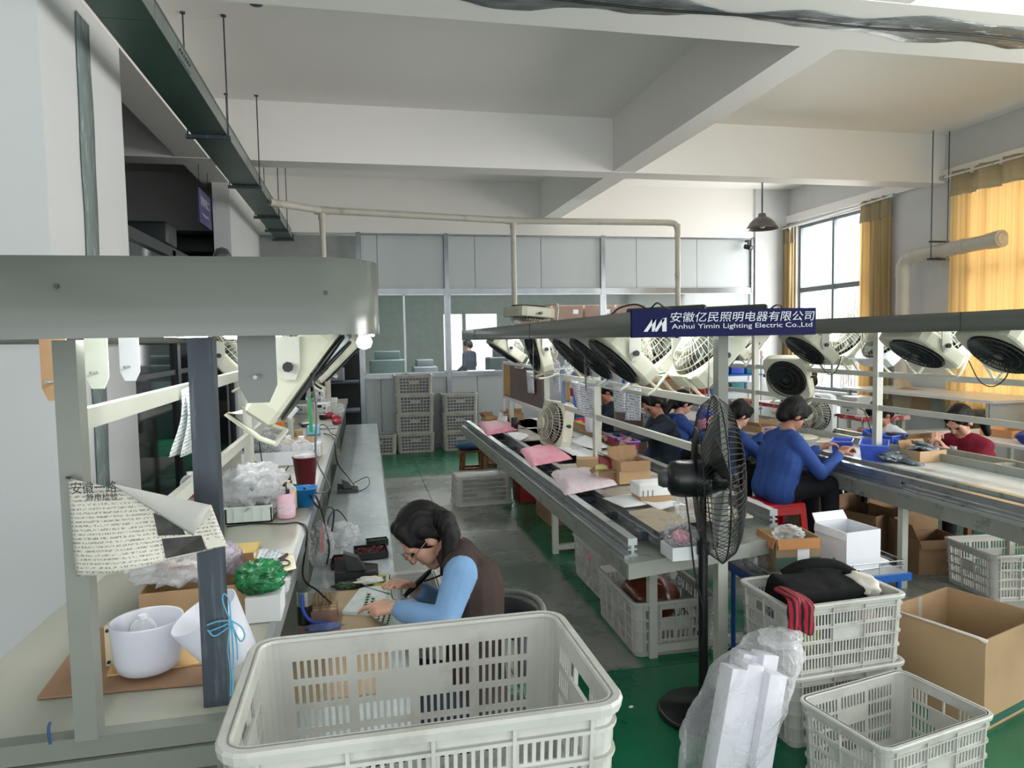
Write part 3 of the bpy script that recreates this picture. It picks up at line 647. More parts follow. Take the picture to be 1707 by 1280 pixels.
proto_c = make_fan('proto', fan_cream); proto_w = make_fan('proto', fan_white)
G1, G2, G3 = 'box fans under the left hood', 'box fans under the middle hood', 'box fans under the right hood'
hung(proto_c, -.205, 2.42, 1, 37, 'cream box fan hanging nearest the camera under the left hood', G1, 1.63)
hung(proto_w, -.20, 3.15, 1, 44, 'white box fan hanging just behind the nearest cream one under the left hood', G1, 1.63)
hung(proto_c, -.13, 4.55, 1, 46, 'small-looking farther box fan above the aisle side of the left bench', G1, 1.63)
hung(proto_c, -.12, 6.4, 1, 42, 'farthest box fan hanging above the aisle side of the left bench', G1, 1.63)
hung(proto_c, -.86, 5.0, -1, 40, 'cream box fan over the wall side of the left bench behind the dark post', G1, 1.63)
for x, y, k, lb in ((1.42, 3.72, 0, 'nearest cream box fan on the left side of the middle hood'), (1.44, 4.16, 1, 'second white box fan from the sign on the left side of the middle hood'), (1.46, 4.62, 1, 'third box fan from the sign on the left side of the middle hood'), (1.48, 5.75, 0, 'steeply hanging box fan beside the far post of the middle line'), (1.48, 7.1, 0, 'farthest box fan on the left side of the middle hood, almost flat')):
    hung((proto_c, proto_w)[k], x, y, -1, (46, 44, 44, 14, 55)[[3.72, 4.16, 4.62, 5.75, 7.1].index(y)], lb, G2, 1.615)
for x, y, lb in ((1.83, 3.52, 'big-looking cream box fan with domed wire guard directly under the company sign'), (1.86, 4.15, 'cream box fan with domed guard hanging behind the one under the sign'), (1.86, 5.3, 'cream box fan deep under the middle hood on its right side')):
    hung(proto_c, x, y, 1, 44, lb, G2, 1.60)
for x, y, tl, lb in ((3.66, 5.25, 50, 'box fan with black louvers hanging just right of the sign under the right hood'), (3.66, 4.05, 58, 'flat-tilted louvered box fan under the right hood above the white-shirted worker'), (3.66, 3.42, 52, 'largest-looking louvered box fan under the right hood above the woman in maroon'), (3.66, 6.6, 50, 'far box fan on the left side of the right hood behind the sign')):
    hung(proto_c, x, y, -1, tl, lb, G3, 1.61)
for x, y, lb in ((4.06, 5.3, 'dusty box fan with domed guard on the far side of the right hood'), (4.06, 4.25, 'box fan with domed guard seen between two louvered fans on the right'), (4.06, 3.6, 'white box fan at the right picture edge, far side of the right hood'), (4.06, 6.9, 'pale box fan with domed guard seen against the pink poster')):
    hung(proto_w if y < 4 else proto_c, x, y, 1, 44, lb, G3, 1.61)
bf = hung(proto_w, 4.06, 4.85, 1, 44, 'box fan wrapped in a light blue plastic bag under the right hood', G3, 1.61)
for y in (3.65,):
    o = loose(proto_c, (3.72, 5.62, 1.33), rot=(0, math.radians(24), PI+.55), label='cream box fan tied low to the right line rails above the man in blue', group=G3)
loose(proto_c, (1.62, 6.7, 1.94), rot=(0, math.radians(-86), .3), label='dusty box fan lying flat on top of the middle hood', group='box fans off the hoods')
loose(proto_c, (1.62, 5.8, .975), rot=(0, math.radians(8), .25), label='cream box fan standing on the middle table by the far post', group='box fans off the hoods')
# bare hanging straps without fans over the left bench
for x, y, z, mm, lb in ((-.168, 1.27, 1.60, grey_green, 'grey strap bracket without fan hanging nearest the camera under the left hood'), (-.70, 2.14, 1.585, mat('strap_pale', (216, 222, 206), .4), 'pale strap bracket hanging beside the near cream post'), (-.71, 2.46, 1.59, white_plastic, 'white dusty strap bracket hanging just right of the pale one'), (-.70, 1.86, 1.575, mat('strap_rusty', (178, 142, 104), .6, dirt=(90, 70, 55), dscale=12, dth=.7), 'rusty tan strap bracket left of the near cream post'), (-.80, 1.62, 1.60, dark_steel, 'dark steel strap bracket cut by the left picture edge')):
    w = .031; ya = -.2 if x < -.6 else 0
    m = MB().prism([(-w, 1.795-z), (-w, .03), (-w*.55, 0), (w*.55, 0), (w, .03), (w, 1.795-z)], -.002, .002, lambda a, b_, c: (a, c, b_))
    t = thing('strap_bracket', lb, 'bracket', (x, y, z), ya); part('strap', m, mm, t, False)
    part('bolt', MB().cyl((0, -.035, .045), (0, .01, .045), .0035, n=8), alum_dull, t, False)
# ---------------------------------------------------------------- slotted plastic crates
def crate(name, label, loc, rotz, size=(.575, .42, .30), pitch=.0165, rows=4, groups=3, slot=.55, plate=True, handle=True, grp=None, cat='crate', material=None, fill=None):
    Wd, Dp, H = size; r = .035; th = .004; cm = material or crate_mat
    t = thing(name, label, cat, loc, rotz, grp)
    cols = []   # (u0,u1,kind,side)
    segs = []; per = 0.
    for side, L in enumerate((Wd-2*r, Dp-2*r, Wd-2*r, Dp-2*r)):
        g = groups if side % 2 == 0 else max(1, groups-1); mg = .02; bar = .014; gw = (L-2*mg-(g-1)*bar)/g
        segs.append((per, per+mg, 's', side))
        for q in range(g):
            a = per+mg+q*(gw+bar); n = max(1, int(round(gw/pitch))); p = gw/n
            for k in range(n):
                segs.append((a+k*p, a+k*p+p*(1-slot)/2, 's', side)); segs.append((a+k*p+p*(1-slot)/2, a+k*p+p*(1+slot)/2, 'h', side)); segs.append((a+k*p+p*(1+slot)/2, a+(k+1)*p, 's', side))
            if q < g-1: segs.append((a+gw, a+gw+bar, 's', side))
        segs.append((per+L-mg, per+L, 's', side)); per += L
        for k in range(4): segs.append((per+k*r*PI/8, per+(k+1)*r*PI/8, 'c', side))
        per += r*PI/2
    Ls = (Wd-2*r, Dp-2*r)*2; starts = [0, Ls[0]+r*PI/2, Ls[0]+Ls[1]+r*PI, 2*Ls[0]+Ls[1]+1.5*r*PI]
    def path(u):
        for side in (3, 2, 1, 0):
            if u >= starts[side]-1e-9: break
        q = u-starts[side]; L = Ls[side]; ang = side*PI/2
        hx, hy = ((Wd/2, Dp/2) if side % 2 == 0 else (Dp/2, Wd/2))
        if q <= L: x, y, nx, ny = -hx+r+q, -hy, 0, -1
        else:
            a = -PI/2+(q-L)/r; x, y, nx, ny = hx-r+r*math.cos(a), -hy+r+r*math.sin(a), math.cos(a), math.sin(a)
        c, s_ = math.cos(ang), math.sin(ang); return x*c-y*s_, x*s_+y*c, nx*c-ny*s_, nx*s_+ny*c
    top, bot = .045, .03; gap = .012; rh = (H-top-bot-gap*(rows-1))/rows
    vsegs = [(0, bot, 's')]; z = bot
    for q in range(rows):
        vsegs.append((z, z+rh, q)); z += rh
        if q < rows-1: vsegs.append((z, z+gap, 's')); z += gap
    vsegs.append((z, H, 's'))
    us = [s_[0] for s_ in segs]; nu = len(us); zs_ = [v[0] for v in vsegs]+[H]; nv = len(vsegs)
    tp = lambda z: 1-.05*(1-z/H)
    def pt(u, z, off):
        x, y, nx, ny = path(u); k = tp(z); return (x*k-nx*off, y*k-ny*off, z)
    vv = [pt(u, z, o_) for o_ in (0, th) for z in zs_ for u in us]; K = nu*(nv+1)
    def solid(i, j):
        i %= nu
        if j < 0 or j >= nv: return False
        kd = segs[i][2]; row = vsegs[j][2]; side = segs[i][3]
        if row == 's' or kd == 'c': return True
        mid = starts[side]+Ls[side]/2; u = (segs[i][0]+segs[i][1])/2; dist = abs(u-mid)
        if handle and side % 2 == 1 and row == rows-1 and dist < Dp*.17: return False
        if plate and side % 2 == 0 and row == rows-2 and dist < Wd*.13: return True
        if plate and side % 2 == 1 and row == rows-2 and dist < Dp*.16: return True
        return kd != 'h'
    fs = []
    ix = lambda o_, j, i: o_*K+j*nu+(i % nu)
    for j in range(nv):
        for i in range(nu):
            if not solid(i, j): continue
            fs.append((ix(0, j, i), ix(0, j, i+1), ix(0, j+1, i+1), ix(0, j+1, i))); fs.append((ix(1, j, i+1), ix(1, j, i), ix(1, j+1, i), ix(1, j+1, i+1)))
            if not solid(i-1, j): fs.append((ix(0, j, i), ix(0, j+1, i), ix(1, j+1, i), ix(1, j, i)))
            if not solid(i+1, j): fs.append((ix(0, j+1, i+1), ix(0, j, i+1), ix(1, j, i+1), ix(1, j+1, i+1)))
            if not solid(i, j-1): fs.append((ix(0, j, i+1), ix(0, j, i), ix(1, j, i), ix(1, j, i+1)))
            if not solid(i, j+1): fs.append((ix(0, j+1, i), ix(0, j+1, i+1), ix(1, j+1, i+1), ix(1, j+1, i)))
    part('wall', MB().add(vv, fs), cm, t, False)
    ring = []
    for s_ in segs:
        if s_[2] == 'c' or s_[0] in starts or not ring: ring.append(s_[0])
    us2 = sorted(set([s_[0] for s_ in segs if s_[2] == 'c']+[starts[k]+Ls[k] for k in range(4)]+starts+[starts[(k+1)%4] for k in range(4)]))
    def loop(z, off): return [pt(u, z, -off) for u in us2]
    m = MB()
    prof = [(0, H-.018), (.013, H-.018), (.015, H-.005), (.011, H), (-.007, H), (-.009, H-.005)]; n = len(us2); vv = []
    for off, z in prof: vv += loop(z, off)
    m.add(vv, [(i*n+k, i*n+(k+1) % n, (i+1)*n+(k+1) % n, (i+1)*n+k) for i in range(len(prof)-1) for k in range(n)], False)
    part('rim', m, cm, t, False)
    m = MB(); z = bot
    for q in [bot-.01]+[bot+rh*(k+1)+gap*k for k in range(rows-1)]+[H-.045]:
        vv = loop(q, 0)+loop(q, .007)+loop(q+gap*.5, .007)+loop(q+gap*.5, 0); m.add(vv, [(i*n+k, i*n+(k+1) % n, (i+1)*n+(k+1) % n, (i+1)*n+k) for i in range(3) for k in range(n)])
    for side in range(4):
        g = groups if side % 2 == 0 else max(1, groups-1)
        for q in range(g+1):
            u = starts[side]+.01+q*(Ls[side]-.02)/g; P = [pt(u-.003, .01, 0), pt(u+.003, .01, 0), pt(u+.003, .01, -.008), pt(u-.003, .01, -.008), pt(u-.003, H-.02, 0), pt(u+.003, H-.02, 0), pt(u+.003, H-.02, -.008), pt(u-.003, H-.02, -.008)]
            m.hexa(P)
    o = part('rib', m, cm, t, False, kind='stuff')
    if fill: part('contents', MB().rbox((0, 0, H*.47), (Wd*.9, Dp*.88, H*.86), .01), fill, t, False, label='packed goods')
    m = MB(); k = tp(0)
    m.prism([pt(u, 0, .001)[:2] for u in us2], .012, .016); part('base', m, cm, t, False)
    return t
CR = 'crates standing on the floor'
def pile(label, xy, rotz, n, size, grp, dz=None, labels=None, **k):
    dz = dz or size[2]-.012; first = None
    for i in range(n):
        lb = labels[i] if labels else label
        if first is None: first = crate('plastic_crate', lb, (xy[0], xy[1], 0), rotz, size, grp=grp, **k)
        else: c = copy_tree(first); c.location = (xy[0]+.004*(-1)**i, xy[1], i*dz); c.rotation_euler = (0, 0, rotz+.012*(-1)**i); c['label'] = lb
    return first
near = crate('plastic_crate', 'big white slotted crate with rounded rim closest to the camera, topmost of its pile', (.088, 1.185, .845), 0, (.575, .37, .30), .0132, 5, 4, .55, grp='crates piled nearest the camera')
for i in range(2):
    c = copy_tree(near); c.location.z = .845-.285*(i+1); c['label'] = 'white slotted crate directly under the topmost near one' if i == 0 else 'white slotted crate at the bottom of the near pile'
o = solo('pallet_box', MB().rbox((.088, 1.185, .137), (.55, .36, .27), .01), kraft, 'cardboard carton under the near pile of white crates', 'box')
# the two stacked crates holding clothes and the open crate before them
pile('', (1.95, 2.70), .05, 2, (.56, .36, .305), 'crates at the right end of the middle line', labels=['lower white crate of the pair beside the wrapped white boxes', 'upper white crate holding a black folded bag and striped cloth'])
crate('plastic_crate', 'empty open white crate with handle slots at the bottom right of the picture', (1.93, 2.235, 0), .19, (.55, .38, .30), grp='crates at the right end of the middle line')
# crates under the middle table
crate('plastic_crate', 'white crate under the near end of the middle table holding a dark brown bag', (1.62, 3.76, 0), PI/2-.02, (.64, .46, .30), .03, 4, 5, .6, grp='crates under the middle table')
crate('plastic_crate', 'white crate under the middle table, second one from its near end', (1.70, 4.55, 0), PI/2, (.62, .44, .30), .03, 4, 5, .6, grp='crates under the middle table')
# aisle crate, turned upside down beside the far stool
c = crate('plastic_crate', 'white crate lying upside down in the aisle before the blue-cushioned stool', (1.22, 7.32, .30), 0, (.575, .40, .30), .011, 5, 1, .5, True, False); c.rotation_euler = (PI, 0, .03)
# stacks before the back partition
pile('', (.82, 11.02), 0, 4, (.56, .36, .30), 'tall crate stack before the partition', .295, ['lowest crate of the tall four-crate stack before the back partition', 'second crate from the floor in the tall stack before the back partition', 'third crate from the floor in the tall stack before the back partition', 'topmost crate of the tall four-crate stack before the back partition'], pitch=.05, rows=5, groups=1, slot=.8, fill=mat('packed_goods', (122, 122, 134), .8, var=.2, scale=20))
pile('', (1.51, 11.02), .02, 3, (.54, .36, .295), 'short crate stack before the partition', .29, ['lowest crate of the three-crate stack right of the tall one', 'middle crate of the three-crate stack right of the tall one', 'topmost crate of the three-crate stack right of the tall one'], pitch=.05, rows=5, groups=1, slot=.8, fill=mat('packed_goods', (122, 122, 134), .8, var=.2, scale=20))
crate('plastic_crate', 'single white crate left of the tall stack at the back partition', (.27, 10.95, 0), 0, (.50, .36, .30), .05, 5, 1, .8, fill=mat('packed_goods', (122, 122, 134)))
# right side crate under line three
crate('plastic_crate', 'grey-white crate standing on the floor under the right conveyor at the picture edge', (4.18, 3.80, 0), -.12, (.66, .44, .30), .022, 4, 4, .6)
# ---------------------------------------------------------------- people
skin = mat('skin', (196, 150, 128), .5, var=.05, scale=20); skin_w = mat('warm_skin', (172, 120, 98), .5, var=.05, scale=20)
hair = mat('black_hair', (14, 11, 12), .38, var=.3, scale=4, bump=.35, bscale=60, stretch=(10, 2, 10), spec=.3)
def cloth(name, col, **k): return mat(name, col, .85, var=.1, scale=9, bump=.5, bscale=14, spec=.2, **k)
blue_coat = cloth('blue_work_cloth', (50, 76, 138)); sky_knit = cloth('light_blue_corduroy', (124, 160, 200)); brown_vest = cloth('brown_fleece', (66, 54, 50)); dark_trs = cloth('dark_trousers', (28, 28, 34))
maroon = cloth('maroon_jacket', (118, 30, 48)); white_cloth = cloth('white_cotton', (220, 220, 226)); dark_jkt = cloth('dark_down_jacket', (42, 50, 60)); pink_cloth = cloth('pink_sleeve', (232, 150, 178)); red_cloth = cloth('red_sleeve', (196, 34, 40)); jeans = cloth('denim', (44, 52, 66))
shoe_m = mat('shoe', (40, 42, 46), .6)
def capsule(m, p0, r0, p1, r1, n=14, k=5):
    p0 = Vector(p0); p1 = Vector(p1); d = p1-p0
    if d.length < 1e-5: d = Vector((0, 0, 1e-4))
    dn = d.normalized(); a = dn.orthogonal().normalized(); b_ = dn.cross(a); rows = []
    for i in range(1, k+1): t = PI/2*(i/k); rows.append((p0-dn*r0*math.cos(t), r0*math.sin(t)))
    for i in range(0, k): t = PI/2*(i/k); rows.append((p1+dn*r1*math.sin(t), r1*math.cos(t)))
    vv = [p0-dn*r0]
    for c, r in rows:
        for q in range(n): t = 2*PI*q/n; vv.append(c+a*r*math.cos(t)+b_*r*math.sin(t))
    vv.append(p1+dn*r1); L = len(rows); e = 1+L*n
    fs = [(0, 1+(q+1) % n, 1+q) for q in range(n)]
    for i in range(L-1):
        for q in range(n): fs.append((1+i*n+q, 1+i*n+(q+1) % n, 1+(i+1)*n+(q+1) % n, 1+(i+1)*n+q))
    fs += [(1+(L-1)*n+q, 1+(L-1)*n+(q+1) % n, e) for q in range(n)]
    m.add(vv, fs)
def ellipsoid(m, c, r, R=None, n=16):
    R = R or Matrix.Identity(3); c = Vector(c); vv = [c+R @ Vector((0, 0, -r[2]))]; k = n//2
    for i in range(1, k):
        t = PI*i/k
        for q in range(n): p = 2*PI*q/n; vv.append(c+R @ Vector((r[0]*math.sin(t)*math.cos(p), r[1]*math.sin(t)*math.sin(p), -r[2]*math.cos(t))))
    vv.append(c+R @ Vector((0, 0, r[2]))); e = len(vv)-1
    fs = [(0, 1+(q+1) % n, 1+q) for q in range(n)]
    for i in range(k-2):
        for q in range(n): fs.append((1+i*n+q, 1+i*n+(q+1) % n, 1+(i+1)*n+(q+1) % n, 1+(i+1)*n+q))
    fs += [(1+(k-2)*n+q, 1+(k-2)*n+(q+1) % n, e) for q in range(n)]
    m.add(vv, fs)
def fused(m, voxel, smooth=4, name='body'):
    me = m.mesh(name, []); o = bpy.data.objects.new('tmp', me); C.objects.link(o)
    r = o.modifiers.new('r', 'REMESH'); r.mode = 'VOXEL'; r.voxel_size = voxel; r.use_smooth_shade = True
    s_ = o.modifiers.new('s', 'SMOOTH'); s_.iterations = smooth; s_.factor = .5
    dg = bpy.context.evaluated_depsgraph_get(); out = bpy.data.meshes.new_from_object(o.evaluated_get(dg)); bpy.data.objects.remove(o); bpy.data.meshes.remove(me); out.name = name
    return out
def seg_dist(P, a, b_, r0, r1):
    a = np.array(a); b_ = np.array(b_); d = b_-a; L = (d@d) or 1e-9; t = np.clip(((P-a)@d)/L, 0, 1); return np.linalg.norm(P-(a+t[:, None]*d), axis=1)-(r0+(r1-r0)*t)
def person(label, pelvis, chest, neck, head, look, shL, shR, elL, elR, haL, haR, kn, an, mats, voxel=.009, hair_style='bun', hand=True, cuff=None, group=None, handdir=(None, None), vest=False, scale=1., short=False, tail=None):
    """all joints are world points; mats: skin, top, bottom, cuff(optional)"""
    V = Vector; pelvis, chest, neck, head, shL, shR, elL, elR, haL, haR = [V(p) for p in (pelvis, chest, neck, head, shL, shR, elL, elR, haL, haR)]
    look = V(look).normalized(); S = []; k = scale
    lat = (shL-shR).normalized()
    # cones: p0,r0,p1,r1,tag
    hipL, hipR = pelvis+lat*.09*k, pelvis-lat*.09*k
    tags = {'skin': 0, 'top': 1, 'bottom': 2, 'cuff': 3, 'shoe': 4, 'sleeve': 5}
    def c(a, ra, b_, rb, tag): S.append((V(a), ra*k, V(b_), rb*k, tag))
    mid = (pelvis+chest)/2
    for sx in (-.075, 0, .075):
        c(pelvis+lat*sx*k, .115, mid+lat*sx*k, .105, 'top'); c(mid+lat*sx*k, .105, chest+lat*sx*1.15*k, .112, 'top')
    for sx in (-.07, .07): c(chest+lat*sx*k, .105, neck.lerp(chest, .25)+lat*sx*.9*k, .075, 'top')
    c(shL.lerp(neck, .15), .062, neck.lerp(chest, .12), .062, 'top'); c(shR.lerp(neck, .15), .062, neck.lerp(chest, .12), .062, 'top')
    c(pelvis+V((0, 0, -.03)), .10, pelvis, .10, 'bottom')
    up = (head-neck).normalized()
    c(neck, .052, head.lerp(neck, .35), .05, 'skin')
    slv = 'sleeve' if vest else 'top'
    for sh, el, ha in ((shL, elL, haL), (shR, elR, haR)):
        c(sh, .060, el, .047, slv); w = el.lerp(ha, .74)
        cp = el.lerp(ha, .35)
        if cuff and not short: c(el, .047, cp, .043, slv); c(cp, .05, w, .038, 'cuff')
        elif short: c(el, .04, w, .028, 'skin')
        else: c(el, .047, w, .038, slv)
        c(w, .027, el.lerp(ha, .86), .025, 'skin')
    for hp, knp, anp in ((hipL, kn[0], an[0]), (hipR, kn[1], an[1])):
        knp = V(knp); anp = V(anp); c(hp, .095, knp, .066, 'bottom'); c(knp, .064, anp, .045, 'bottom')
        f = (knp-hp); f.z = 0; f.normalize(); toe = anp+f*.14*k; toe.z = .035; hl = anp.copy(); hl.z = .035; c(hl-f*.03, .036, toe, .032, 'shoe'); c(anp, .04, hl, .038, 'shoe')
    m = MB()
    for a, ra, b_, rb, tag in S: capsule(m, a, ra, b_, rb)
    # head: skull, jaw, nose, ears, brow
    side = look.cross(up).normalized(); upv = side.cross(look).normalized(); R = Matrix((look, side, upv)).transposed()   # local x=look, y=right side, z=up
    H_ = lambda x, y, z: head+R @ V((x*k, y*k, z*k))
    ellipsoid(m, H_(-.012, 0, .02), (.092*k, .073*k, .095*k), R); S.append((H_(-.012, 0, .02), .07*k, H_(-.01, 0, .03), .07*k, 'skin'))
    capsule(m, H_(.03, 0, -.03), .058*k, H_(.055, 0, -.085), .033*k); S.append((H_(.03, 0, -.03), .058*k, H_(.055, 0, -.085), .033*k, 'skin'))
    capsule(m, H_(.083, 0, .015), .010*k, H_(.098, 0, -.022), .0135*k)
    for sy in (-1, 1):
        capsule(m, H_(.075, sy*.015, .022), .013*k, H_(.065, sy*.045, .022), .012*k)   # brow
        ellipsoid(m, H_(-.005, sy*.075, -.01), (.02*k, .009*k, .031*k), R)             # ear
        capsule(m, H_(.05, sy*.035, -.02), .03*k, H_(.05, sy*.03, -.05), .03*k)        # cheek
    capsule(m, H_(.082, -.018, -.052), .008*k, H_(.082, .018, -.052), .008*k)          # lips
    # hands
    hs = []
    for i, (el, ha) in enumerate(((elL, haL), (elR, haR))):
        d = (ha-el).normalized(); w = el.lerp(ha, .86); o_ = V((0, 0, 1)); dn = o_-d*o_.dot(d); dn.normalize(); sd = d.cross(dn)*(1 if i == 0 else -1)
        tgt = handdir[i] or V((0, 0, -1)); tgt = V(tgt)
        pc = w+d*.045*k
        for q in range(4):
            b0 = w+d*.02*k+sd*((q-1.5)*.012*k); b1 = w+d*.075*k+sd*((q-1.5)*.019*k); capsule(m, b0, .015*k, b1, .0125*k, 8, 3); hs.append((b0, .015*k, b1, .012*k))
            L_ = (.034, .040, .037, .029)[q]*k; p = b1
            for jn in range(3):
                cd = (d*(1-.28*(jn+1))+tgt*(.30*(jn+1))+sd*((q-1.5)*.03)).normalized(); p2 = p+cd*L_*(1-.18*jn); capsule(m, p, (.0098-.001*jn)*k, p2, (.0092-.001*jn)*k, 8, 3); hs.append((p, .009*k, p2, .009*k)); p = p2
        t0 = w+d*.02*k-sd*.022*k; t1 = t0+(d*.6-sd*.7+tgt*.5).normalized()*.038*k; t2 = t1+(d*.9+tgt*.5+sd*.1).normalized()*.032*k
        capsule(m, t0, .015*k, t1, .0115*k, 8, 3); capsule(m, t1, .0115*k, t2, .0095*k, 8, 3); hs += [(t0, .015*k, t1, .0115*k), (t1, .011*k, t2, .009*k)]
    S += [h+('skin',) for h in hs]
    me = fused(m, voxel, 3)
    P = np.empty(len(me.polygons)*3); me.polygons.foreach_get('center', P); P = P.reshape(-1, 3)
    D = np.stack([seg_dist(P, a, b_, ra, rb) for a, ra, b_, rb, tag in S]); idx = np.array([tags[s_[4]] for s_ in S])[D.argmin(0)]
    hd = np.linalg.norm(P-np.array(head), axis=1) < .115*k; idx[hd & (idx != 1)] = 0
    ml = [mats[0], mats[1], mats[2], cuff or mats[1], shoe_m, mats[3] if len(mats) > 3 else mats[1]]
    me.materials.clear()
    for q in ml: me.materials.append(q)
    me.polygons.foreach_set('material_index', idx.astype(np.int32)); me.polygons.foreach_set('use_smooth', [True]*len(me.polygons)); me.update()
    loc = V((pelvis.x, pelvis.y, 0)); me.transform(Matrix.Translation(-loc))
    t = thing('person', label, 'person', loc, 0, group); part('body', me, None, t)
    # hair cap, clear of the face
    m = MB(); ellipsoid(m, H_(-.024, 0, .030), (.098*k, .086*k, .100*k), R, 20)
    capsule(m, H_(-.065, 0, -.01), .062*k, H_(-.055, 0, -.05), .052*k)
    for sy in (-1, 1):
        capsule(m, H_(-.02, sy*.060, .03), .034*k, H_(-.03, sy*.062, -.015), .026*k)
        capsule(m, H_(.03, sy*.035, .085), .034*k, H_(.048, sy*.056, .04), .016*k)
    if hair_style == 'short': capsule(m, H_(.03, -.03, .10), .028*k, H_(.05, .03, .09), .026*k); capsule(m, H_(-.07, 0, .08), .035*k, H_(-.05, 0, .10), .035*k)
    if hair_style == 'bun': capsule(m, H_(-.11, 0, .02), .032*k, H_(-.125, 0, .0), .03*k)
    if tail:
        pts = [V(p) for p in tail]; rr = [.034, .04, .036, .026, .012]
        for i, (a, b_) in enumerate(zip(pts, pts[1:])): capsule(m, a, rr[min(i, 4)]*k, b_, rr[min(i+1, 4)]*k)
    hm = fused(m, .006 if voxel < .008 else .009, 4, 'hair'); hm.materials.clear(); hm.materials.append(hair)
    from mathutils import noise
    for v in hm.vertices:
        q = R.transposed() @ (v.co-head); v.co += v.normal*.0012*math.sin(q.y*420+noise.noise(q*12)*3)
    hm.transform(Matrix.Translation(-loc)); part('hair', hm, None, t)
    # eyes
    e = MB()
    for sy in (-1, 1): ellipsoid(e, H_(.078, sy*.030, .002), (.010*k, .014*k, .006*k), R, 10)
    part('eye', e, mat('eye', (30, 24, 22), .2), t, kind='stuff')
    return t, H_
def glasses(t, H_, m=None, lens=True):
    g = MB()
    for sy in (-1, 1):
        g.tube([H_(.103, sy*.034+.024*math.cos(a), .002+.017*math.sin(a)) for a in [2*PI*i/16 for i in range(16)]], .0016, 5, True)
        g.tube([H_(.10, sy*.058, .006), H_(.05, sy*.080, .008), H_(-.01, sy*.084, .004), H_(-.025, sy*.08, -.012)], .0016, 5)
    g.tube([H_(.104, -.010, .004), H_(.108, 0, .007), H_(.104, .010, .004)], .0016, 5)
    part('glasses', g, m or black_plastic, t)
Vx = Vector
# -- woman in the foreground, seated facing the left bench
pel = at(792, 1085, Y=2.50); pel.z = .40
P = dict(pelvis=pel, chest=at(790, 975, Y=2.53), neck=at(757, 915, Y=2.56), head=at(707, 893, Y=2.55))
t, H_ = person('woman with black ponytail, brown vest and light blue sleeves soldering at the left bench', pel, P['chest'], P['neck'], P['head'], (-.62, -.12, -.78),
    at(768, 955, Y=2.36), at(770, 935, Y=2.72), at(742, 1035, Y=2.30), at(745, 1010, Y=2.82), at(648, 1012, Y=2.44), at(682, 975, Y=2.66),
    ((pel.x-.30, 2.38, .46), (pel.x-.30, 2.62, .46)), ((pel.x-.22, 2.38, .08), (pel.x-.22, 2.62, .08)), (skin, brown_vest, jeans, sky_knit), .006, 'long', vest=True,
    handdir=((-.3, .5, -.7), (-.5, -.4, -.5)), tail=[at(718, 862, Y=2.53), at(742, 868, Y=2.48), at(752, 892, Y=2.45), at(748, 925, Y=2.44), at(738, 955, Y=2.45)], scale=.98)
glasses(t, H_, mat('thin_glasses', (150, 140, 130), .3, metal=.8))
part('hair_tie', MB().lathe([(.022, -.006), (.03, 0), (.022, .006), (.014, 0), (.022, -.006)], at(722, 864, Y=2.56), 14, Euler((.2, 1.2, 0)).to_matrix()), mat('hair_tie', (92, 40, 46), .8), t)
iron = thing('soldering_iron', 'black soldering iron held in the right hand of the foreground woman', 'tool', at(676, 1000, Y=2.62))
a, b_ = at(668, 1000, Y=2.60), at(716, 952, Y=2.70)
part('handle', MB().tube([a.lerp(b_, .12), a.lerp(b_, .4), a.lerp(b_, .7), b_], [.007, .0115, .012, .009], 10), black_plastic, iron); part('tip', MB().cyl(a-(b_-a)*.18, a.lerp(b_, .13), .0015, .004, 8), alum, iron)
part('cord', MB().tube(curve([b_, b_+Vx((.05, .04, .03)), b_+Vx((.06, .1, -.05)), Vx((.12, 3.0, .66)), Vx((.02, 3.2, .66))], 6), .004, 6), wire_black, iron)
ch = thing('round_back_chair', 'chair with a curved dark back rim behind the foreground woman', 'chair', (pel.x+.06, 2.5, 0))
part('seat', MB().rbox((pel.x+.02, 2.5, .275), (.38, .38, .03), .012), mat('dark_seat', (58, 60, 64), .6), ch)
part('backrest', MB().tube([(pel.x+.12+.13*math.cos(a), 2.5+.20*math.sin(a), .70+.02*math.cos(a)) for a in np.linspace(-PI/2, PI/2, 14)], .012, 8), mat('chair_rim', (120, 122, 120), .4), ch)
part('back_panel', MB().sheet(lambda u, v: (pel.x+.12+.125*math.cos(-PI/2+PI*u), 2.5+.195*math.sin(-PI/2+PI*u), .52+v*.17), 14, 2, .008), mat('dark_seat', (58, 60, 64)), ch)
for sx in (-1, 1):
    for sy in (-1, 1): part('leg', MB().cyl((pel.x+.02+sx*.15, 2.5+sy*.15, .265), (pel.x+.02+sx*.18, 2.5+sy*.18, 0), .011, n=8), dark_steel, ch)
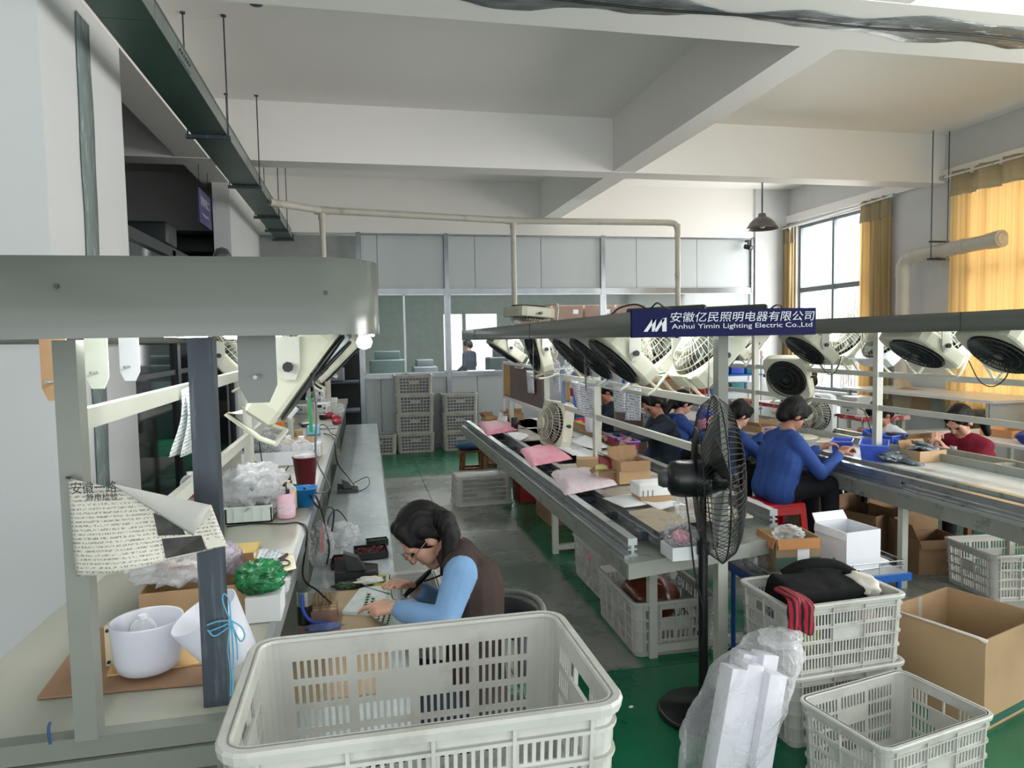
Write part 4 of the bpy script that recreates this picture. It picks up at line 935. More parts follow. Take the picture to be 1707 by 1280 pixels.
# -- man in blue work coat on the red stool
def sitter(label, hx, hy, facing, mats, hz=1.13, lean=.16, hands=None, seat=.34, look_dn=.75, style='short', voxel=.009, cuff=None, elbow_out=.12, handz=.80, reach=.36, tail=None, short=False, group=None, sc=1., yawh=0., knees=True):
    """seated worker: head centre at (hx,hy,hz); facing = angle of the chest"""
    f = Vx((math.cos(facing), math.sin(facing), 0)); l = Vx((-f.y, f.x, 0)); h = Vx((hx, hy, hz)); neck = h-f*.055+Vx((0, 0, -.135)); pelv = Vx((neck.x, neck.y, seat+.10))-f*lean; che = neck-f*.045+Vx((0, 0, -.17))
    sL, sR = neck+l*.165-f*.02+Vx((0, 0, -.06)), neck-l*.165-f*.02+Vx((0, 0, -.06))
    if hands: hL, hR = [Vx(p) for p in hands]
    else: hL, hR = neck+f*reach+l*.07, neck+f*reach-l*.07; hL.z = hR.z = handz
    def elbow(s_, hnd, sg):
        d = hnd-s_; L = d.length; a, b_ = .27, .30; L = min(L, a+b_-.01); x = (a*a-b_*b_+L*L)/(2*L); y = math.sqrt(max(0, a*a-x*x)); dn = d.normalized(); o_ = (Vx((0, 0, -1))+l*sg*elbow_out*3-f*.2); o_ = (o_-dn*o_.dot(dn)).normalized(); return s_+dn*x+o_*y
    lk = (Matrix.Rotation(yawh, 3, 'Z') @ f)*(1-look_dn*.5)+Vx((0, 0, -look_dn))
    kz = seat+.12
    kn = (pelv+f*.38+l*.12, pelv+f*.38-l*.12); kn = [Vx((q.x, q.y, kz)) for q in kn]; an = [Vx((q.x, q.y, .07))+f*.03 for q in kn]
    return person(label, pelv, che, neck, h, lk, sL, sR, elbow(sL, hL, 1), elbow(sR, hR, -1), hL, hR, kn, an, mats, voxel, style, True, cuff, group, scale=sc, tail=tail, short=short)
def hd(px, py, X): return at(px, py, X=X)
q = hd(1322, 692, 3.16)
t, H_ = sitter('man in a blue work coat and glasses seated on the red stool', q.x, q.y, .0, (skin_w, blue_coat, dark_trs), q.z, .10, [(3.52, q.y+.12, .83), (3.50, q.y-.12, .83)], .46, .7, 'short', .008, sc=1.08)
glasses(t, H_); man_xy = t.location.copy()
q = hd(1138, 672, 3.14)
pw = sitter('woman in blue coat with pink under-sleeves and long dark hair', q.x, q.y, .05, (skin, blue_coat, dark_trs), q.z, .18, [(3.52, q.y+.12, .86), (3.50, q.y-.14, .86)], .42, .6, 'long', .01, cuff=pink_cloth, tail=[at(1124, 664, Y=q.y), at(1110, 684, Y=q.y), at(1100, 705, Y=q.y), at(1097, 722, Y=q.y)], sc=1.08)
q = hd(1232, 692, 3.16)
pw2 = sitter('worker in a blue coat with pink collar half hidden behind the tall wire fan', q.x, q.y, .1, (skin, blue_coat, dark_trs), q.z, .18, [(3.52, q.y+.13, .85), (3.50, q.y-.14, .85)], .43, .65, 'short', .01, sc=1.02)
q = hd(1600, 702, 4.84)
pr = sitter('woman in a maroon jacket with a black ponytail behind the right conveyor', q.x, q.y, PI+.15, (skin, maroon, dark_trs), q.z, .10, [at(1572, 742, Y=q.y-.05), at(1560, 733, Y=q.y+.07)], .45, .62, 'long', .008, tail=[at(1612, 690, Y=q.y), at(1628, 690, Y=q.y+.1), at(1640, 705, Y=q.y+.12), at(1646, 722, Y=q.y+.12)], sc=1.12)
part('shirt_front', MB().sheet(lambda u, v, q=q: (q.x-.085+.02*abs(u-.5), q.y-.03+.07*u*(1-v*.6)-.02, q.z-.20-.16*v), 4, 6, .004), white_cloth, pr[0])
q = hd(1468, 690, 4.86)
pwh = sitter('worker in a white shirt with dark hair behind the right conveyor post', q.x, q.y, PI, (skin_w, white_cloth, dark_trs), q.z, .12, [at(1424, 722, Y=q.y-.05), at(1440, 722, Y=q.y+.15)], .45, .75, 'bun', .01, short=True, sc=1.12)
q = hd(1345, 680, 4.85)
ph = sitter('worker in white clothes mostly hidden behind the man in blue', q.x, q.y, PI, (skin, white_cloth, dark_trs), 1.17, .10, None, .45, .6, 'bun', .012, sc=1.0, handz=.86)
pd = sitter('worker in a dark striped jacket reaching over the middle line', 2.60, 6.0, PI, (skin_w, dark_jkt, jeans), 1.10, .05, [at(1008, 728, Y=5.8), at(1040, 738, Y=5.35)], .42, .6, 'short', .01, sc=1.05)
prr = sitter('dark-jacketed worker with red sleeves reaching over the middle line behind hung papers', 2.58, 7.25, PI, (skin_w, dark_jkt, dark_trs), 1.12, .05, [at(948, 702, Y=7.1), at(962, 706, Y=6.9)], .42, .6, 'short', .01, cuff=red_cloth, sc=1.0)
# distant standing figure in the next room
def stander(label, x, y, mats, face=PI/2):
    f = Vx((math.cos(face), math.sin(face), 0)); l = Vx((-f.y, f.x, 0)); B = Vx((x, y, 0)); z = lambda h, a=0, b_=0: B+l*a+f*b_+Vx((0, 0, h))
    return person(label, z(.93), z(1.22), z(1.44), z(1.58, 0, .03), f*.8-Vx((0, 0, .5)), z(1.38, .18), z(1.38, -.18), z(1.12, .22), z(1.12, -.22), z(.98, .2, .22), z(.98, -.2, .22), (z(.5, .1, .02), z(.5, -.1, .02)), (z(.08, .1), z(.08, -.1)), mats, .016, 'short')
stander('dark figure standing in the bright room beyond the back partition', 2.45, 15.9, (skin_w, dark_jkt, dark_trs), 2.4)
# -- stools under the sitters
def stool_plastic(label, x, y, h=.325, w=.30, m=red_plastic):
    t = thing('plastic_stool', label, 'stool', (x, y, 0)); s_ = MB().rbox((x, y, h-.015), (w, w, .03), .014); part('seat', s_, m, t)
    m2 = MB(); d = w/2
    for k in range(4):
        c, s2 = math.cos(k*PI/2), math.sin(k*PI/2)
        T = lambda a, z, q: (x+c*a-s2*(-q), y+s2*a+c*(-q), z)
        b0 = d+.03
        for sg in (-1, 1):
            lg_ = MB().hexa([T(sg*(b0-.05), 0, b0), T(sg*b0, 0, b0), T(sg*b0, 0, b0-.02), T(sg*(b0-.05), 0, b0-.02), T(sg*(d-.05), h-.02, d), T(sg*(d-.005), h-.02, d), T(sg*(d-.005), h-.02, d-.02), T(sg*(d-.05), h-.02, d-.02)])
            part('leg', lg_, m, t)
        part('apron', MB().hexa([T(-d+.01, h-.08, d+.008), T(d-.01, h-.08, d+.008), T(d-.01, h-.08, d-.005), T(-d+.01, h-.08, d-.005), T(-d+.01, h-.02, d), T(d-.01, h-.02, d), T(d-.01, h-.02, d-.012), T(-d+.01, h-.02, d-.012)]), m, t)
    return t
rs = stool_plastic('bright red plastic stool with worn top under the man in blue', man_xy.x, man_xy.y, .47, .32)
for o_, ch_ in ((rs, 1),): pass
def stool_wood(label, x, y, h=.36):
    t = thing('wooden_stool', label, 'stool', (x, y, 0)); wd = mat('stool_wood', (120, 74, 36), .5, var=.2, scale=5, stretch=(6, 6, 1))
    part('seat', MB().rbox((x, y, h-.015), (.32, .26, .03), .006), wd, t)
    for sx in (-1, 1):
        for sy in (-1, 1): part('leg', MB().hexa([(x+sx*.13-.02, y+sy*.10-.02, 0), (x+sx*.13+.02, y+sy*.10-.02, 0), (x+sx*.13+.02, y+sy*.10+.02, 0), (x+sx*.13-.02, y+sy*.10+.02, 0), (x+sx*.11-.02, y+sy*.085-.02, h-.03), (x+sx*.11+.02, y+sy*.085-.02, h-.03), (x+sx*.11+.02, y+sy*.085+.02, h-.03), (x+sx*.11-.02, y+sy*.085+.02, h-.03)]), wd, t)
    for sy in (-1, 1): part('stretcher', MB().box(x-.12, x+.12, y+sy*.095-.012, y+sy*.095+.012, .10, .14), wd, t)
    for sx in (-1, 1): part('stretcher', MB().box(x+sx*.12-.012, x+sx*.12+.012, y-.09, y+.09, .16, .19), wd, t)
    return t
stool_wood('wooden stool with a blue cushion standing in the aisle near the crate stacks', 1.33, 8.62, .36)
solo('seat_cushion', MB().blob((1.33, 8.60, .41), (.21, .16, .05), 3, .12, 3, 3, flat=.362), cloth('blue_cushion', (58, 92, 122)), 'blue quilted cushion tied on the wooden stool in the aisle', 'cushion')
for o_, lb in ((pw, 'wooden stool under the far woman in blue with pink sleeves'), (pw2, 'wooden stool under the blue-coated worker behind the wire fan'), (pr, 'wooden stool under the woman in maroon'), (pwh, 'wooden stool under the white-shirted worker'), (pd, 'wooden stool under the worker in the dark jacket'), (prr, 'wooden stool under the red-sleeved worker'), (ph, 'wooden stool under the hidden worker in white')):
    stool_wood(lb, o_[0].location.x, o_[0].location.y, .42)
# ---------------------------------------------------------------- builders for loose goods
def carton(name, label, c, size, rotz=0., flaps=(), m=None, mi=None, cat='box', grp=None, closed=False, extra=None, th=.004):
    """open or closed cardboard box; c = centre of its underside; flaps: (side, angle outward deg, length)"""
    m = m or kraft; mi = mi or kraft_in; w, d, h = size; t = thing(name, label, cat, c, rotz, grp)
    b_ = MB().box(-w/2, w/2, -d/2, -d/2+th, 0, h).box(-w/2, w/2, d/2-th, d/2, 0, h).box(-w/2, -w/2+th, -d/2+th, d/2-th, 0, h).box(w/2-th, w/2, -d/2+th, d/2-th, 0, h).box(-w/2+th, w/2-th, -d/2+th, d/2-th, 0, th)
    part('wall', b_, m, t, False)
    if closed: part('lid', MB().box(-w/2, w/2, -d/2, -.001, h, h+th).box(-w/2, w/2, .001, d/2, h, h+th), m, t, False)
    for s_, ang, L in flaps:
        a = math.radians(ang); W_ = (w if s_ in 'fb' else d)-.006; oy = math.sin(a)*L; oz = math.cos(a)*L
        T = {'f': lambda u, o_, z: (u, -d/2-o_, h+z), 'b': lambda u, o_, z: (u, d/2+o_, h+z), 'l': lambda u, o_, z: (-w/2-o_, u, h+z), 'r': lambda u, o_, z: (w/2+o_, u, h+z)}[s_]
        nx, nz = math.cos(a)*th, -math.sin(a)*th
        part('flap', MB().hexa([T(-W_/2, 0, 0), T(W_/2, 0, 0), T(W_/2, -nx, -nz), T(-W_/2, -nx, -nz), T(-W_/2*.97, oy, oz), T(W_/2*.97, oy, oz), T(W_/2*.97, oy-nx, oz-nz), T(-W_/2*.97, oy-nx, oz-nz)]), mi, t, False)
    return t
bagf = film('bag_film', (246, 248, 252), .08, .6, .1, .7, 16); bagd = film('dense_bag_film', (246, 248, 250), .3, .85, .15, .7, 18)
pinkf = mat('pink_foam', (226, 150, 168), .4, var=.12, scale=30, bump=.6, bscale=50); pale_pink = mat('pale_foam', (232, 214, 222), .4, var=.08, scale=30, bump=.6, bscale=40)
bits = mat('small_parts', (150, 156, 156), .3, metal=.4, var=.8, scale=90, bump=1., bscale=90)
def bag(label, c, r, seed=1, m=None, fill=None, fr_=.8, flat=None, cat='bag', grp=None, knot=False):
    t = thing('plastic_bag', label, cat, (c[0], c[1], c[2]-r[2]), 0, grp); fl = flat if flat is not None else c[2]-r[2]*.8
    t.location.z = fl
    mb = MB().blob(c, r, 4, .38, 4.5, seed, fl, ridge=True)
    if knot: mb.tube([(c[0], c[1], c[2]+r[2]*.75), (c[0]+.005, c[1], c[2]+r[2]*1.1), (c[0]-.005, c[1], c[2]+r[2]*1.35)], [.02, .008, .018], 10)
    part('film', mb, m or bagf, t)
    if fill: part('contents', MB().blob((c[0], c[1], c[2]-r[2]*.15), [q*fr_ for q in r], 3, .2, 6, seed+5, fl+.002), fill, t, kind='stuff')
    return t
def bin_(label, c, size, rotz, grp, m=None, rx=0):
    w, d, h = size; t = thing('parts_bin', label, 'bin', c, rotz, grp); t.rotation_euler = (rx, 0, rotz); k = .84; th = .003
    out = [(-w/2, -d/2), (w/2, -d/2), (w/2, d/2), (-w/2, d/2)]
    def ring(s_, z, o_=0): return [((x-math.copysign(o_, x))*s_, (y-math.copysign(o_, y))*s_, z) for x, y in out]
    vv = ring(k, 0)+ring(1, h)+ring(1, h, th)+ring(k, .004, th); fs = [(3, 2, 1, 0), (12, 13, 14, 15)]
    for a in range(3): fs += [(a*4+q, a*4+(q+1) % 4, (a+1)*4+(q+1) % 4, (a+1)*4+q) for q in range(4)]
    part('shell', MB().add(vv, fs), m or blue_plastic, t, False)
    rm = MB(); o_ = .006
    for (x0, x1, y0, y1) in ((-w/2-o_, w/2+o_, -d/2-o_, -d/2+.001), (-w/2-o_, w/2+o_, d/2-.001, d/2+o_), (-w/2-o_, -w/2+.001, -d/2, d/2), (w/2-.001, w/2+o_, -d/2, d/2)): rm.box(x0, x1, y0, y1, h-.006, h+.003)
    part('rim', rm, mat('bin_rim', (108, 138, 226), .4), t, False)
    rb = MB()
    for a in (.33, .66):
        s_ = k+(1-k)*a; z = h*a
        for y in (-1, 1): rb.box(-w/2*s_, w/2*s_, y*d/2*s_-.003, y*d/2*s_+.003, z-.0015, z+.0015)
        for x in (-1, 1): rb.box(x*w/2*s_-.003, x*w/2*s_+.003, -d/2*s_, d/2*s_, z-.0015, z+.0015)
    n = 7
    for q in range(1, n):
        u = -w/2+w*q/n
        for y in (-1, 1): rb.hexa([(u*k-.0015, y*d/2*k-.003, 0), (u*k+.0015, y*d/2*k-.003, 0), (u*k+.0015, y*d/2*k+.003, 0), (u*k-.0015, y*d/2*k+.003, 0), (u-.0015, y*d/2-.003, h), (u+.0015, y*d/2-.003, h), (u+.0015, y*d/2+.003, h), (u-.0015, y*d/2+.003, h)])
    part('grid', rb, mat('bin_rib', (48, 78, 180), .4), t, False, kind='stuff')
    return t
def cable(label, pts, r=.004, m=None, n=8, name='cable'):
    return solo(name, MB().tube(curve(pts, n), r, 6), m or wire_black, label, 'cable')
def sheet_paper(label, corners, z=None, m=None, curl=.01, name='paper_sheet', cat='paper', seed=0, grp=None, th=.0008):
    """paper from its four corners (world points)"""
    A, B, C_, D = [Vector(p) for p in corners]
    def f(u, v): p = A*(1-u)*(1-v)+B*u*(1-v)+C_*u*v+D*(1-u)*v; return (p.x, p.y, p.z+curl*(math.sin(u*3.3+seed)*math.sin(v*2.7+seed*2)+.5)*.8)
    return solo(name, MB().sheet(f, 8, 8, th), m or paper, label, cat, grp)
def print_mat(name, base, ink, rows=60., cols=160., th=.5, axis='XZ'):
    """paper with illegible rows of fine print"""
    m = mat(name, base, .75, var=.04); nt = m.node_tree; N = nt.nodes; L = nt.links; b_ = N['Principled BSDF']; src = b_.inputs['Base Color'].links[0].from_socket
    tc = N.new('ShaderNodeTexCoord'); sp = N.new('ShaderNodeSeparateXYZ'); L.new(tc.outputs['Object'], sp.inputs[0]); o = {'X': 0, 'Y': 1, 'Z': 2}
    def mt(op, a, v):
        q = N.new('ShaderNodeMath'); q.operation = op; L.new(a, q.inputs[0])
        if isinstance(v, (int, float)): q.inputs[1].default_value = v
        else: L.new(v, q.inputs[1])
        return q.outputs[0]
    rowc = mt('MULTIPLY', sp.outputs[o[axis[1]]], rows); fr_ = mt('FRACT', rowc, 0); inrow = mt('LESS_THAN', fr_, .5); fl_ = mt('FLOOR', rowc, 0)
    cb = N.new('ShaderNodeCombineXYZ'); L.new(mt('MULTIPLY', sp.outputs[o[axis[0]]], cols), cb.inputs[0]); L.new(mt('MULTIPLY', fl_, 7.3), cb.inputs[1]); L.new(mt('MULTIPLY', fr_, 2.2), cb.inputs[2])
    n = N.new('ShaderNodeTexNoise'); n.inputs['Scale'].default_value = 1.; n.inputs['Detail'].default_value = 1; L.new(cb.outputs[0], n.inputs[0])
    k = mt('MULTIPLY', mt('GREATER_THAN', n.outputs[0], th), inrow)
    mx = N.new('ShaderNodeMix'); mx.data_type = 'RGBA'; L.new(k, mx.inputs[0]); L.new(src, mx.inputs[6]); mx.inputs[7].default_value = lin(ink)+(1,); L.new(mx.outputs[2], b_.inputs['Base Color'])
    return m
def mpp(p): # metres per photograph pixel at a world point
    return (Vector(p)-Vector((0, 0, EYE))).dot(FWD)/FPX
def vprof(prof, c, m, t, name, n=24, **k): return part(name, MB().lathe([(r, z+c[2]) for r, z in prof], (c[0], c[1], 0), n), m, t, True, **k)

# ---------------------------------------------------------------- near end of the left workbench
ZU, ZL = .952, .652
def U(px, py, dz=0): return at(px, py, Z=ZU+dz)
def Lw(px, py, dz=0): return at(px, py, Z=ZL+dz)
bd = MB(); q = [U(62, 1166), U(352, 1140), U(352, 1078), U(150, 1046)]; bd.hexa(q+[p+Vx((0, 0, .005)) for p in q])
solo('fiberboard_sheet', bd, mat('hardboard', (150, 116, 88), .75, var=.08), 'brown hardboard sheet lying under the white lampshades on the near bench end', 'board')
bd = MB(); q = [U(178, 1128, .006), U(352, 1106, .006), U(352, 1060, .006), U(200, 1066, .006)]; bd.hexa(q+[p+Vx((0, 0, .004)) for p in q])
solo('yellow_board', bd, mat('tan_board', (196, 160, 104), .75, var=.06), 'yellowish board on the hardboard directly below the white lampshades', 'board')
opal = mat('opal_plastic', (232, 234, 242), .25, var=.01, translucent=.25)
c = U(249, 1112, .012); s_ = mpp(c); R0 = 56*s_
t = thing('lampshade_bowl', 'round white opal lampshade bowl holding a clear bulb, on the near bench end', 'lampshade', c)
H0 = 84*s_; pr_ = [(0, .0), (R0*.72, 0), (R0*.84, H0*.06), (R0*.93, H0*.25), (R0, H0*.96), (R0*.99, H0), (R0*.95, H0*.98), (R0*.89, H0*.28), (R0*.8, H0*.1), (0, H0*.07)]
vprof(pr_, c, opal, t, 'bowl', 36)
clear = film('clear_plastic', (245, 246, 250), .12, .8, .04, 0)
def bulb(label, c, r, grp='clear globe bulbs'):
    t = thing('globe_bulb', label, 'bulb', (c[0], c[1], c[2]-r), 0, grp); part('globe', MB().lathe([(r*math.sin(a), c[2]-r*math.cos(a)) for a in np.linspace(0, PI*.9, 14)], (c[0], c[1], 0), 24), clear, t); part('neck', MB().cyl((c[0], c[1], c[2]+r*.92), (c[0], c[1], c[2]+r*1.25), r*.32, n=12), white_plastic, t); return t
bulb('clear globe bulb lying inside the round white lampshade', (c[0]-.012, c[1]+.012, c[2]+H0*.72), 21*s_)
c2 = U(392, 1112, .012); s2 = mpp(c2); t = thing('lampshade_cone', 'white tapered lampshade lying tilted behind the dark post on the bench', 'lampshade', c2)
Rm = Euler((math.radians(8), math.radians(-26), 0)).to_matrix(); m = MB(); Rb, Rt, Hh = 40*s2, 56*s2, 98*s2
m.lathe([(0, 0), (Rb*.9, 0), (Rb, .006), (Rt, Hh), (Rt*.96, Hh), (Rb*.94, .01), (0, .008)], c2+Vx((.0, 0, .022)), 32, Rm); part('bowl', m, opal, t)
t = thing('power_adapter', 'narrow beige plastic holder standing against the near cream post', 'adapter', U(182, 1128))
c = U(183, 1115); part('body', MB().rbox((c.x, c.y+.02, c.z+.052), (.022, .03, .10), .005), mat('beige_plastic', (206, 196, 160), .5), t); part('screw', MB().cyl((c.x-.002, c.y+.004, c.z+.09), (c.x-.002, c.y, c.z+.09), .004, n=8), black_plastic, t); part('screw', MB().cyl((c.x-.002, c.y+.004, c.z+.015), (c.x-.002, c.y, c.z+.015), .004, n=8), black_plastic, t)
c = U(320, 1040); carton('carton', 'open brown carton behind the white lampshades on the near bench end', (c.x+.0, c.y+.13, ZU), (.28, .20, .085), .05, (('b', 10, .03), ('r', 15, .07)))
bag('big crumpled clear plastic bag over the carton behind the lampshades', (c.x-.055, c.y+.15, ZU+.125), (.125, .11, .06), 3, bagd, flat=ZU+.088)
bag('small purple-tinted bag between the dark post and the carton', (c.x+.065, c.y+.15, ZU+.12), (.045, .05, .05), 8, film('lilac_film', (214, 204, 226), .3, .8, .2, 1., 30), flat=ZU+.088)
c = U(440, 1035); carton('white_box', 'small white carton under the green bag on the bench edge', (c.x, c.y+.05, ZU), (.09, .12, .065), 0, (), white_plastic, white_plastic, closed=True)
bag('crumpled dark green plastic bag on the small white carton', (c.x-.012, c.y+.055, ZU+.105), (.062, .06, .042), 5, mat('green_film', (28, 110, 62), .25, var=.3, scale=30, bump=.8, bscale=40), flat=ZU+.07)
# envelope, papers, scissors
env = [U(375, 958, .02), U(398, 955, .02), U(436, 908, .004), U(378, 912, .004)]
bx_ = MB(); bx_.hexa(env+[p+Vx((0, 0, .012)) for p in env]); solo('envelope', bx_, mat('manila', (214, 186, 108), .7, var=.04), 'thick yellow manila envelope on the bench beside the dark post', 'envelope')
pm1 = print_mat('printed_sheet', (222, 228, 234), (150, 160, 175), 70, 120, .5, 'YX')
for k, (a, b_, cc, d) in enumerate((((392, 962), (420, 962), (450, 917), (424, 917)), ((412, 960), (440, 960), (470, 918), (442, 916)), ((428, 958), (462, 955), (480, 925), (452, 918)))):
    sheet_paper(['leftmost printed sheet beside the yellow envelope', 'middle printed sheet under the scissors', 'right printed sheet under the scissors'][k], [U(*a, .004+.003*k), U(*b_, .004+.003*k), U(*cc, .004+.003*k), U(*d, .004+.003*k)], m=pm1, curl=.008, seed=k, grp='papers on the left bench')
sheet_paper('pale yellow slip hanging over the bench edge by the scissors', [U(466, 955, .012), U(494, 948, .012), U(490, 925, .014), U(474, 922, .014)], m=mat('cream_paper', (236, 230, 196), .7), curl=.004)
t = thing('scissors', 'scissors with dark brown handles on the printed sheets', 'scissors', U(455, 940, .015)); part('blade', MB().cyl(U(444, 952, .018), U(468, 932, .02), .002, .006, 6), alum, t)
part('handle', MB().tube([U(474+9*math.cos(a), 938+5*math.sin(a), .022) for a in np.linspace(0, 2*PI, 12)], .003, 6), mat('brown_handle', (70, 48, 40), .4), t); part('handle', MB().cyl(U(466, 934, .02), U(478, 924, .022), .009, .006, 8), mat('brown_handle', (70, 48, 40)), t)
bag('clear film wrap hanging over the bench edge beside the green bag', (U(468, 985).x-.012, U(468, 985).y, ZU+.012), (.035, .10, .012), 9, bagf, flat=ZU)
# poster tied between the near posts
pmat = print_mat('notice_print', (206, 202, 190), (142, 138, 128), 128, 420, .5, 'XZ')
A, B_, C2, D2 = at(127, 961, Y=1.44), at(378, 912, Y=1.465), at(352, 842, Y=1.45), at(114, 797, Y=1.44)
def pf(u, v):
    a = A.lerp(B_, u); b2 = D2.lerp(C2, u); p = a.lerp(b2, v); bow = .018*math.sin(u*PI)*(1 if u < .9 else .6)+.012*(1-v)*math.sin(u*5); return (p.x, p.y-bow-.004*math.sin(u*7+v*3), p.z)
t = thing('notice_poster', 'weathered printed notice tied across the near posts, its top corner folded down', 'poster', (A.x, 1.44, A.z)); o_ = part('sheet', MB().sheet(pf, 24, 12, .0006), pmat, t)
# folded-over upper flap (blank back of the sheet)
F1, F2, F3, F4 = at(185, 806, Y=1.415), at(352, 842, Y=1.425), at(322, 893, Y=1.41), at(236, 838, Y=1.412)
part('folded_corner', MB().sheet(lambda u, v: tuple((F1.lerp(F2, u)).lerp(F1.lerp(F3, u), v) - Vx((0, .012*math.sin(v*PI)*u, 0))), 14, 8, .0006), mat('notice_back', (176, 174, 168), .7, var=.05, scale=12), t)
ph_ = mat('dark_photo', (52, 50, 48), .6, var=.6, scale=40)
part('printed_photo', MB().add([pf(.60, .04)+(), pf(.86, .03), pf(.86, .33), pf(.60, .35)], [(0, 1, 2, 3)]), ph_, t).location.y -= .0015
part('printed_photo', MB().add([pf(.58, .40), pf(.76, .38), pf(.74, .62), pf(.58, .75)], [(0, 1, 2, 3)]), ph_, t).location.y -= .0015
ink = mat('ink', (48, 46, 44), .7)
dx = (B_-A).normalized(); ang = math.atan2(-.02, 1)
def Tp(px, py, Y=1.415): p = at(px, py, Y=Y)-t.location; return Matrix.Translation(p) @ Matrix.Rotation(.02, 4, 'Y') @ T_front(0, 0, 0)
text_part('安徽一路', .024, Tp(119, 822), ink, t, 'title_lettering', 1., .075); text_part('静电检验', .014, Tp(144, 834), ink, t, 'subtitle_lettering', 1.1, .052)
part('margin_strip', MB().add([pf(.87, .03), pf(.985, .03), pf(.985, .9), pf(.87, .75)], [(0, 1, 2, 3)]), mat('notice_margin', (200, 198, 186), .7), t).location.y -= .0012
part('tie', MB().cyl(at(117, 797, Y=1.47), at(112, 796, Y=1.43), .003, n=6), wire_black, t)
# blue string on the dark post
bs = mat('blue_string', (86, 170, 206), .5); t = thing('string_bow', 'light blue plastic string tied in a bow round the dark steel post', 'string', at(372, 1040, Y=1.52)); q = lambda px, py: at(px, py, Y=1.518)
for pts in ([(345, 1042), (362, 1036), (384, 1034)], [(384, 1034), (372, 1005), (373, 990), (382, 1000), (385, 1034)], [(385, 1034), (402, 1045), (408, 1060), (400, 1068), (386, 1040)], [(350, 1052), (370, 1044), (384, 1038)], [(385, 1036), (388, 1080), (389, 1120), (387, 1155)], [(384, 1036), (380, 1080), (384, 1120), (384, 1160)], [(386, 1036), (394, 1070), (396, 1100)], [(346, 1050), (358, 1060), (382, 1045)]):
    part('strand', MB().tube(curve([q(*p) for p in pts], 5), .0016, 5), bs, t)
cable('thin blue tie hanging from the front rail of the left bench', [at(84, 1203, Y=1.445), at(81, 1215, Y=1.44), at(84, 1240, Y=1.44)], .003, mat('blue_tie', (40, 70, 110), .5), name='tie_string')
t = thing('hung_drawings', 'two printed drawing sheets clipped to the rail behind the dark post', 'paper', at(310, 640, X=-.52)); 
def hang(px, pts, X, m): P_ = [at(*p, X=X) for p in pts]; return MB().sheet(lambda u, v: tuple(P_[0].lerp(P_[1], u).lerp(P_[3].lerp(P_[2], u), v)+Vx((.01*math.sin(v*4), 0, 0))), 6, 8, .0006)
dr = print_mat('drawing_print', (222, 228, 226), (120, 130, 134), 90, 160, .5, 'YZ')
part('sheet', hang(0, [(302, 650), (322, 642), (313, 755), (286, 762)], -.515, dr), dr, t); part('sheet', hang(0, [(308, 648), (350, 636), (352, 745), (305, 762)], -.50, dr), dr, t)

# ---------------------------------------------------------------- middle and far part of the left counter
c = U(412, 872); t = thing('white_tray', 'white plastic tray heaped with film-wrapped parts on the left bench', 'tray', c)
x0, x1 = U(375, 876).x, U(452, 872).x; y0 = c.y
b_ = MB(); cy_ = y0+.10; b_.box(x0, x1, y0, y0+.005, ZU, ZU+.07).box(x0, x1, y0+.2, y0+.205, ZU, ZU+.07).box(x0, x0+.005, y0, y0+.2, ZU, ZU+.07).box(x1-.005, x1, y0, y0+.2, ZU, ZU+.07).box(x0, x1, y0, y0+.2, ZU, ZU+.005)
for k in range(1, 5): b_.box(x0+(x1-x0)*k/5-.002, x0+(x1-x0)*k/5+.002, y0-.004, y0, ZU+.005, ZU+.065)
b_.box(x0-.005, x1+.005, y0-.006, y0, ZU+.064, ZU+.072); part('shell', b_, mat('tray_white', (206, 216, 208), .35), t)
bag('heap of crumpled clear bags in the white tray on the left bench', (x0+.10, y0+.13, ZU+.12), (.14, .14, .10), 11, bagd, bits, .8, flat=ZU+.03)
bag('clear plastic bag heaped behind the white tray', (x0+.05, y0+.42, ZU+.07), (.13, .14, .08), 13, bagf, bits, .6, flat=ZU)
def bottle(label, px, py, w, h, m, cap, capm, grp='bottles on the left bench', pump=False, c=None):
    c = c or U(px, py); s_ = mpp(c); R_ = w*s_/2; H_ = h*s_; t = thing('bottle', label, 'bottle', c, 0, grp)
    vprof([(0, 0), (R_*.92, 0), (R_, H_*.05), (R_, H_*.68), (R_*.85, H_*.80), (R_*.35, H_*.88), (R_*.33, H_*.94), (0, H_*.94)], c, m, t, 'body'); part('cap', MB().cyl((c[0], c[1], c[2]+H_*.86), (c[0], c[1], c[2]+H_*1.02), R_*.42, n=12), capm, t)
    if pump: part('pump', MB().cyl((c[0], c[1], c[2]+H_), (c[0], c[1], c[2]+H_*1.22), R_*.12, n=8).cyl((c[0]-.004, c[1]-.022, c[2]+H_*1.2), (c[0], c[1]+.01, c[2]+H_*1.23), R_*.16, n=8), capm, t)
    return t, c, R_, H_
t, c, R_, H_ = bottle('pink pump bottle with black cap at the front of the left bench', 478, 862, 30, 46, mat('pink_soap', (236, 190, 208), .3), 0, black_plastic, pump=True)
part('printed_label', MB().lathe([(R_*1.01, c.z+H_*.18), (R_*1.01, c.z+H_*.55)], (c.x, c.y, 0), 24), print_mat('label_print', (240, 214, 224), (190, 140, 170), 200, 300, .52, 'XZ'), t)
bottle('pale yellow bottle just behind the pink pump bottle', 478, 848, 34, 46, mat('yellow_soap', (232, 204, 150), .3), 0, mat('peach', (240, 190, 150), .4))
bottle('small red bottle with black top leaning among the clear bags', 428, 806, 12, 30, mat('orange_red', (226, 62, 34), .3), 0, black_plastic)
c = U(507, 842); t = thing('blue_tub', 'bright blue plastic tub beside the pink bottle on the left bench', 'tub', c); s_ = mpp(c)
vprof([(0, 0), (15*s_, 0), (22*s_, 30*s_), (23*s_, 30*s_), (21*s_, 28*s_), (14*s_, .004), (0, .004)], c, mat('cyan_blue', (30, 130, 200), .3), t, 'shell', 4*5)
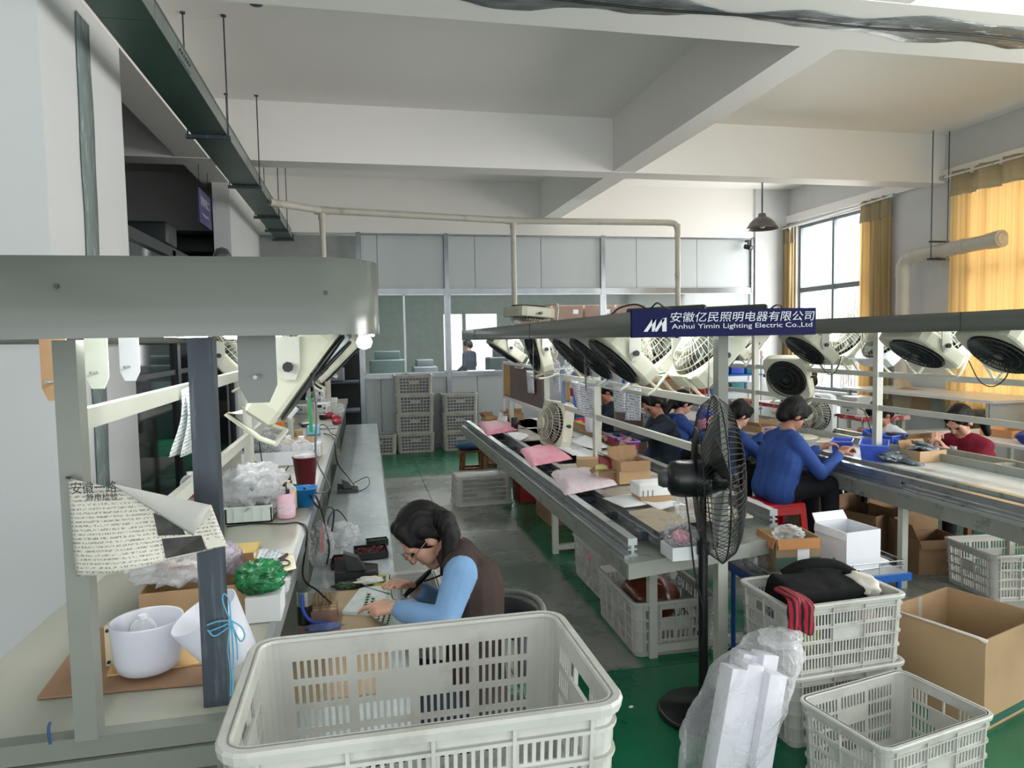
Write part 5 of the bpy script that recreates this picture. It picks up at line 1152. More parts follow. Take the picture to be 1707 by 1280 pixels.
c = U(510, 806); t = thing('maroon_bucket', 'dark maroon plastic bucket on the left bench', 'bucket', c); s_ = mpp(c)
vprof([(0, 0), (15*s_, 0), (20*s_, 44*s_), (21.5*s_, 44*s_), (21.5*s_, 46*s_), (19*s_, 45*s_), (14*s_, .004), (0, .004)], c, mat('maroon_plastic', (112, 34, 44), .35), t, 'shell', 28); part('bag_liner', MB().blob((c.x, c.y, c.z+45*s_), (18*s_, 18*s_, 6*s_), 3, .3, 5, 2), bagd, t)
c = U(485, 812); t = thing('socket_block', 'stacked black sockets before the maroon bucket', 'socket', c); 
for k, (dx_, dz_, w_) in enumerate(((0, .02, .05), (.0, .055, .04), (-.03, .03, .025))): part('socket', MB().cyl((c.x+dx_-.02, c.y+.02, c.z+dz_-.018), (c.x+dx_-.02, c.y+.02, c.z+dz_+.012), w_/2, n=12), black_plastic, t)
c = U(452, 822); t = thing('clear_jar', 'clear tub with white lid and blue contents on the left bench', 'jar', c); s_ = mpp(c); vprof([(0, 0), (14*s_, 0), (15*s_, 20*s_), (14*s_, 26*s_)], c, clear, t, 'jar'); part('lid', MB().cyl((c.x, c.y, c.z+25*s_), (c.x, c.y, c.z+28*s_), 16*s_, n=20), white_plastic, t); part('contents', MB().cyl((c.x, c.y, c.z+.002), (c.x, c.y, c.z+14*s_), 12*s_, n=16), mat('navy_bits', (52, 62, 110), .4, var=.4, scale=60), t)
# white-and-brown open carton with bagged caps and globes
c = U(462, 780); s_ = mpp(c); carton('flat_carton', 'open flat carton with bags of parts and clear globes on the left bench', (c.x+.0, c.y+.24, ZU), (.42, .34, .085), -.02, (('b', 4, .045),), white_plastic, kraft)
bag('tied clear bag bulging with silver parts in the flat carton', (c.x-.10, c.y+.20, ZU+.12), (.10, .10, .075), 21, bagf, bits, .88, flat=ZU+.006, knot=True)
bulb('large clear globe in the flat carton, left one', (c.x+.045, c.y+.22, ZU+.085), .065); bulb('large clear globe in the flat carton, right one', (c.x+.13, c.y+.20, ZU+.08), .065)
bulb('clear globe bulb on the counter behind the dark post', (U(318, 822).x, U(318, 822).y, ZU+.05), .048)
solo('orange_disc', MB().blob(U(330, 828)+Vx((0, 0, .015)), (.045, .03, .015), 3, .1, 3, 2, ZU), mat('orange_red', (226, 62, 34)), 'orange red lid by the dark post on the left bench', 'lid')
# more cartons and clutter going back
def U2(px, py): return U(px, py)
items = [
 ('white_carton', 'white carton with green tape hanging over it on the left bench', 520, 762, (.12, .12, .09), white_plastic),
 ('tool_box', 'orange box among the cables on the left bench', 462, 716, (.10, .10, .06), mat('orange', (240, 140, 30), .5)),
 ('tape_dispenser', 'cream tape roll holder lying on the left bench', 482, 705, (.10, .08, .04), mat('cream_roll', (226, 210, 170), .5)),
 ('meter_box', 'grey-white instrument with dark slots on the left bench', 498, 690, (.13, .14, .09), mat('meter', (190, 196, 196), .4)),
 ('blue_pack', 'light blue packet behind the white carton', 522, 725, (.10, .12, .07), mat('sky', (130, 196, 226), .5)),
 ('small_carton', 'small brown carton in the middle of the left bench', 498, 728, (.06, .06, .05), kraft),
 ('white_instrument', 'white instrument box near the far end of the left bench', 537, 688, (.14, .18, .10), white_plastic),
 ('paper_pile', 'pile of white folded sheets at the far end of the left bench', 548, 672, (.20, .26, .05), paper)]
for nm, lb, px, py, sz, mm in items:
    c = U(px, py); t = thing(nm, lb, nm.split('_')[-1], (c.x, c.y+sz[1]/2, ZU), random.uniform(-.2, .2)); part('body', MB().rbox((0, 0, sz[2]/2), sz, .006), mm, t, False)
    if 'instrument' in nm or 'meter' in nm: part('display', MB().box(-sz[0]*.35, sz[0]*.1, -sz[1]/2-.002, -sz[1]/2+.001, sz[2]*.55, sz[2]*.85), black_plastic, t, False); part('knob', MB().cyl((sz[0]*.3, -sz[1]/2-.01, sz[2]*.5), (sz[0]*.3, -sz[1]/2, sz[2]*.5), .01, n=10), dark_steel, t, False)
    if 'tape' in nm: part('core', MB().cyl((0, 0, sz[2]-.002), (0, 0, sz[2]+.012), .03, n=18), mat('core', (180, 150, 110), .6), t, False)
for k, (px, py, sz) in enumerate(((560, 700, .05), (548, 697, .06), (562, 707, .045))):
    c = U(px, py); solo('red_component_bag', MB().blob((c.x, c.y, ZU+sz*.5), (sz, sz*.9, sz*.55), 3, .25, 6, k+3, ZU), mat('dark_red_parts', (150, 40, 58), .3, var=.4, scale=50), ['rightmost', 'left', 'front'][k]+' small bag of dark red parts at the far left bench', 'bag', 'bags of dark red parts')
for k, (px, py) in enumerate(((522, 668), (532, 676), (560, 690))):
    c = U(px, py); bag(['clear bag at the foot of the far cream post', 'clear bag beside the white instrument box', 'clear bag under the dark red parts'][k], (c.x, c.y, ZU+.05), (.08, .08, .06), 31+k, bagf, None, flat=ZU, grp='clear bags at the far end of the left bench')
c = U(527, 668); t = thing('storage_bottles', 'two white bottles standing at the far end of the left bench', 'bottles', c)
for dx_ in (0, .09): part('bottle', MB().lathe([(0, 0+ZU), (.035, ZU), (.035, ZU+.13), (.012, ZU+.16), (.012, ZU+.18), (0, ZU+.18)], (c.x+dx_, c.y, 0), 14), white_plastic, t)
# green tape ribbon and cables hanging from the hood
cable('grey fan cable hanging down from the nearest fan to the bench', [(-.17, 2.36, 1.70), (-.14, 2.40, 1.50), (-.155, 2.55, 1.30), (-.13, 2.9, 1.12), (-.22, 3.4, 1.0), (-.38, 3.6, .97)], .0035, mat('grey_cable', (120, 124, 120), .5))
c = U(519, 742); solo('green_tape', MB().hexa([(c.x-.012, c.y+.03, ZU+.09), (c.x+.012, c.y+.03, ZU+.09), (c.x+.012, c.y+.032, ZU+.09), (c.x-.012, c.y+.032, ZU+.09), (c.x-.016, c.y+.06, ZU+.36), (c.x+.004, c.y+.06, ZU+.36), (c.x+.004, c.y+.062, ZU+.36), (c.x-.016, c.y+.062, ZU+.36)]), mat('green_tape', (20, 150, 84), .4), 'bright green tape ribbon hanging over the white carton', 'tape')
cable('black soldering cable looping over the left bench past the pink bottle', [U(395, 738, .14), U(420, 765, .10), U(455, 795, .10), U(500, 815, .06), U(528, 830, .01), Lw(548, 905, .12), Lw(545, 940, .02)], .0045)
cable('thick black cable from the red bottle across the bench edge', [U(432, 798, .04), U(460, 806, .05), U(505, 812, .07), U(530, 845, .01), Lw(556, 850, .2), Lw(550, 905, .05), Lw(545, 925, .01)], .005)
cable('black cable lying on the bench edge and dropping to the work shelf', [U(378, 878), U(420, 873), U(470, 873), U(500, 872), U(512, 888, .01), Lw(505, 960, .12), Lw(530, 985, .08), Lw(552, 1005, .06)], .004)
cable('black cable from the bench edge down to the black soldering station', [U(540, 722), U(556, 730, .01), Lw(562, 770, .18), Lw(580, 795, .08), Lw(590, 808, .05)], .004)
cable('black cable arching over the steel work shelf', [Lw(545, 905, .02), Lw(548, 865, .08), Lw(562, 850, .09), Lw(580, 870, .05), Lw(590, 890, .01)], .004)
cable('white cable lying on the bench beside the blue tub', [U(480, 812, .05), U(505, 815, .05), U(522, 828, .03), U(526, 838, .01)], .003, white_plastic)
cable('thin grey wires on the steel shelf right of the soldering station', [Lw(590, 805, .03), Lw(612, 795, .04), Lw(615, 808, .02), Lw(600, 818, .005), Lw(580, 812, .01)], .0035)
# ---------------------------------------------------------------- steel work shelf: soldering station, woman's workplace
def solder_station(label, c, k=1.):
    t = thing('soldering_station', label, 'soldering stand', c, 0, 'soldering stands'); m = MB(); w = .075*k
    part('base', MB().hexa([(-w, -.045*k, 0), (w, -.045*k, 0), (w, .045*k, 0), (-w, .045*k, 0), (-w, -.04*k, .035*k), (w, -.04*k, .02*k), (w, .04*k, .03*k), (-w, .04*k, .06*k)]), black_plastic, t, False)
    part('iron_rest', MB().hexa([(-.03*k, -.02*k, .03*k), (.03*k, -.02*k, .03*k), (.03*k, .02*k, .03*k), (-.03*k, .02*k, .03*k), (-.045*k, -.018*k, .095*k), (.005*k, -.018*k, .075*k), (.005*k, .018*k, .075*k), (-.045*k, .018*k, .095*k)]), mat('stand_grey', (50, 54, 56), .5), t, False)
    part('sponge_well', MB().box(.025*k, .065*k, -.03*k, .03*k, .021*k, .026*k), mat('sponge', (70, 66, 64), .9), t, False); return t
c = Lw(580, 820); s1_ = solder_station('black soldering stand on the far part of the steel shelf', (c.x, c.y, ZL), .95)
solo('metal_clip', MB().box(Lw(610, 822).x-.02, Lw(610, 822).x+.03, Lw(610, 822).y-.008, Lw(610, 822).y+.008, ZL, ZL+.01), alum, 'small silver metal bar on the steel shelf', 'bar')
WT = at(560, 950, Z=.66)
mt = MB(); wx0, wx1 = -.235, .105
mat_w = mat('work_mat', (172, 150, 120), .8, var=.08)
solo('work_mat', MB().box(-.24, .075, 2.1, 3.02, ZL, ZL+.004), mat_w, 'tan cardboard mat covering the woman\'s work area on the steel shelf', 'mat')
ZM = ZL+.005
def Mw(px, py, dz=0): return at(px, py, Z=ZM+dz)
comp_red = mat('red_components', (96, 44, 44), .4, var=1.2, scale=120, bump=1, bscale=120); comp_grn = mat('green_components', (58, 78, 52), .4, var=1.3, scale=100, bump=1, bscale=100)
def tray_box(label, c, size, m, fillm, rot=0, h=.03, grp='black component trays'):
    w, d = size; t = thing('component_tray', label, 'tray', c, rot, grp); th = .003
    part('shell', MB().box(-w/2, w/2, -d/2, -d/2+th, 0, h).box(-w/2, w/2, d/2-th, d/2, 0, h).box(-w/2, -w/2+th, -d/2, d/2, 0, h).box(w/2-th, w/2, -d/2, d/2, 0, h).box(-w/2, w/2, -d/2, d/2, 0, .003), m, t, False)
    if fillm:
        rr = random.Random(3); f_ = MB()
        for _ in range(160):
            x, y = rr.uniform(-w/2+.01, w/2-.01), rr.uniform(-d/2+.01, d/2-.01); f_.obox((x, y, h*.45+rr.uniform(0, h*.35)), (.012, .004, .004), (rr.uniform(0, 3), rr.uniform(0, 3), rr.uniform(0, 3)))
        part('contents', f_, fillm, t, False, kind='stuff')
    return t
c = Mw(615, 935); tray_box('black tray of red wire components behind the soldering stand', (c.x+.01, c.y+.1, ZM), (.16, .15), black_plastic, comp_red, .05)
c = Mw(572, 945); tray_box('black tray of dark parts at the left beside the clear bag', (c.x-.01, c.y+.04, ZM), (.09, .13), black_plastic, comp_red, .0)
c = Mw(640, 920); tray_box('narrow black tray near the woman\'s face', (c.x-.03, c.y+.14, ZM), (.11, .06), black_plastic, comp_grn, .1)
c = Mw(595, 962); solder_station('black soldering stand in front of the seated woman', (c.x+.0, c.y, ZM), 1.25)
c = Mw(582, 978); solo('part_heap', MB().blob((c.x, c.y, ZM+.008), (.065, .03, .012), 4, .5, 12, 4, ZM), comp_grn, 'heap of loose green components before the soldering stand', 'heap', kind='stuff')
t = thing('pliers', 'small pliers with yellow handles on a green mat before the woman', 'pliers', Mw(635, 965)); yl = mat('yellow_grip', (206, 186, 30), .35)
part('handle', MB().tube(curve([Mw(612, 966, .012), Mw(630, 961, .014), Mw(648, 960, .014)], 5), .0055, 8), yl, t); part('handle', MB().tube(curve([Mw(610, 968, .012), Mw(626, 974, .014), Mw(643, 974, .014)], 5), .0055, 8), yl, t); part('jaw', MB().cyl(Mw(598, 963, .012), Mw(612, 967, .012), .002, .006, 8), dark_steel, t)
solo('cutting_mat', MB().hexa([Mw(612, 975, .001), Mw(640, 978, .001), Mw(656, 958, .001), Mw(630, 958, .001), Mw(612, 975, .004), Mw(640, 978, .004), Mw(656, 958, .004), Mw(630, 958, .004)]), mat('mat_green', (64, 116, 84), .6), 'small green cutting mat under the pliers', 'mat')
q = [Mw(570, 1024), Mw(640, 1028), Mw(655, 975), Mw(600, 985)]
solo('foam_sheet', MB().hexa(q+[p+Vx((0, 0, .012)) for p in q]), mat('foam_white', (206, 214, 210), .7, var=.1, scale=20, bump=.6, bscale=40), 'white foam work pad before the woman', 'pad')
c = Mw(625, 978); solo('cotton_gloves', MB().blob((c.x-.02, c.y+.01, ZM+.028), (.055, .03, .014), 3, .5, 5, 6, ZM+.013), mat('glove_cloth', (214, 212, 204), .8, bump=.5), 'white cotton gloves lying on the foam pad', 'gloves')
solo('tweezers', MB().cyl(Mw(608, 978, .045), Mw(650, 990, .03), .001, .003, 6), dark_steel, 'thin dark tweezers lying on the white gloves', 'tweezers')
# pcb panel held in the hand
pc = [at(604, 1012, Z=.70), at(650, 1042, Z=.70), at(657, 1018, Z=.73), at(612, 985, Z=.73)]
t = thing('circuit_panel', 'pale green panel of small circuit boards held in the woman\'s left hand', 'circuit board', pc[0])
part('board', MB().sheet(lambda u, v: tuple(pc[0].lerp(pc[1], u).lerp(pc[3].lerp(pc[2], u), v)+Vx((0, 0, -.012*math.sin(u*PI)))), 10, 6, .0015), mat('pcb_pale', (178, 196, 178), .5), t)
m = MB()
for i in range(6):
    for j in range(6):
        u, v = (i+.5)/6, (j+.5)/6; p = pc[0].lerp(pc[1], u).lerp(pc[3].lerp(pc[2], u), v)+Vx((0, 0, .001-.012*math.sin(u*PI))); m.obox(p, (.010, .006, .004), (0, 0, .4)).obox(p+Vx((.004, .003, 0)), (.003, .006, .003), (0, 0, .4))
part('component', m, mat('comp_dark', (44, 58, 50), .5), t, kind='stuff')
# silver heater with blue hose, honeycomb tray, blue tape, bag
c = Mw(508, 1042); t = thing('glue_heater', 'silver canister with a blue hose hanging at the bench edge', 'heater', c); part('body', MB().cyl((c.x+.0, c.y+.02, ZM), (c.x, c.y+.02, ZM+.07), .028, n=18), black_plastic, t); part('canister', MB().cyl((c.x, c.y+.02, ZM+.07), (c.x, c.y+.02, ZM+.125), .027, n=18), alum, t)
part('hose', MB().tube(curve([(c.x-.005, c.y-.01, ZM+.12), (c.x-.002, c.y-.03, ZM+.07), (c.x+.03, c.y-.05, ZM+.03), (c.x+.09, c.y-.05, ZM+.02)], 6), .006, 8), mat('hose_blue', (46, 84, 190), .35), t)
c = Mw(540, 1035); t = thing('honeycomb_box', 'brown honeycomb cardboard box with copper wires standing in it', 'box', (c.x, c.y+.03, ZM)); part('wall', MB().box(-.045, .05, -.05, .05, 0, .045), mat('honey_side', (142, 112, 102), .8), t, False)
m = MB()
for i in range(3):
    for j in range(3): m.cyl((-.028+i*.031, -.032+j*.032, .0452), (-.028+i*.031, -.032+j*.032, .0458), .012, n=12)
part('hole', m, mat('hole_tan', (176, 158, 108), .8), t, False, kind='stuff')
for k in range(5): part('copper_wire', MB().tube(curve([(-.03+.012*k, .0, .046), (-.035+.015*k, .01, .08), (-.02+.006*k, .02, .11)], 4), .0012, 5), mat('copper', (130, 72, 48), .4, metal=.6), t, False)
c = Mw(535, 1056); t = thing('honeycomb_box', 'second honeycomb tray in front, with blue film on top', 'box', (c.x, c.y-.03, ZM)); part('wall', MB().box(-.07, .07, -.05, .04, 0, .03), mat('honey_side', (142, 112, 102)), t, False); part('film', MB().blob((.01, .0, .036), (.06, .035, .008), 3, .4, 6, 3, .031), film('blue_film', (110, 140, 210), .4, .8, .15, 1, 40), t, False)
c = Mw(532, 940); bag('clear plastic bag hanging from the bench edge over the shelf', (c.x+.01, c.y, ZM+.09), (.055, .07, .10), 41, bagf, None, flat=ZM)
c = Mw(568, 905); bag('clear plastic bag lying on the shiny shelf behind the trays', (c.x, c.y, ZL+.05), (.09, .12, .055), 42, bagf, None, flat=ZL)
solo('pink_strap', MB().hexa([Lw(534, 920, .03), Lw(541, 920, .03), Lw(541, 921, .03), Lw(534, 921, .03), Lw(534, 872, .14), Lw(539, 872, .14), Lw(539, 873, .14), Lw(534, 873, .14)]), mat('salmon', (236, 120, 110), .4), 'salmon pink plastic strip hanging at the bench edge', 'strip')
crate('small_basket', 'white slotted basket with rounded corners standing behind the woman\'s hands', (at(692, 975, Y=2.9).x, 2.95, .28), 0, (.20, .34, .40), .016, 4, 2, .5, False, False, cat='basket')
solo('basket_stool', MB().rbox((at(692, 975, Y=2.9).x, 2.95, .14), (.24, .34, .27), .01), kraft, 'brown carton under the white basket beside the woman', 'box')

# more small things along the left bench
for k, (px, py, sz, mm, lb) in enumerate(((446, 700, (.05, .05, .12), white_plastic, 'small white bottle-shaped holder by the second cream post'), (508, 712, (.07, .10, .03), black_plastic, 'flat black switch box behind the tape roll on the left bench'), (545, 715, (.16, .12, .015), mat('steel_tray2', (170, 176, 178), .3, metal=.6), 'shallow steel tray near the dark red parts'), (487, 742, (.09, .05, .05), mat('sky', (130, 196, 226)), 'light blue cloth packet behind the flat carton'), (538, 700, (.05, .06, .05), black_plastic, 'small black power block near the far end of the left bench'))):
    c = U(px, py); t = thing(('holder', 'switch_box', 'steel_tray', 'cloth_packet', 'power_block')[k], lb, ('holder', 'box', 'tray', 'packet', 'box')[k], (c.x, c.y+sz[1]/2, ZU), .2*k); part('body', MB().rbox((0, 0, sz[2]/2), sz, min(sz)*.2), mm, t, False); part('edge', MB().rbox((0, 0, sz[2]), (sz[0]*.9, sz[1]*.9, .004), .001), alum_dull, t, False)
cable('black cable snaking over the far part of the left bench', [U(498, 706, .02), U(520, 712, .04), U(540, 708, .05), U(552, 722, .03), U(560, 726, .01)], .004)
cable('thin dark cable hanging in an arc behind the second cream post', [(-.5, 3.7, 1.25), (-.48, 3.75, 1.02), (-.44, 3.8, .97), (-.38, 3.9, 1.05)], .003)
bag('clear bag of white parts behind the flat carton on the left bench', (U(440, 738).x, U(440, 738).y+.1, ZU+.06), (.13, .12, .06), 95, bagd, None, flat=ZU)
# ---------------------------------------------------------------- goods on the middle line
def T2(px, py, dz=0): return at(px, py, Z=.787+dz)
def pack(label, corners, h, m, seed=0, grp='foam-wrapped packs on the middle line', dip=0):
    A, B, C_, D = [Vector(p) for p in corners]
    def f(u, v, top):
        p = A*(1-u)*(1-v)+B*u*(1-v)+C_*u*v+D*(1-u)*v; e = min(u, 1-u, v, 1-v)*8; k = min(1, e)**.5
        from mathutils import noise
        return (p.x, p.y, p.z+(h*k+.010*noise.noise(Vector((u*5+seed, v*5, seed)))*k if top else -.0+.001))
    mb = MB(); mb.sheet(lambda u, v: f(u, v, True), 24, 20); mb.sheet(lambda u, v: f(v, u, False), 4, 4)
    return solo('foam_pack', mb, m, label, 'pack', grp)
pack('nearest white foam-wrapped pack with a pale pink edge on the middle line', [T2(942, 826), T2(1031, 808), T2(985, 782), T2(918, 790)], .038, pale_pink, 1)
pack('middle pink bubble-wrapped pack lying across the rails of the middle line', [T2(886, 778), T2(955, 765), T2(918, 743), T2(866, 750)], .035, pinkf, 2)
pack('farthest pink bubble-wrapped pack at the far end of the middle line', [T2(812, 726), T2(866, 716), T2(842, 702), T2(796, 706)], .035, pinkf, 3)
for k, (pts, lb) in enumerate((([(1003, 832), (1040, 848), (1082, 842), (1050, 825)], 'left blank white sheet on the near end of the middle line'), ([(1066, 838), (1100, 850), (1145, 848), (1090, 822)], 'right crumpled white sheet on the near end of the middle line'), ([(918, 745), (955, 762), (1000, 752), (945, 735)], 'white sheets beside the middle pink pack'), ([(950, 735), (990, 752), (1020, 745), (975, 728)], 'loose white sheets before the post of the middle line'), ([(845, 725), (865, 734), (882, 728), (860, 720)], 'small white sheets beside the farthest pink pack'), ([(945, 752), (975, 772), (1003, 762), (975, 748)], 'white forms lying between the pink pack and the small carton'))):
    sheet_paper(lb, [T2(*p, .004) for p in pts], curl=.018, seed=k*1.3, grp='white sheets on the middle line')
c = T2(1058, 806); carton('carton', 'open brown carton standing against the post of the middle line', (c.x, c.y+.10, .787), (.21, .19, .14), .05, (('b', 15, .07), ('l', 60, .08), ('f', 172, .06)))
c = T2(1022, 804); carton('carton', 'small open carton holding a red scoop and yellow paper on the middle line', (c.x, c.y+.07, .787), (.15, .13, .08), -.2, (('f', 100, .05), ('l', 120, .05)))
t = thing('red_scoop', 'dark red plastic tray leaning out of the small carton', 'tray', (c.x-.01, c.y+.07, .87)); part('body', MB().hexa([(-.05, -.02, 0), (.05, -.03, 0), (.05, .02, .0), (-.05, .03, .0), (-.06, -.01, .08), (.045, -.02, .045), (.05, .04, .05), (-.05, .05, .085)]), mat('scoop_red', (168, 24, 44), .3, alpha=.85), t, False)
solo('yellow_note', MB().sheet(lambda u, v: (c.x-.10+u*.09, c.y+.02+v*.03, .80+v*.09+.01*math.sin(u*4)), 6, 6, .001), mat('yellow_paper', (224, 222, 150), .6), 'pale yellow paper sticking out of the small carton', 'paper')
c = T2(985, 780); carton('carton', 'low brown carton under the small one with the red scoop', (c.x, c.y+.08, .787), (.15, .12, .055), -.25, (), closed=True)
c = T2(1093, 840); t = thing('styrofoam_box', 'white foam box with slots resting on a brown carton beside the wire fan', 'box', (c.x, c.y+.07, .83)); part('body', MB().rbox((0, 0, .035), (.19, .14, .07), .008), mat('styrofoam', (236, 236, 234), .6, var=.02), t, False)
for k in range(3): part('slot', MB().box(-.075+k*.028, -.07+k*.028, -.072, -.068, .0, .035), mat('slot_shadow', (120, 116, 108), .8), t, False)
carton('carton', 'low brown carton under the white foam box', (c.x+.01, c.y+.08, .787), (.18, .13, .043), 0, (), closed=True)
q = [T2(1065, 884, .0), T2(1112, 885, .0), T2(1092, 862, .02), T2(1045, 850, .02)]
pl_ = [T2(1048, 856), T2(1098, 888), T2(1142, 872), T2(1095, 845)]
solo('kraft_board', MB().hexa(pl_+[p+Vx((0, 0, .004)) for p in pl_]), mat('board_tan', (176, 162, 140), .6, var=.06, dirt=(140, 126, 106), dscale=12), 'tan board lying on the inner rail at the near end of the middle line', 'board')
c = T2(1150, 905); carton('white_box', 'shallow white box with a crumpled bag beside the fan pole', (c.x, c.y+.08, .705), (.15, .13, .06), 0, (), white_plastic, white_plastic)
bag('crumpled clear bag with pink bits in the shallow white box', (c.x, c.y+.09, .80), (.07, .07, .05), 51, bagf, mat('pink_bits', (220, 140, 160), .5, var=.6, scale=60), .6, flat=.75)
bag('clear bag heaped beside the white foam box behind the fan pole', (T2(1150, 860).x, T2(1150, 860).y, .84), (.07, .08, .06), 52, bagf, None, flat=.787)
for px, py, r_, h_, mm, lb in ((1052-0, 752, .0, .0, None, ''),):
    pass
c = T2(857, 714); t = thing('black_mug', 'black cylindrical mug at the far end of the middle line', 'mug', c); c = T2(858, 716)
part('body', MB().lathe([(0, c.z), (.035, c.z), (.036, c.z+.12), (.032, c.z+.12), (.031, c.z+.01), (0, c.z+.01)], (c.x, c.y, 0), 18), black_plastic, t); part('handle', MB().tube([(c.x+.036+.02*math.sin(a), c.y, c.z+.06+.03*math.cos(a)) for a in np.linspace(0, PI, 8)], .004, 6), black_plastic, t)
c = at(926, 730, Z=.777); t = thing('white_tube', 'white paper tube standing on the middle line by the standing fan', 'tube', c); part('body', MB().cyl(c, c+Vx((0, 0, .13)), .03, n=18), white_plastic, t); part('core', MB().cyl(c+Vx((0, 0, .13)), c+Vx((0, 0, .132)), .018, n=14), mat('core', (180, 150, 110)), t)
for k, (px, py, w_, d_, h_, rz, lb) in enumerate(((818, 702, .16, .12, .05, .3, 'leftmost open carton at the far end of the middle line'), (858, 700, .22, .16, .07, -.1, 'right open carton at the far end of the middle line'))):
    c = T2(px, py); carton('carton', lb, (c.x, c.y+.05, .787), (w_, d_, h_), rz, (('b', 30, .05), ('l', 40, .05)), grp='cartons at the far end')
sheet_paper('white paper lying in the leftmost far carton', [T2(828, 702, .03), T2(845, 706, .03), T2(846, 692, .05), T2(832, 688, .05)], curl=.01)
# right shelf of the middle line: brown ledge, red trays, hanging white bowl
lg2 = thing('parts_ledge', 'brown ledge of cardboard bins along the right side of the middle line', 'ledge', (2.2, 6.4, .78))
part('ledge', MB().box(2.10, 2.2, 5.6, 7.9, .79, .83).box(2.085, 2.10, 5.6, 7.9, .79, .87), mat('ledge_brown', (140, 110, 76), .7, var=.1), lg2)
hp = MB(); rr = random.Random(5)
for _ in range(90): hp.obox((rr.uniform(2.11, 2.19), rr.uniform(6.3, 7.3), .835+rr.uniform(0, .015)), (.03, .01, .008), (rr.uniform(-.5, .5), rr.uniform(-.5, .5), rr.uniform(0, 3)))
part('yellow_parts', hp, mat('yellow_green', (196, 206, 90), .4, var=.3), lg2, kind='stuff')
for k, (y, lb) in enumerate(((5.72, 'nearer red tray on the ledge beside the middle post'), (5.42, 'smaller red tray just right of the middle post'))):
    bin_(lb, (2.13, y, .795), (.11, .26 if k == 0 else .20, .07), 0, 'red trays on the middle line', red_plastic)
c = at(989, 707, Y=6.0); t = thing('lampshade_bowl', 'white opal bowl resting above the red tray beside the middle post', 'lampshade', (c.x, c.y, .866)); s_ = mpp(c)
part('bowl', MB().lathe([(0, 0), (12*s_, 0), (14*s_, 6*s_), (14.5*s_, 28*s_), (13.6*s_, 28*s_), (13*s_, 6*s_), (0, 3*s_)], (0, 0, 0), 28), opal, t, False)
# papers, film and tools clipped to the rails of the middle line
def rail_sheet(lb, px0, px1, ytop, ybot, X, m, skew=0, cat='paper', nm='hung_sheet', wob=.012, grp='sheets hung on the middle line rails'):
    a, b_, d, e = at(px0, ytop, X=X), at(px1, ytop+(px1-px0)*.10, X=X), at(px0+skew, ybot, X=X), at(px1+skew, ybot+(px1-px0)*.06, X=X)
    return solo(nm, MB().sheet(lambda u, v: tuple(a.lerp(b_, u).lerp(d.lerp(e, u), v)+Vx((-.004-wob*math.sin(u*5+px0)*v, 0, 0))), 8, 8, .001), m, lb, cat, grp)
pr2 = print_mat('instruction_print', (222, 226, 232), (110, 116, 130), 60, 90, .52, 'YZ')
steelp = mat('board_brown', (104, 84, 80), .5, var=.12)
bdk = thing('notice_board', 'long brown-framed notice board behind the far posts of the middle line', 'board', (1.62, 7.1, 1.0))
part('panel', MB().box(1.622, 1.63, 6.25, 8.0, 1.06, 1.42), steelp, bdk); part('frame', MB().box(1.61, 1.635, 6.25, 8.0, 1.42, 1.45).box(1.61, 1.635, 6.25, 8.0, 1.03, 1.06).box(1.61, 1.635, 7.97, 8.0, .8, 1.45), white_plastic, bdk)
part('panel_edge', MB().box(1.618, 1.622, 7.62, 7.95, 1.08, 1.41), mat('cork', (186, 150, 90), .8, var=.1), bdk)
rail_sheet('pale instruction card on the far brown board', 878, 890, 617, 655, 1.60, pr2, 1); 
rail_sheet('white card with two black slots on the brown board near the second post', 922, 934, 622, 656, 1.60, pr2, 1)
rail_sheet('tan paper strip hanging beside the long white sheets', 944, 950, 634, 668, 1.60, mat('tan_strip', (190, 150, 104), .7), 2)
rail_sheet('blue film strip hanging behind the tan strip', 938, 944, 632, 672, 1.605, film('blue_strip', (120, 160, 210), .5, .9, .2, .6, 30), 1, 'film')
rail_sheet('left long curled white sheet hanging between the posts', 953, 966, 634, 688, 1.60, pr2, 8, wob=.02)
rail_sheet('right long curled white sheet hanging between the posts', 968, 980, 637, 692, 1.60, pr2, 6, wob=.02)
rail_sheet('narrow white sheet beside the nearer middle post', 983, 992, 645, 680, 1.60, pr2, 1)
rail_sheet('left wide instruction sheet hung right of the middle post', 1022, 1044, 643, 686, 1.62, pr2, 1)
rail_sheet('right wide instruction sheet hung from the rail, its corner cut', 1045, 1070, 645, 700, 1.62, pr2, 1)
rail_sheet('dark brown sleeve sheet below the wide instruction sheets', 1024, 1072, 684, 718, 1.71, mat('brown_sleeve', (72, 54, 52), .5), 0, 'sheet')
for k, (px, py) in enumerate(((926, 612), (948, 610))):
    p = at(px, py, X=1.60); bag(['left', 'right'][k]+' small clear bag hanging from the fan wires over the notice board', (p.x, p.y, p.z), (.035, .05, .06), 61+k, bagf, None, flat=p.z-.08, grp='small bags hung on the middle line')
c = at(1074, 718, Y=6.0)
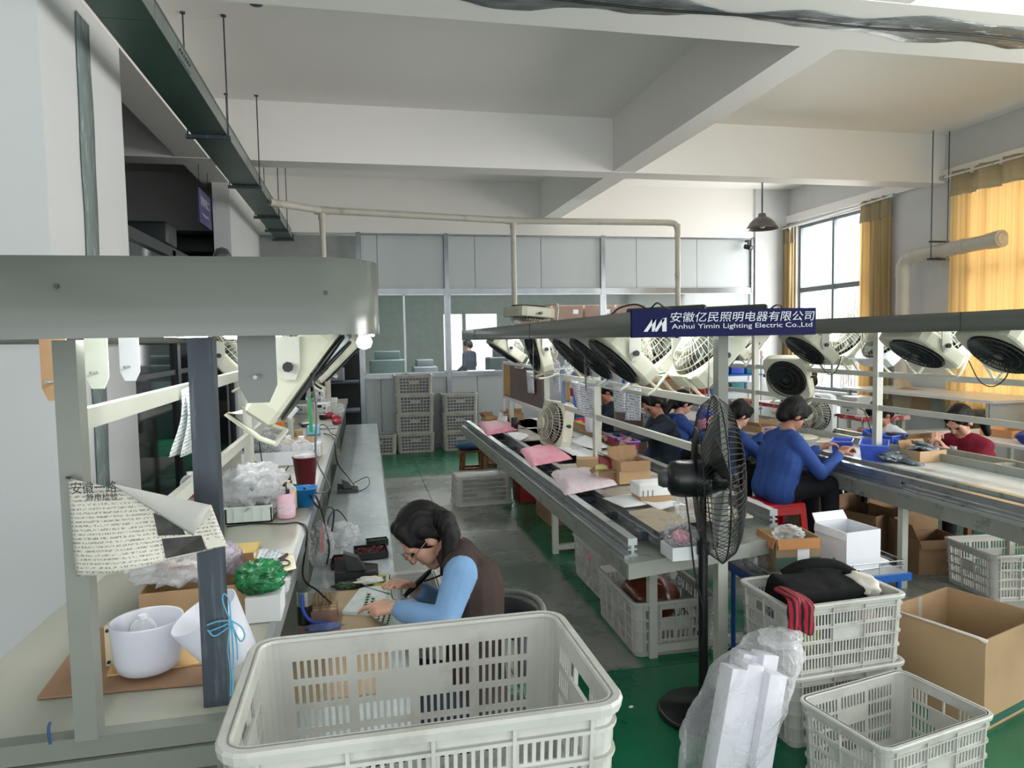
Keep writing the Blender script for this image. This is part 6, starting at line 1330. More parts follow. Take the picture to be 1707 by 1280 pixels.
# ---------------------------------------------------------------- goods on the right line
def T3(px, py, dz=0): return at(px, py, Z=.742+dz)
bl = 'blue slotted bins on the right line'
for k, (px, py, w_, d_, h_, rz, rx, lb) in enumerate(((1408, 752, .24, .15, .09, .85, 0, 'blue slotted bin just right of the man in blue on the right line'), (1462, 764, .34, .19, .12, .85, 0, 'largest blue slotted bin heaped beside the silver bags on the right line'), (1492, 742, .24, .14, .09, .3, 0, 'blue bin half hidden behind the largest one'), (1452, 735, .12, .09, .09, .2, .4, 'small blue bin standing at the white-shirted worker'), (1298, 728, .20, .12, .08, .4, 0, 'blue bin on the right line left of the man in blue'))):
    c = T3(px, py); bin_(lb, (c.x, c.y+.03, .742), (w_, d_, h_), rz, bl, rx=rx)
c = at(1150, 690, Z=.86); bin_('blue slotted bin leaning before the far woman in blue, left one', (3.62, c.y*1.0, .80), (.34, .16, .10), 1.1, bl, rx=.5)
bin_('blue slotted bin leaning before the far woman in blue, right one', (3.75, c.y-.22, .80), (.34, .16, .10), 1.0, bl, rx=.5)
foil = film('esd_film', (168, 178, 184), .6, .95, .15, 1, 50); esd = mat('silver_bag', (118, 128, 134), .25, metal=.25, var=.5, scale=40, bump=1., bscale=50)
def pile_bags(cx, cy, z, n, R_, sz, grp, base):
    rr = random.Random(int(cx*100))
    for i in range(n):
        a = rr.uniform(0, 2*PI); r_ = R_*math.sqrt(rr.random()); x, y = cx+r_*math.cos(a)*.8, cy+r_*math.sin(a); zz = z+i*.010*(1-r_/R_*.5)
        solo('silver_bag', MB().blob((x, y, zz+.014), (sz, sz*.7, .016), 3, .4, 6, i+n, None, Euler((rr.uniform(-.3, .3), rr.uniform(-.3, .3), a)).to_matrix(), True), esd, ORD[i % 8]+base, 'bag', grp)
c = T3(1508, 772); pile_bags(c.x, c.y+.02, .742, 8, .13, .075, 'silver parts bags before the blue bins', ' silver parts bag from the bottom of the heap beside the largest blue bin')
c = T3(1552, 770); carton('carton', 'open brown carton with printed side holding silver bags', (c.x, c.y+.08, .742), (.26, .18, .085), .12, (('b', 20, .06),))
pile_bags(c.x, c.y+.08, .80, 6, .08, .07, 'silver parts bags in the brown carton', ' silver parts bag from the bottom inside the brown carton')
c = T3(1530, 742); carton('carton', 'low open carton in front of the woman in maroon', (c.x+.05, c.y+.12, .742), (.36, .2, .06), .15, (('f', 20, .04), ('l', 40, .05)))
c = T3(1275, 720); carton('carton', 'brown open carton before the worker behind the wire fan', (c.x, c.y+.1, .742), (.22, .3, .06), .2, (('l', 40, .05), ('r', 40, .05)))
# pale pcb panels, papers, water bottle, tape, white fan and small tools on the right line
for k, (px, py, lb) in enumerate(((1350, 728, 'left'), (1375, 733, 'middle'), (1400, 728, 'right'))):
    c = T3(px, py); sheet_paper(lb+' cream work sheet on the counter before the man in blue', [T3(px-16, py+6, .002), T3(px+14, py+4, .002), T3(px+18, py-5, .002), T3(px-8, py-4, .002)], m=mat('cream_sheet', (222, 214, 196), .7), curl=.004, seed=k, grp='cream sheets on the right line')
c = T3(1368, 722); t = thing('water_bottle', 'pale blue water bottle on the right counter beside the man in blue', 'bottle', c); vprof([(0, 0), (.032, 0), (.033, .12), (.02, .15), (.018, .17), (0, .17)], c, mat('water_blue', (130, 160, 210), .2, alpha=.8), t, 'body'); part('cap', MB().cyl(c+Vx((0, 0, .12)), c+Vx((0, 0, .18)), .033, n=16), mat('cap_grey', (120, 134, 170), .4), t)
c = T3(1385, 724); solo('black_clips', MB().blob(c+Vx((0, 0, .015)), (.04, .025, .02), 3, .5, 6, 3, .742), black_plastic, 'small black clips lying beside the water bottle', 'clips')
c = at(1350, 690, X=4.25); o = loose(proto_w, (4.30, c.y, .93), rot=(0, 0, .5), label='white box fan standing on the right counter behind the man in blue', group='box fans off the hoods')
t = thing('desk_sensor', 'thin black arm rising from the small blue bin', 'tool', T3(1455, 740)); part('arm', MB().tube([T3(1456, 735, .06), at(1447, 700, X=4.05), at(1440, 684, X=4.06), at(1428, 678, X=4.07)], .004, 6), wire_black, t)
# the far side bench along the right windows: red-edged table, instruments, blue racks
t = thing('side_table', 'table with a red-painted edge under the right windows', 'table', (5.9, 8.2, 0)); part('tabletop', MB().box(5.5, 6.1, 6.9, 9.3, .72, .75), mat('pale_table', (210, 212, 210), .5), t); part('edge', MB().box(5.48, 5.5, 6.9, 9.3, .71, .76).box(5.5, 6.1, 6.88, 6.9, .71, .76), mat('red_edge', (176, 50, 60), .5, dirt=(226, 190, 190), dscale=14, dth=.55), t)
for x in (5.55, 6.05):
    for y in (6.95, 8.1, 9.25): part('leg', MB().box(x-.02, x+.02, y-.02, y+.02, 0, .72), cream_metal, t)
for k, (x, y, w_, d_, h_, mm, lb) in enumerate(((5.75, 8.2, .22, .3, .16, white_plastic, 'white instrument case on the red-edged table'), (5.8, 7.35, .3, .3, .2, mat('meter', (190, 196, 196)), 'grey printer-like instrument on the near end of the red-edged table'), (5.75, 8.75, .12, .12, .2, mat('aqua', (140, 200, 196), .3), 'aqua plastic jug on the red-edged table'))):
    t = thing('instrument_case', lb, 'instrument', (x, y, .75)); part('body', MB().rbox((0, 0, h_/2), (w_, d_, h_), .012), mm, t, False); part('front_panel', MB().box(-w_/2-.002, -w_/2, -d_*.35, d_*.35, h_*.3, h_*.8), mat('panel_grey', (150, 156, 158), .5), t, False)
    part('knob', MB().cyl((-w_/2-.012, 0, h_*.2), (-w_/2, 0, h_*.2), .012, n=10), dark_steel, t, False)
t = thing('wall_bench', 'white work table against the right wall below the vent outlet', 'table', (6.9, 7.6, 0)); part('tabletop', MB().box(6.5, 7.35, 6.2, 8.6, .93, .96), white_plastic, t)
for x, y in ((6.55, 6.3), (6.55, 8.5), (7.3, 6.3), (7.3, 8.5)): part('leg', MB().box(x-.02, x+.02, y-.02, y+.02, 0, .93), cream_metal, t)
part('end_panel', MB().box(6.52, 7.3, 6.24, 6.26, .3, .93), white_wall, t)
# blue parts racks at the far end of the right line
rk = mat('rack_blue', (58, 120, 206), .4); rw = mat('rack_white', (226, 230, 234), .4)
for k, (x, y, w_, n, lb) in enumerate(((3.55, 10.2, .9, 4, 'blue and white shelf rack at the far left behind the middle line'), (4.75, 10.0, .9, 5, 'blue rack with white bins behind the worker in the blue coat'), (5.85, 10.35, .8, 5, 'tall blue and white rack beside the back window'))):
    t = thing('storage_rack', lb, 'rack', (x, y, 0))
    for sx in (-1, 1):
        for sy in (-1, 1): part('post', MB().box(sx*w_/2-.02, sx*w_/2+.02, sy*.18-.02, sy*.18+.02, 0, 1.45 if k else 1.2), rw if k == 2 else rk, t, False)
    for i in range(n): part('shelf', MB().box(-w_/2, w_/2, -.2, .2, .25+i*.27, .275+i*.27), rk if i % 2 else rw, t, False)
    rr = random.Random(k)
    for i in range(n):
        for j in range(3):
            cc = rr.choice([(blue_plastic, 'blue'), (rw, 'white'), (kraft, 'brown'), (red_plastic, 'red'), (mat('teal_bin', (70, 150, 160), .4), 'teal')]); cx_ = x-w_/3+j*w_/3
            o = solo('stock_box', MB().rbox((cx_, y, .275+i*.27+.07), (w_/3-.05, .3, .13), .01), cc[0], '%s box on the %s shelf of the %s rack, %s place' % (cc[1], ['lowest', 'second', 'third', 'fourth', 'top'][i], ['left', 'middle', 'right'][k], ['left', 'centre', 'right'][j]), 'box', 'boxes on the back racks')
solo('pink_poster', MB().box(4.9, 5.75, 11.235, 11.252, 1.3, 2.1), mat('poster_pink', (226, 60, 100), .5, dirt=(240, 200, 210), dscale=3, dth=.6), 'pink poster at the back partition seen between the right line fans', 'poster')
solo('orange_jar', MB().lathe([(0, 0), (.10, 0), (.13, .06), (.13, .14), (.06, .2), (0, .2)], (4.25, 9.45, 1.1), 20), mat('orange_glass', (206, 90, 40), .2), 'orange glass jar glimpsed behind the near post of the middle line', 'jar')
solo('jar_stand', MB().rbox((4.25, 9.45, .55), (.6, .5, 1.1), .02), mat('brown_cabinet', (150, 120, 96), .6), 'brown cabinet carrying the orange jar behind the lines', 'cabinet')
# ---------------------------------------------------------------- curtains
def curtain_mat():
    m = mat('curtain_cloth', (190, 170, 122), .85, var=.05, scale=3); nt = m.node_tree; N = nt.nodes; L = nt.links; b_ = N['Principled BSDF']
    tc = N.new('ShaderNodeTexCoord'); mp = N.new('ShaderNodeMapping'); mp.inputs['Scale'].default_value = (1, 38, .001); L.new(tc.outputs['UV'] if 0 else tc.outputs['Object'], mp.inputs[0])
    w = N.new('ShaderNodeTexNoise'); w.inputs['Scale'].default_value = 1.; w.inputs['Detail'].default_value = 2; L.new(mp.outputs[0], w.inputs[0])
    r = N.new('ShaderNodeValToRGB'); r.color_ramp.interpolation = 'LINEAR'; e = r.color_ramp.elements; e[0].position = .38; e[0].color = lin((150, 126, 82))+(1,); e[1].position = .62; e[1].color = lin((206, 190, 146))+(1,)
    L.new(w.outputs[0], r.inputs[0]); L.new(r.outputs[0], b_.inputs['Base Color'])
    t = N.new('ShaderNodeBsdfTranslucent'); t.inputs[0].default_value = lin((236, 190, 120))+(1,); ms = N.new('ShaderNodeMixShader'); ms.inputs[0].default_value = .2
    L.new(b_.outputs[0], ms.inputs[1]); L.new(t.outputs[0], ms.inputs[2]); L.new(ms.outputs[0], N['Material Output'].inputs[0]); return m
cm_ = curtain_mat(); cband = mat('curtain_header', (166, 152, 120), .85, var=.1, scale=10, stretch=(1, .2, 14), translucent=.05)
def curtain(label, y0, y1, ztop, zbot, waves, amp=.06, rod=True):
    t = thing('curtain', label, 'curtain', (XW-.12, (y0+y1)/2, zbot))
    f = lambda y: XW-.09+amp*.75*math.sin(waves*2*PI*y)+amp*.3*math.sin(waves*5.1*PI*y+1)
    def g(z0, z1): return lambda u, v: (f(u)*1.0+(0), y0+(y1-y0)*u+.02*math.sin(u*9+v*2), z0+(z1-z0)*v)
    part('cloth', MB().sheet(g(zbot, ztop-.30), max(24, int(waves*14)), 8), cm_, t); part('header', MB().sheet(g(ztop-.305, ztop), max(24, int(waves*14)), 3), cband, t)
    for k in range(int(waves)): part('ring', MB().tube([(XW-.14, y0+(y1-y0)*(k+.25)/waves+.002, ztop-.05+.028*1), (XW-.14+.02, y0+(y1-y0)*(k+.25)/waves, ztop-.05), (XW-.14, y0+(y1-y0)*(k+.25)/waves, ztop-.078), (XW-.16, y0+(y1-y0)*(k+.25)/waves, ztop-.05)], .005, 6, True), alum, t)
    return t
curtain('narrow gathered curtain at the far side of the bright window', 10.95, 11.5-.28, 3.56, .55, 3, .05)
curtain('gathered beige striped curtain between the bright window and the vent pipe', 8.68, 9.32, 3.62, .45, 3.5, .055)
curtain('wide closed beige curtain glowing with daylight at the right picture edge', 5.0, 7.66, 3.68, .42, 7, .055)
t = thing('curtain_rod', 'thin white curtain rod above the bright window', 'rod', (XW-.14, 9.9, 3.55)); part('rod', MB().cyl((XW-.14, 8.6, 3.58), (XW-.14, 11.2, 3.52), .013, n=10), white_plastic, t); part('finial', MB().cyl((XW-.14, 8.56, 3.58), (XW-.14, 8.62, 3.58), .03, n=12), alum, t)
t = thing('curtain_rod', 'curtain rod carrying the wide closed curtain', 'rod', (XW-.14, 6.3, 3.64)); part('rod', MB().cyl((XW-.14, 4.9, 3.63), (XW-.14, 7.72, 3.63), .013, n=10), white_plastic, t); part('finial', MB().cyl((XW-.14, 7.70, 3.63), (XW-.14, 7.76, 3.63), .03, n=12), alum, t)
# dark cabinet beside the curtain, boxes under it
solo('dark_cabinet', MB().rbox((6.85, 5.28, .95), (.4, .5, 1.9), .01), mat('cabinet_brown', (52, 28, 30), .4), 'dark red-brown cabinet at the right picture edge before the curtain', 'cabinet')
solo('cabinet_plate', MB().box(6.64, 6.649, 5.26, 5.34, 1.28, 1.35), white_plastic, 'small white tag on the dark cabinet', 'tag') if 0 else None
c = at(1660, 760, Z=.80)
t = thing('low_table', 'low table behind the woman in maroon carrying an orange tray and blue sacks', 'table', (5.75, 5.2, 0)); part('tabletop', MB().box(5.3, 6.3, 4.3, 5.8, .72, .745), white_plastic, t)
for x in (5.35, 6.25):
    for y in (4.35, 5.75): part('leg', MB().box(x-.02, x+.02, y-.02, y+.02, 0, .72), cream_metal, t)
carton('orange_tray', 'shallow orange-brown carton tray on the low table at the right edge', (5.75, 5.3, .745), (.36, .3, .07), .1, (), mat('orange_card', (196, 140, 92), .7), mat('orange_card', (196, 140, 92)))
for k in range(2): solo('blue_sack', MB().blob((5.55+k*.32, 4.85, .80), (.17, .15, .07), 3, .25, 4, 7+k, .745), mat('sack_blue', (50, 66, 150), .5, var=.2, scale=30, bump=.6, bscale=40), ['left', 'right'][k]+' blue woven sack with a white label on the low table', 'sack', 'blue sacks')
# ---------------------------------------------------------------- shrubs outside the window
sh = MB(); rr = random.Random(11)
for _ in range(420):
    x = 9.6+rr.uniform(0, 1.4); y = rr.uniform(8.4, 13.6); z = rr.uniform(.2, 1.6); a, b_ = rr.uniform(-.5, .5), rr.uniform(-.5, .5); L_ = rr.uniform(.5, 1.1); p = Vx((x, y, z)); d_ = Vx((a*.5, a, 1)).normalized()*L_
    sh.cyl(p, p+d_, .011, .003, 4, False, False)
    for _k in range(3): q_ = p+d_*rr.uniform(.3, .9); e = Vx((rr.uniform(-.5, .5), rr.uniform(-.5, .5), rr.uniform(.2, .7)))*.5; sh.cyl(q_, q_+e, .007, .002, 3, False, False)
solo('hedge', sh, mat('twigs', (184, 170, 148), .8, var=.25), 'sunlit leafless hedge outside the bright window', 'hedge', kind='stuff')
solo('outside_ground', MB().box(7.9, 16, 4, 18, -.6, -.5), mat('pale_ground', (210, 208, 200), .9), 'pale ground outside the right windows', 'ground')
# ---------------------------------------------------------------- things in the room beyond the partition
fr_items = [((.55, 14.2, 0), (.7, .6, 1.5), (70, 92, 90), 'tall green-grey machine beyond the left pane'), ((1.35, 15.0, 0), (.5, .6, 1.3), (84, 92, 96), 'grey machine beside the partition mullion'), ((2.25, 13.1, 0), (.75, .5, 1.12), (190, 200, 206), 'pale printer-like machine beyond the middle pane'), ((3.0, 14.2, 0), (.9, .5, 1.5), (40, 52, 52), 'dark cabinet beyond the middle pane'), ((4.4, 14.3, 0), (1.2, .5, 1.6), (70, 74, 78), 'dark shelving beyond the company sign')]
for p, sz, col_, lb in fr_items:
    t = thing('machine', lb, 'machine', p, 0, 'machines in the far room'); part('body', MB().rbox((0, 0, sz[2]*.45), (sz[0], sz[1], sz[2]*.9), .03), mat('mach%d' % sum(col_), col_, .4, var=.15), t, False); part('top_unit', MB().rbox((0, 0, sz[2]*.95), (sz[0]*.7, sz[1]*.7, sz[2]*.12), .02), mat('mach%d' % sum(col_), col_), t, False); part('panel', MB().box(-sz[0]*.3, sz[0]*.3, -sz[1]/2-.004, -sz[1]/2+.002, sz[2]*.5, sz[2]*.7), mat('mach_panel', (150, 160, 164), .3), t, False)
for k in range(4):
    x = 3.2+k*.62; t = thing('wooden_crate', ORD[k]+' brown case from the left on top of the shelving beyond the partition', 'case', (x, 12.9, 1.95), 0, 'brown cases beyond the partition'); part('body', MB().rbox((0, 0, .18), (.58, .4, .36), .008), mat('case_brown', (134, 100, 80), .6, var=.1), t, False); part('paper_tag', MB().box(.1, .2, -.203, -.2, .2, .28), paper, t, False)
t = thing('case_shelf', 'tall shelf holding the brown cases beyond the partition', 'shelf', (4.15, 12.9, 0)); part('shelf', MB().box(-1.3, 1.3, -.22, .22, 1.9, 1.95), dark_steel, t, False)
for x in (-1.27, 0, 1.27):
    for y in (-.2, .2): part('post', MB().box(x-.02, x+.02, y-.02, y+.02, 0, 1.9), dark_steel, t, False)
# dark corridor beyond the left bench: shelf with boxes
t = thing('dark_shelf', 'dark storage shelf in the corridor beyond the left bench', 'shelf', (-.55, 12.6, 0))
part('back', MB().box(-1.43, .05, 13.0, 13.05, 0, 2.1), mat('dark_panel', (26, 24, 26), .7), t)
for z in (.5, 1.0, 1.5): part('shelf', MB().box(-1.4, 0, 12.4, 13.0, z, z+.03), dark_steel, t)
for k, (x, z) in enumerate(((-.9, 1.03), (-.4, 1.03), (-.7, .53), (-.2, 1.53))): solo('stored_box', MB().rbox((x, 12.65, z+.12), (.3, .3, .22), .01), (mat('dark_box', (70, 56, 48), .8), mat('greyish_box', (120, 122, 126), .7))[k % 2], ['left box on the middle shelf of the dark corridor', 'right box on the middle shelf of the dark corridor', 'box on the low shelf of the dark corridor', 'pale box on the top shelf of the dark corridor'][k], 'box', 'boxes in the dark corridor')
struct('trim_15', MB().box(-1.43, .05, 11.6, 11.7, 2.2, 3.4), mat('corridor_panel', (150, 152, 150), .6))
# black things lying on top of the middle hood
for k, (x0, x1) in enumerate(((1.32, 1.55), (1.60, 1.86))):
    t = thing('rolled_blind', ['left', 'right'][k]+' dark rolled tube lying on top of the middle hood above the sign', 'roll', (x1, 3.05, 1.81), 0, 'dark rolls on the middle hood'); part('roll', MB().cyl((x0, 3.35, 1.826), (x1, 3.0, 1.828), .016, n=14), mat('roll_dark', (52, 54, 50), .5), t); part('end', MB().cyl((x1, 3.0, 1.828), (x1+.004, 2.995, 1.828), .012, n=12), black_plastic, t)
for k, pts in enumerate(([(1.21, 3.3, 1.81), (1.22, 3.2, 1.84), (1.26, 3.1, 1.85), (1.30, 3.05, 1.825), (1.36, 3.02, 1.82)], [(1.28, 3.0, 1.815), (1.31, 2.98, 1.85), (1.36, 3.02, 1.835), (1.42, 3.05, 1.82)], [(1.88, 3.0, 1.815), (1.90, 2.98, 1.835), (1.94, 3.0, 1.835), (1.96, 3.02, 1.815)])):
    cable(['tangled black wire on the left top edge of the middle hood', 'tangled black wire beside the left dark roll on the hood', 'short black wire curl on the hood right of the dark rolls'][k], pts, .004)
for k, (x, y, zt) in enumerate(((1.80, 3.34, 1.7), (1.84, 3.6, 1.7), (1.86, 4.3, 1.7), (1.42, 4.2, 1.7), (1.44, 5.6, 1.7))):
    cable(ORD[k]+' drooping fan cord under the middle hood', [(x-.05, y, zt), (x-.06, y-.02, zt-.2), (x-.03, y+.05, zt-.33), (x, y+.14, zt-.28), (x+.02, y+.18, zt-.12)], .003, mat('grey_cable', (120, 124, 120)), name='fan_cord').__setitem__('group', 'fan cords')
for k, (x, y) in enumerate(((3.64, 3.55), (3.70, 5.1))):
    cable(['fan cord drooping below the largest louvered fan on the right', 'fan cord hanging beside the tied fan on the right line'][k], [(x, y+.1, 1.52), (x+.03, y+.05, 1.40), (x+.02, y-.05, 1.37), (x, y-.15, 1.42), (x, y-.2, 1.52)], .0035, name='fan_cord')
# ---------------------------------------------------------------- tall wire pedestal fan
c0 = at(1166, 1130, Z=0); c0 = Vx((1.585, 3.10, 0))
t = thing('pedestal_fan', 'tall black wire fan on a round base at the near end of the middle line', 'fan', c0); blk = mat('fan_black', (20, 21, 24), .3, var=.1)
hz_ = at(1175, 797, Y=2.86).z; hc = Vx((at(1174, 800, Y=2.86).x, 2.86, hz_)); c0 = Vx((at(1172, 900, Y=2.86).x, 2.86, 0)); t.location = c0
part('base', MB().lathe([(0, 0), (.20, 0), (.205, .015), (.19, .03), (.05, .05), (.03, .07), (0, .07)], c0, 36), blk, t)
part('pole', MB().cyl(c0+Vx((0, 0, .05)), (c0.x, c0.y, hz_-.30), .021, n=14).cyl((c0.x, c0.y, hz_-.32), (c0.x, c0.y, hz_-.07), .015, n=14), blk, t)
part('pole_collar', MB().cyl((c0.x, c0.y, hz_-.34), (c0.x, c0.y, hz_-.28), .028, n=14), blk, t)
az = math.radians(20); nx = Vx((math.cos(az), -math.sin(az), .02)).normalized(); Rf = nx.to_track_quat('Z', 'Y').to_matrix(); cc = hc+nx*.055
part('motor_housing', MB().lathe([(0, -.10), (.05, -.10), (.075, -.085), (.082, -.05), (.082, .06), (.07, .085), (.03, .09), (0, .09)], hc-nx*.06, 24, Rf), blk, t)
part('motor_cap', MB().lathe([(0, -.14), (.03, -.14), (.04, -.12), (.04, -.095)], hc-nx*.06, 16, Rf), mat('cap_grey2', (70, 72, 74), .4), t)
part('cord', MB().tube(curve([hc-nx*.08+Vx((0, 0, -.08)), (c0.x-.06, c0.y, hz_-.25), (c0.x-.04, c0.y, hz_-.42), (c0.x-.01, c0.y-.02, hz_-.6), (c0.x-.02, c0.y-.02, .3)], 6), .004, 6), wire_black, t)
Rr = .365
def cage(dep, sgn, n, kink):
    m = MB()
    for i in range(n):
        a = 2*PI*i/n; pts = []
        for k in range(9):
            q = .16+.84*k/8; tw = a+kink*(q-.16)*.9; z = sgn*dep*math.sqrt(max(0, 1-q**2.6)); pts.append(cc+Rf @ Vx((Rr*q*math.cos(tw), Rr*q*math.sin(tw), z)))
        m.tube(pts, .0016, 3)
    return m
part('front_cage', cage(.10, 1, 84, .5), blk, t); part('rear_cage', cage(.10, -1, 84, -.5), blk, t)
m = MB()
for q, sg in ((1, 0), (.16, 1), (.16, -1), (.62, 1), (.62, -1)):
    z = sg*.10*math.sqrt(max(0, 1-q**2.6)); m.tube([cc+Rf @ Vx((Rr*q*math.cos(b_), Rr*q*math.sin(b_), z)) for b_ in [2*PI*i/40 for i in range(40)]], .0035 if q == 1 else .0025, 5, True)
part('cage_ring', m, blk, t)
part('hub', MB().lathe([(0, -.04), (.05, -.04), (.055, .03), (.03, .06), (0, .06)], cc, 20, Rf), blk, t)
for b_ in range(3):
    a0 = b_*2*PI/3+.4; part('blade', MB().sheet(lambda u, v, a0=a0: tuple(cc+Rf @ Vx(((.05+.26*u)*math.cos(a0+(v-.5)*(1.1-.2*u)+.3*u), (.05+.26*u)*math.sin(a0+(v-.5)*(1.1-.2*u)+.3*u), (v-.5)*.07))), 8, 6, .002), mat('fan_blade_dark', (66, 68, 66), .4), t)
# ---------------------------------------------------------------- blue cart with wire rail, cartons on it
q4 = [at(1200, 938, Z=.52), at(1300, 985, Z=.52), at(1478, 972, Z=.52), at(1420, 918, Z=.52)]
cx0, cy0 = sum(p.x for p in q4)/4, sum(p.y for p in q4)/4
ct = thing('blue_cart', 'low blue cart top with a thin wire guard rail behind the stacked crates', 'cart', (cx0, cy0, 0)); zc = .52
X0, X1, Y0, Y1 = 1.84, 2.62, 2.93, 3.36
bcm = mat('cart_blue', (34, 92, 170), .35)
part('tray', MB().box(X0, X1, Y0, Y1, zc-.035, zc), bcm, ct); part('top_plate', MB().box(X0+.015, X1-.015, Y0+.015, Y1-.015, zc, zc+.004), mat('cart_steel', (170, 176, 178), .3, metal=.5), ct)
m = MB(); 
for z in (.035, .06): m.tube([(X0+.02, Y0+.02, zc+z), (X1-.02, Y0+.02, zc+z), (X1-.02, Y1-.02, zc+z), (X0+.02, Y1-.02, zc+z)], .003, 5, True)
part('guard_rail', m, alum, ct)
for x in np.linspace(X0+.02, X1-.02, 6):
    for y in (Y0+.02, Y1-.02): part('rail_post', MB().cyl((x, y, zc), (x, y, zc+.06), .003, n=6), alum, ct)
for x in (X0+.04, X1-.04):
    for y in (Y0+.04, Y1-.04): part('leg', MB().cyl((x, y, .06), (x, y, zc-.03), .013, n=8), bcm, ct); part('wheel', MB().cyl((x-.012, y, .032), (x+.012, y, .032), .03, n=14), black_plastic, ct)
o_ = carton('carton', 'worn kraft carton with green base and orange tape flap on the blue cart', (2.04, 3.08, zc+.005), (.22, .2, .20), -.12, (('f', 168, .05), ('l', 165, .05), ('r', 170, .04)), mat('kraft_green', (150, 128, 96), .75, var=.15, dirt=(96, 84, 66), dscale=10, dth=.62), mat('flap_orange', (172, 118, 66), .7))
part('printed_band', MB().box(-.111, .111, -.1015, -.1, .045, .11), mat('band_green', (70, 98, 84), .6), o_, False); part('printed_label', MB().box(-.005, .055, -.1025, -.1015, .09, .175), paper, o_, False)
bag('clear crumpled bag sticking out of the worn kraft carton', (2.04, 3.08, zc+.20), (.07, .06, .04), 71, bagf, None, flat=zc+.17)
o_ = carton('white_carton', 'open white carton with torn top edge on the blue cart', (2.40, 3.12, zc+.005), (.21, .22, .20), .10, (('l', 172, .04), ('b', 35, .05)), mat('carton_white', (220, 222, 228), .6, var=.03), mat('carton_white', (220, 222, 228)))
solo('paper_stack', MB().rbox((2.55, 3.2, zc+.015), (.12, .26, .015), .002), paper, 'white papers lying on the right end of the blue cart', 'paper')
cable('black cable coiled at the front of the blue cart', [(2.18, 2.98, zc+.01), (2.20, 2.96, zc+.07), (2.23, 2.99, zc+.09), (2.25, 3.0, zc+.02), (2.2, 2.95, zc+.01), (2.3, 2.9, zc+.05)], .004)
bag('clear bag lying on the blue cart under the wire fan', (1.92, 3.16, zc+.06), (.06, .08, .05), 72, bagf, None, flat=zc+.005)
# black folded bag, striped cloth and tote in the upper stacked crate
zb = .575
def slabcloth():
    from mathutils import noise
    m = MB(); f = lambda u, v: (1.735+.40*u-.02*v, 2.60+.02*u+.17*v, zb+.045+.035*v-.02*u+.010*noise.noise(Vector((u*5, v*3, 1)))-.085*max(0, 1-min(u, 1-u, v*1.2+.0, 1-v)*14)**2)
    return m.sheet(f, 36, 24, .02)
t = thing('folded_jacket', 'black folded bag lying over the upper stacked crate', 'clothing', (1.95, 2.70, zb-.05)); blkc = cloth('black_nylon', (18, 19, 20))
part('body', slabcloth(), blkc, t); part('fold', MB().blob((2.0, 2.80, zb+.035), (.17, .05, .04), 3, .25, 4, 6, zb-.03), blkc, t); part('sleeve', MB().tube(curve([(1.86, 2.84, zb+.03), (1.95, 2.82, zb+.075), (2.08, 2.80, zb+.07), (2.16, 2.76, zb+.03)], 6), .03, 10), blkc, t)
solo('tote_bag', MB().blob((2.15, 2.70, zb+.015), (.055, .10, .045), 3, .35, 4, 8, zb-.03), mat('tote_white', (222, 216, 204), .8, var=.05, dirt=(40, 34, 32), dscale=9, dth=.60, dw=.01), 'white tote with black lettering-like marks at the right of the folded bag', 'bag')
def scarf(u, v):
    x = 1.67+.11*u-.03*v+.008*math.sin(v*9); k = min(1, v/.4); y = 2.62-.125*k+.006*math.sin(u*12+v*3)-(.006*math.sin(u*9)+.01)*(v > .4); z = zb+.055+.012*math.sin(u*5)-.20*max(0, v-.4)-.01*u; return (x, y, z)
def stripe_mat():
    m = mat('striped_cloth', (150, 24, 44), .85); nt = m.node_tree; N = nt.nodes; L = nt.links; w = N.new('ShaderNodeTexWave'); w.inputs['Scale'].default_value = 14; w.inputs['Distortion'].default_value = 1.5; tc = N.new('ShaderNodeTexCoord'); L.new(tc.outputs['Object'], w.inputs[0])
    r = N.new('ShaderNodeValToRGB'); e = r.color_ramp.elements; e[0].position = .35; e[0].color = lin((34, 22, 30))+(1,); e[1].position = .5; e[1].color = lin((168, 26, 48))+(1,); L.new(w.outputs[0], r.inputs[0]); L.new(r.outputs[0], N['Principled BSDF'].inputs['Base Color']); return m
solo('striped_cloth', MB().sheet(scarf, 14, 18, .008), stripe_mat(), 'red and black striped cloth hanging over the rim of the upper stacked crate', 'cloth')
for k, (x, y, col_) in enumerate(((1.82, 2.62, (206, 208, 90)), (1.98, 2.60, (96, 110, 130)), (2.12, 2.62, (226, 196, 190)))): solo('parts_pack', MB().blob((x, y+.04, .44), (.075, .06, .10), 3, .3, 5, 80+k, .33), mat('pack%d' % k, col_, .6, var=.3, scale=30), ['yellow-green', 'blue-grey', 'pale pink'][k]+' pack seen through the slots of the upper stacked crate', 'pack', 'packs inside the upper crate')
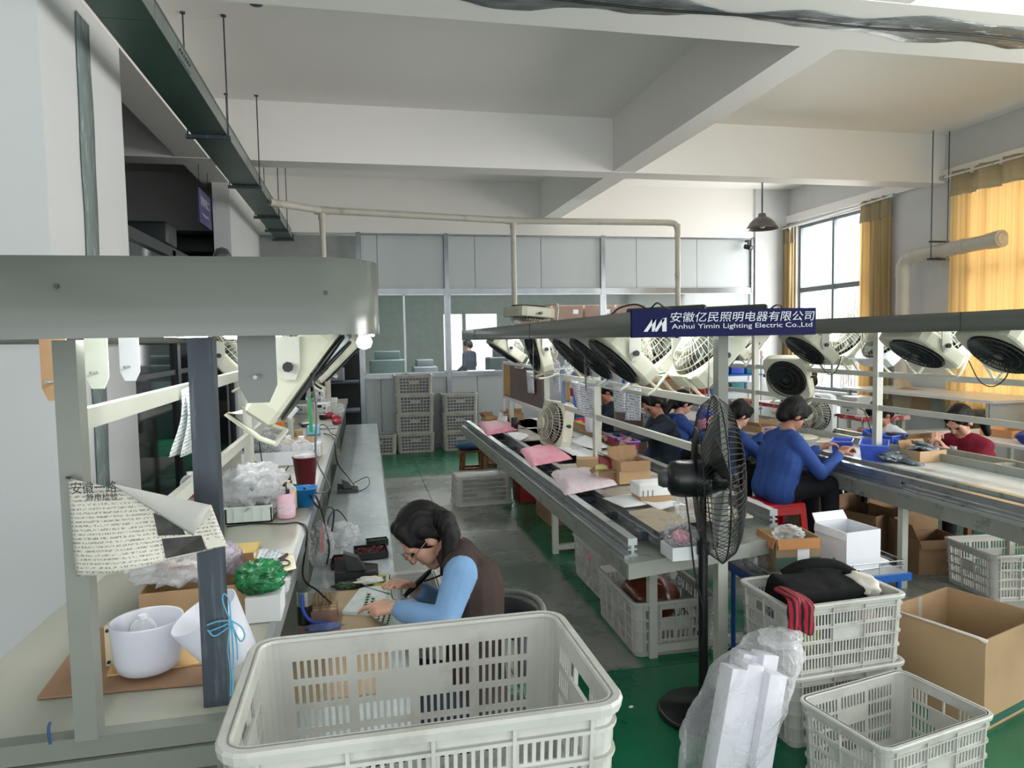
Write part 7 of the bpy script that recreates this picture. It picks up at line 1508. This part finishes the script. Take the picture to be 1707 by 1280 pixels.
# clear bag with white boxes leaning against the lower crate
t = thing('wrapped_boxes', 'large clear plastic bag with long white boxes leaning on the stacked crates', 'bag', (1.44, 2.45, 0)); wbx = mat('box_white', (226, 226, 234), .5, var=.02); 
for k, (x, y, rx_, ry_, rz_) in enumerate(((1.335, 2.42, -.10, .28, .1), (1.415, 2.44, -.10, .27, .06), (1.495, 2.40, -.12, .26, -.02), (1.44, 2.53, -.08, .30, .1), (1.52, 2.50, -.1, .27, .12))):
    part('white_box', MB().rbox((x, y, .215), (.075, .08, .42 if k != 2 else .36), .003, (rx_, ry_, rz_)), wbx, t)
def shellbag():
    m = MB(); n = 40; mm_ = 18; from mathutils import noise
    vv = []
    for j in range(mm_+1):
        v = j/mm_; cx_ = 1.29+.30*v-.02; cy_ = 2.42+.06*v; rx_ = .12+.06*math.sin(v*PI)+.05*(v > .75)*(v-.75)*4; ry_ = .10+.045*math.sin(v*PI); z = .005+.50*v
        if v > .85: rx_ *= 1-(v-.85)*2.2; ry_ *= 1-(v-.85)*2.2; z = .005+.50*v
        for i in range(n):
            a = 2*PI*i/n; k = 1+.22*noise.noise(Vx((math.cos(a)*2, math.sin(a)*2, v*4)))+.09*noise.noise(Vx((math.cos(a)*7, math.sin(a)*7, v*11)))
            vv.append((cx_+rx_*k*math.cos(a), cy_+ry_*k*math.sin(a), max(.002, z+.02*noise.noise(Vx((a, v*5, 2))))))
    m.add(vv, [(j*n+i, j*n+(i+1) % n, (j+1)*n+(i+1) % n, (j+1)*n+i) for j in range(mm_) for i in range(n)], True); m.blob((1.60, 2.47, .50), (.085, .07, .035), 3, .4, 5, 9, None, None, True); return m
part('film', shellbag(), film('wrap_film', (250, 250, 254), .1, .65, .1, .8, 14), t)
# ---------------------------------------------------------------- cartons on the floor
bg_ = carton('big_carton', 'big open kraft carton with taped seam at the right edge of the picture', (2.72, 2.72, 0), (.52, .44, .40), math.radians(18), (), kraft, kraft, th=.006)
part('green_band', MB().box(-.261, .261, -.222, -.2195, .015, .05), mat('band_dark_green', (30, 92, 74), .6), bg_, False); part('tape_strip', MB().box(.0, .03, .2135, .216, .0, .40), mat('old_tape', (190, 180, 160), .4), bg_, False)
part('torn_edge', MB().tube([(-.262, .2, .402), (-.262, 0, .404), (-.262, -.19, .402), (-.25, -.222, .39)], [.004, .006, .007, .012], 8), mat('torn_paper', (214, 206, 196), .7), bg_, False)
solo('dark_cloth', MB().blob((2.78, 2.80, .10), (.15, .12, .09), 3, .3, 4, 14, .01), blkc, 'dark cloth at the bottom of the big open carton', 'cloth')
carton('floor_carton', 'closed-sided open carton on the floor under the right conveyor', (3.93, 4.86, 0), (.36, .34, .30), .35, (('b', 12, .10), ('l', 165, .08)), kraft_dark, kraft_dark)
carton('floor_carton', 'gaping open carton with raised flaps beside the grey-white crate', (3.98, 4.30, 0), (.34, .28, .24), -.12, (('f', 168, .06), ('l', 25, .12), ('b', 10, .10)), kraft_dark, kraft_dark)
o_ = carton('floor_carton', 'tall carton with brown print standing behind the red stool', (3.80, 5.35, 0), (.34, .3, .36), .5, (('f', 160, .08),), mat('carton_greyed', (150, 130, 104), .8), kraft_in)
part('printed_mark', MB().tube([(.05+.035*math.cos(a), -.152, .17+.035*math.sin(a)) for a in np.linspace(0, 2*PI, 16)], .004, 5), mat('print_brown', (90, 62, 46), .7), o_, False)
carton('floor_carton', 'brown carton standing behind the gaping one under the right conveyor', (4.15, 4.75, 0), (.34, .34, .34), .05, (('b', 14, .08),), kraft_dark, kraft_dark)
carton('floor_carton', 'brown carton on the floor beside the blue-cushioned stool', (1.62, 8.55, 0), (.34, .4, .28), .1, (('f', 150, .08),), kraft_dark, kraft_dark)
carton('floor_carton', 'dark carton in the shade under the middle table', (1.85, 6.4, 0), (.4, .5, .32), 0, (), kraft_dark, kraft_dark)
solo('red_box', MB().rbox((1.75, 7.3, .2), (.3, .4, .4), .01), mat('red_card', (150, 34, 36), .6), 'red carton in the shade under the far part of the middle table', 'box')
solo('under_shelf', MB().box(4.1, 4.35, 4.95, 6.4, .33, .5), mat('dark_drawer', (60, 34, 40), .6), 'dark drawer unit under the right conveyor beside the man\'s legs', 'drawer')
solo('back_bin', MB().rbox((6.0, 6.6, .3), (1.4, .5, .6), .02), mat('pale_box', (196, 200, 204), .6), 'long pale storage box on the floor behind the right line', 'box')
t = thing('brown_bag', 'glossy dark brown bag in the near crate under the middle table', 'bag', (1.62, 3.75, .03)); part('body', MB().blob((1.60, 3.78, .19), (.17, .2, .13), 3, .2, 4, 33, .03), mat('brown_bag', (92, 44, 26), .3, var=.4, scale=10), t); part('handle', MB().tube([(1.60+.05*math.cos(a), 3.68, .26+.05*math.sin(a)) for a in np.linspace(0, PI, 9)], .004, 6), mat('handle_tan', (180, 130, 90), .5), t)
solo('pink_cloth', MB().blob((1.6, 4.5, .24), (.14, .10, .03), 3, .3, 5, 35), pink_cloth, 'pink cloth in the second crate under the middle table', 'cloth')
bag('clear film filling the right part of the near crate under the table', (1.72, 3.95, .24), (.14, .14, .08), 91, bagf, None, flat=.12)
# mesh shelf and small floor litter
solo('floor_litter', MB().blob((.62+.0, 2.75, .004), (.014, .008, .005), 2, .3, 3, 3), white_plastic, 'tiny white scrap lying on the green floor', 'litter') if 0 else None
c = at(1052, 1180, Z=0); solo('floor_scrap', MB().blob((c.x, c.y, .006), (.012, .007, .006), 2, .3, 3, 3), white_plastic, 'tiny white scrap lying on the green floor by the near crate', 'scrap')
# black object and reel under the near left bench
solo('film_roll', MB().cyl((-1.0, 1.75, .62), (-.55, 1.75, .62), .07, n=20), mat('dark_roll', (40, 44, 46), .3), 'dark shiny roll lying under the near left bench', 'roll')
solo('roll_shelf', MB().box(-1.1, -.3, 1.6, 2.1, .53, .55), topm, 'small shelf under the near left bench carrying the dark roll', 'shelf')
solo('black_helmet', MB().lathe([(0, 0), (.014, 0), (.014, .012), (.009, .022), (0, .025)], (-.205, 1.2, 1.828), 16), black_plastic, 'black round cap lying on top of the left hood', 'cap')
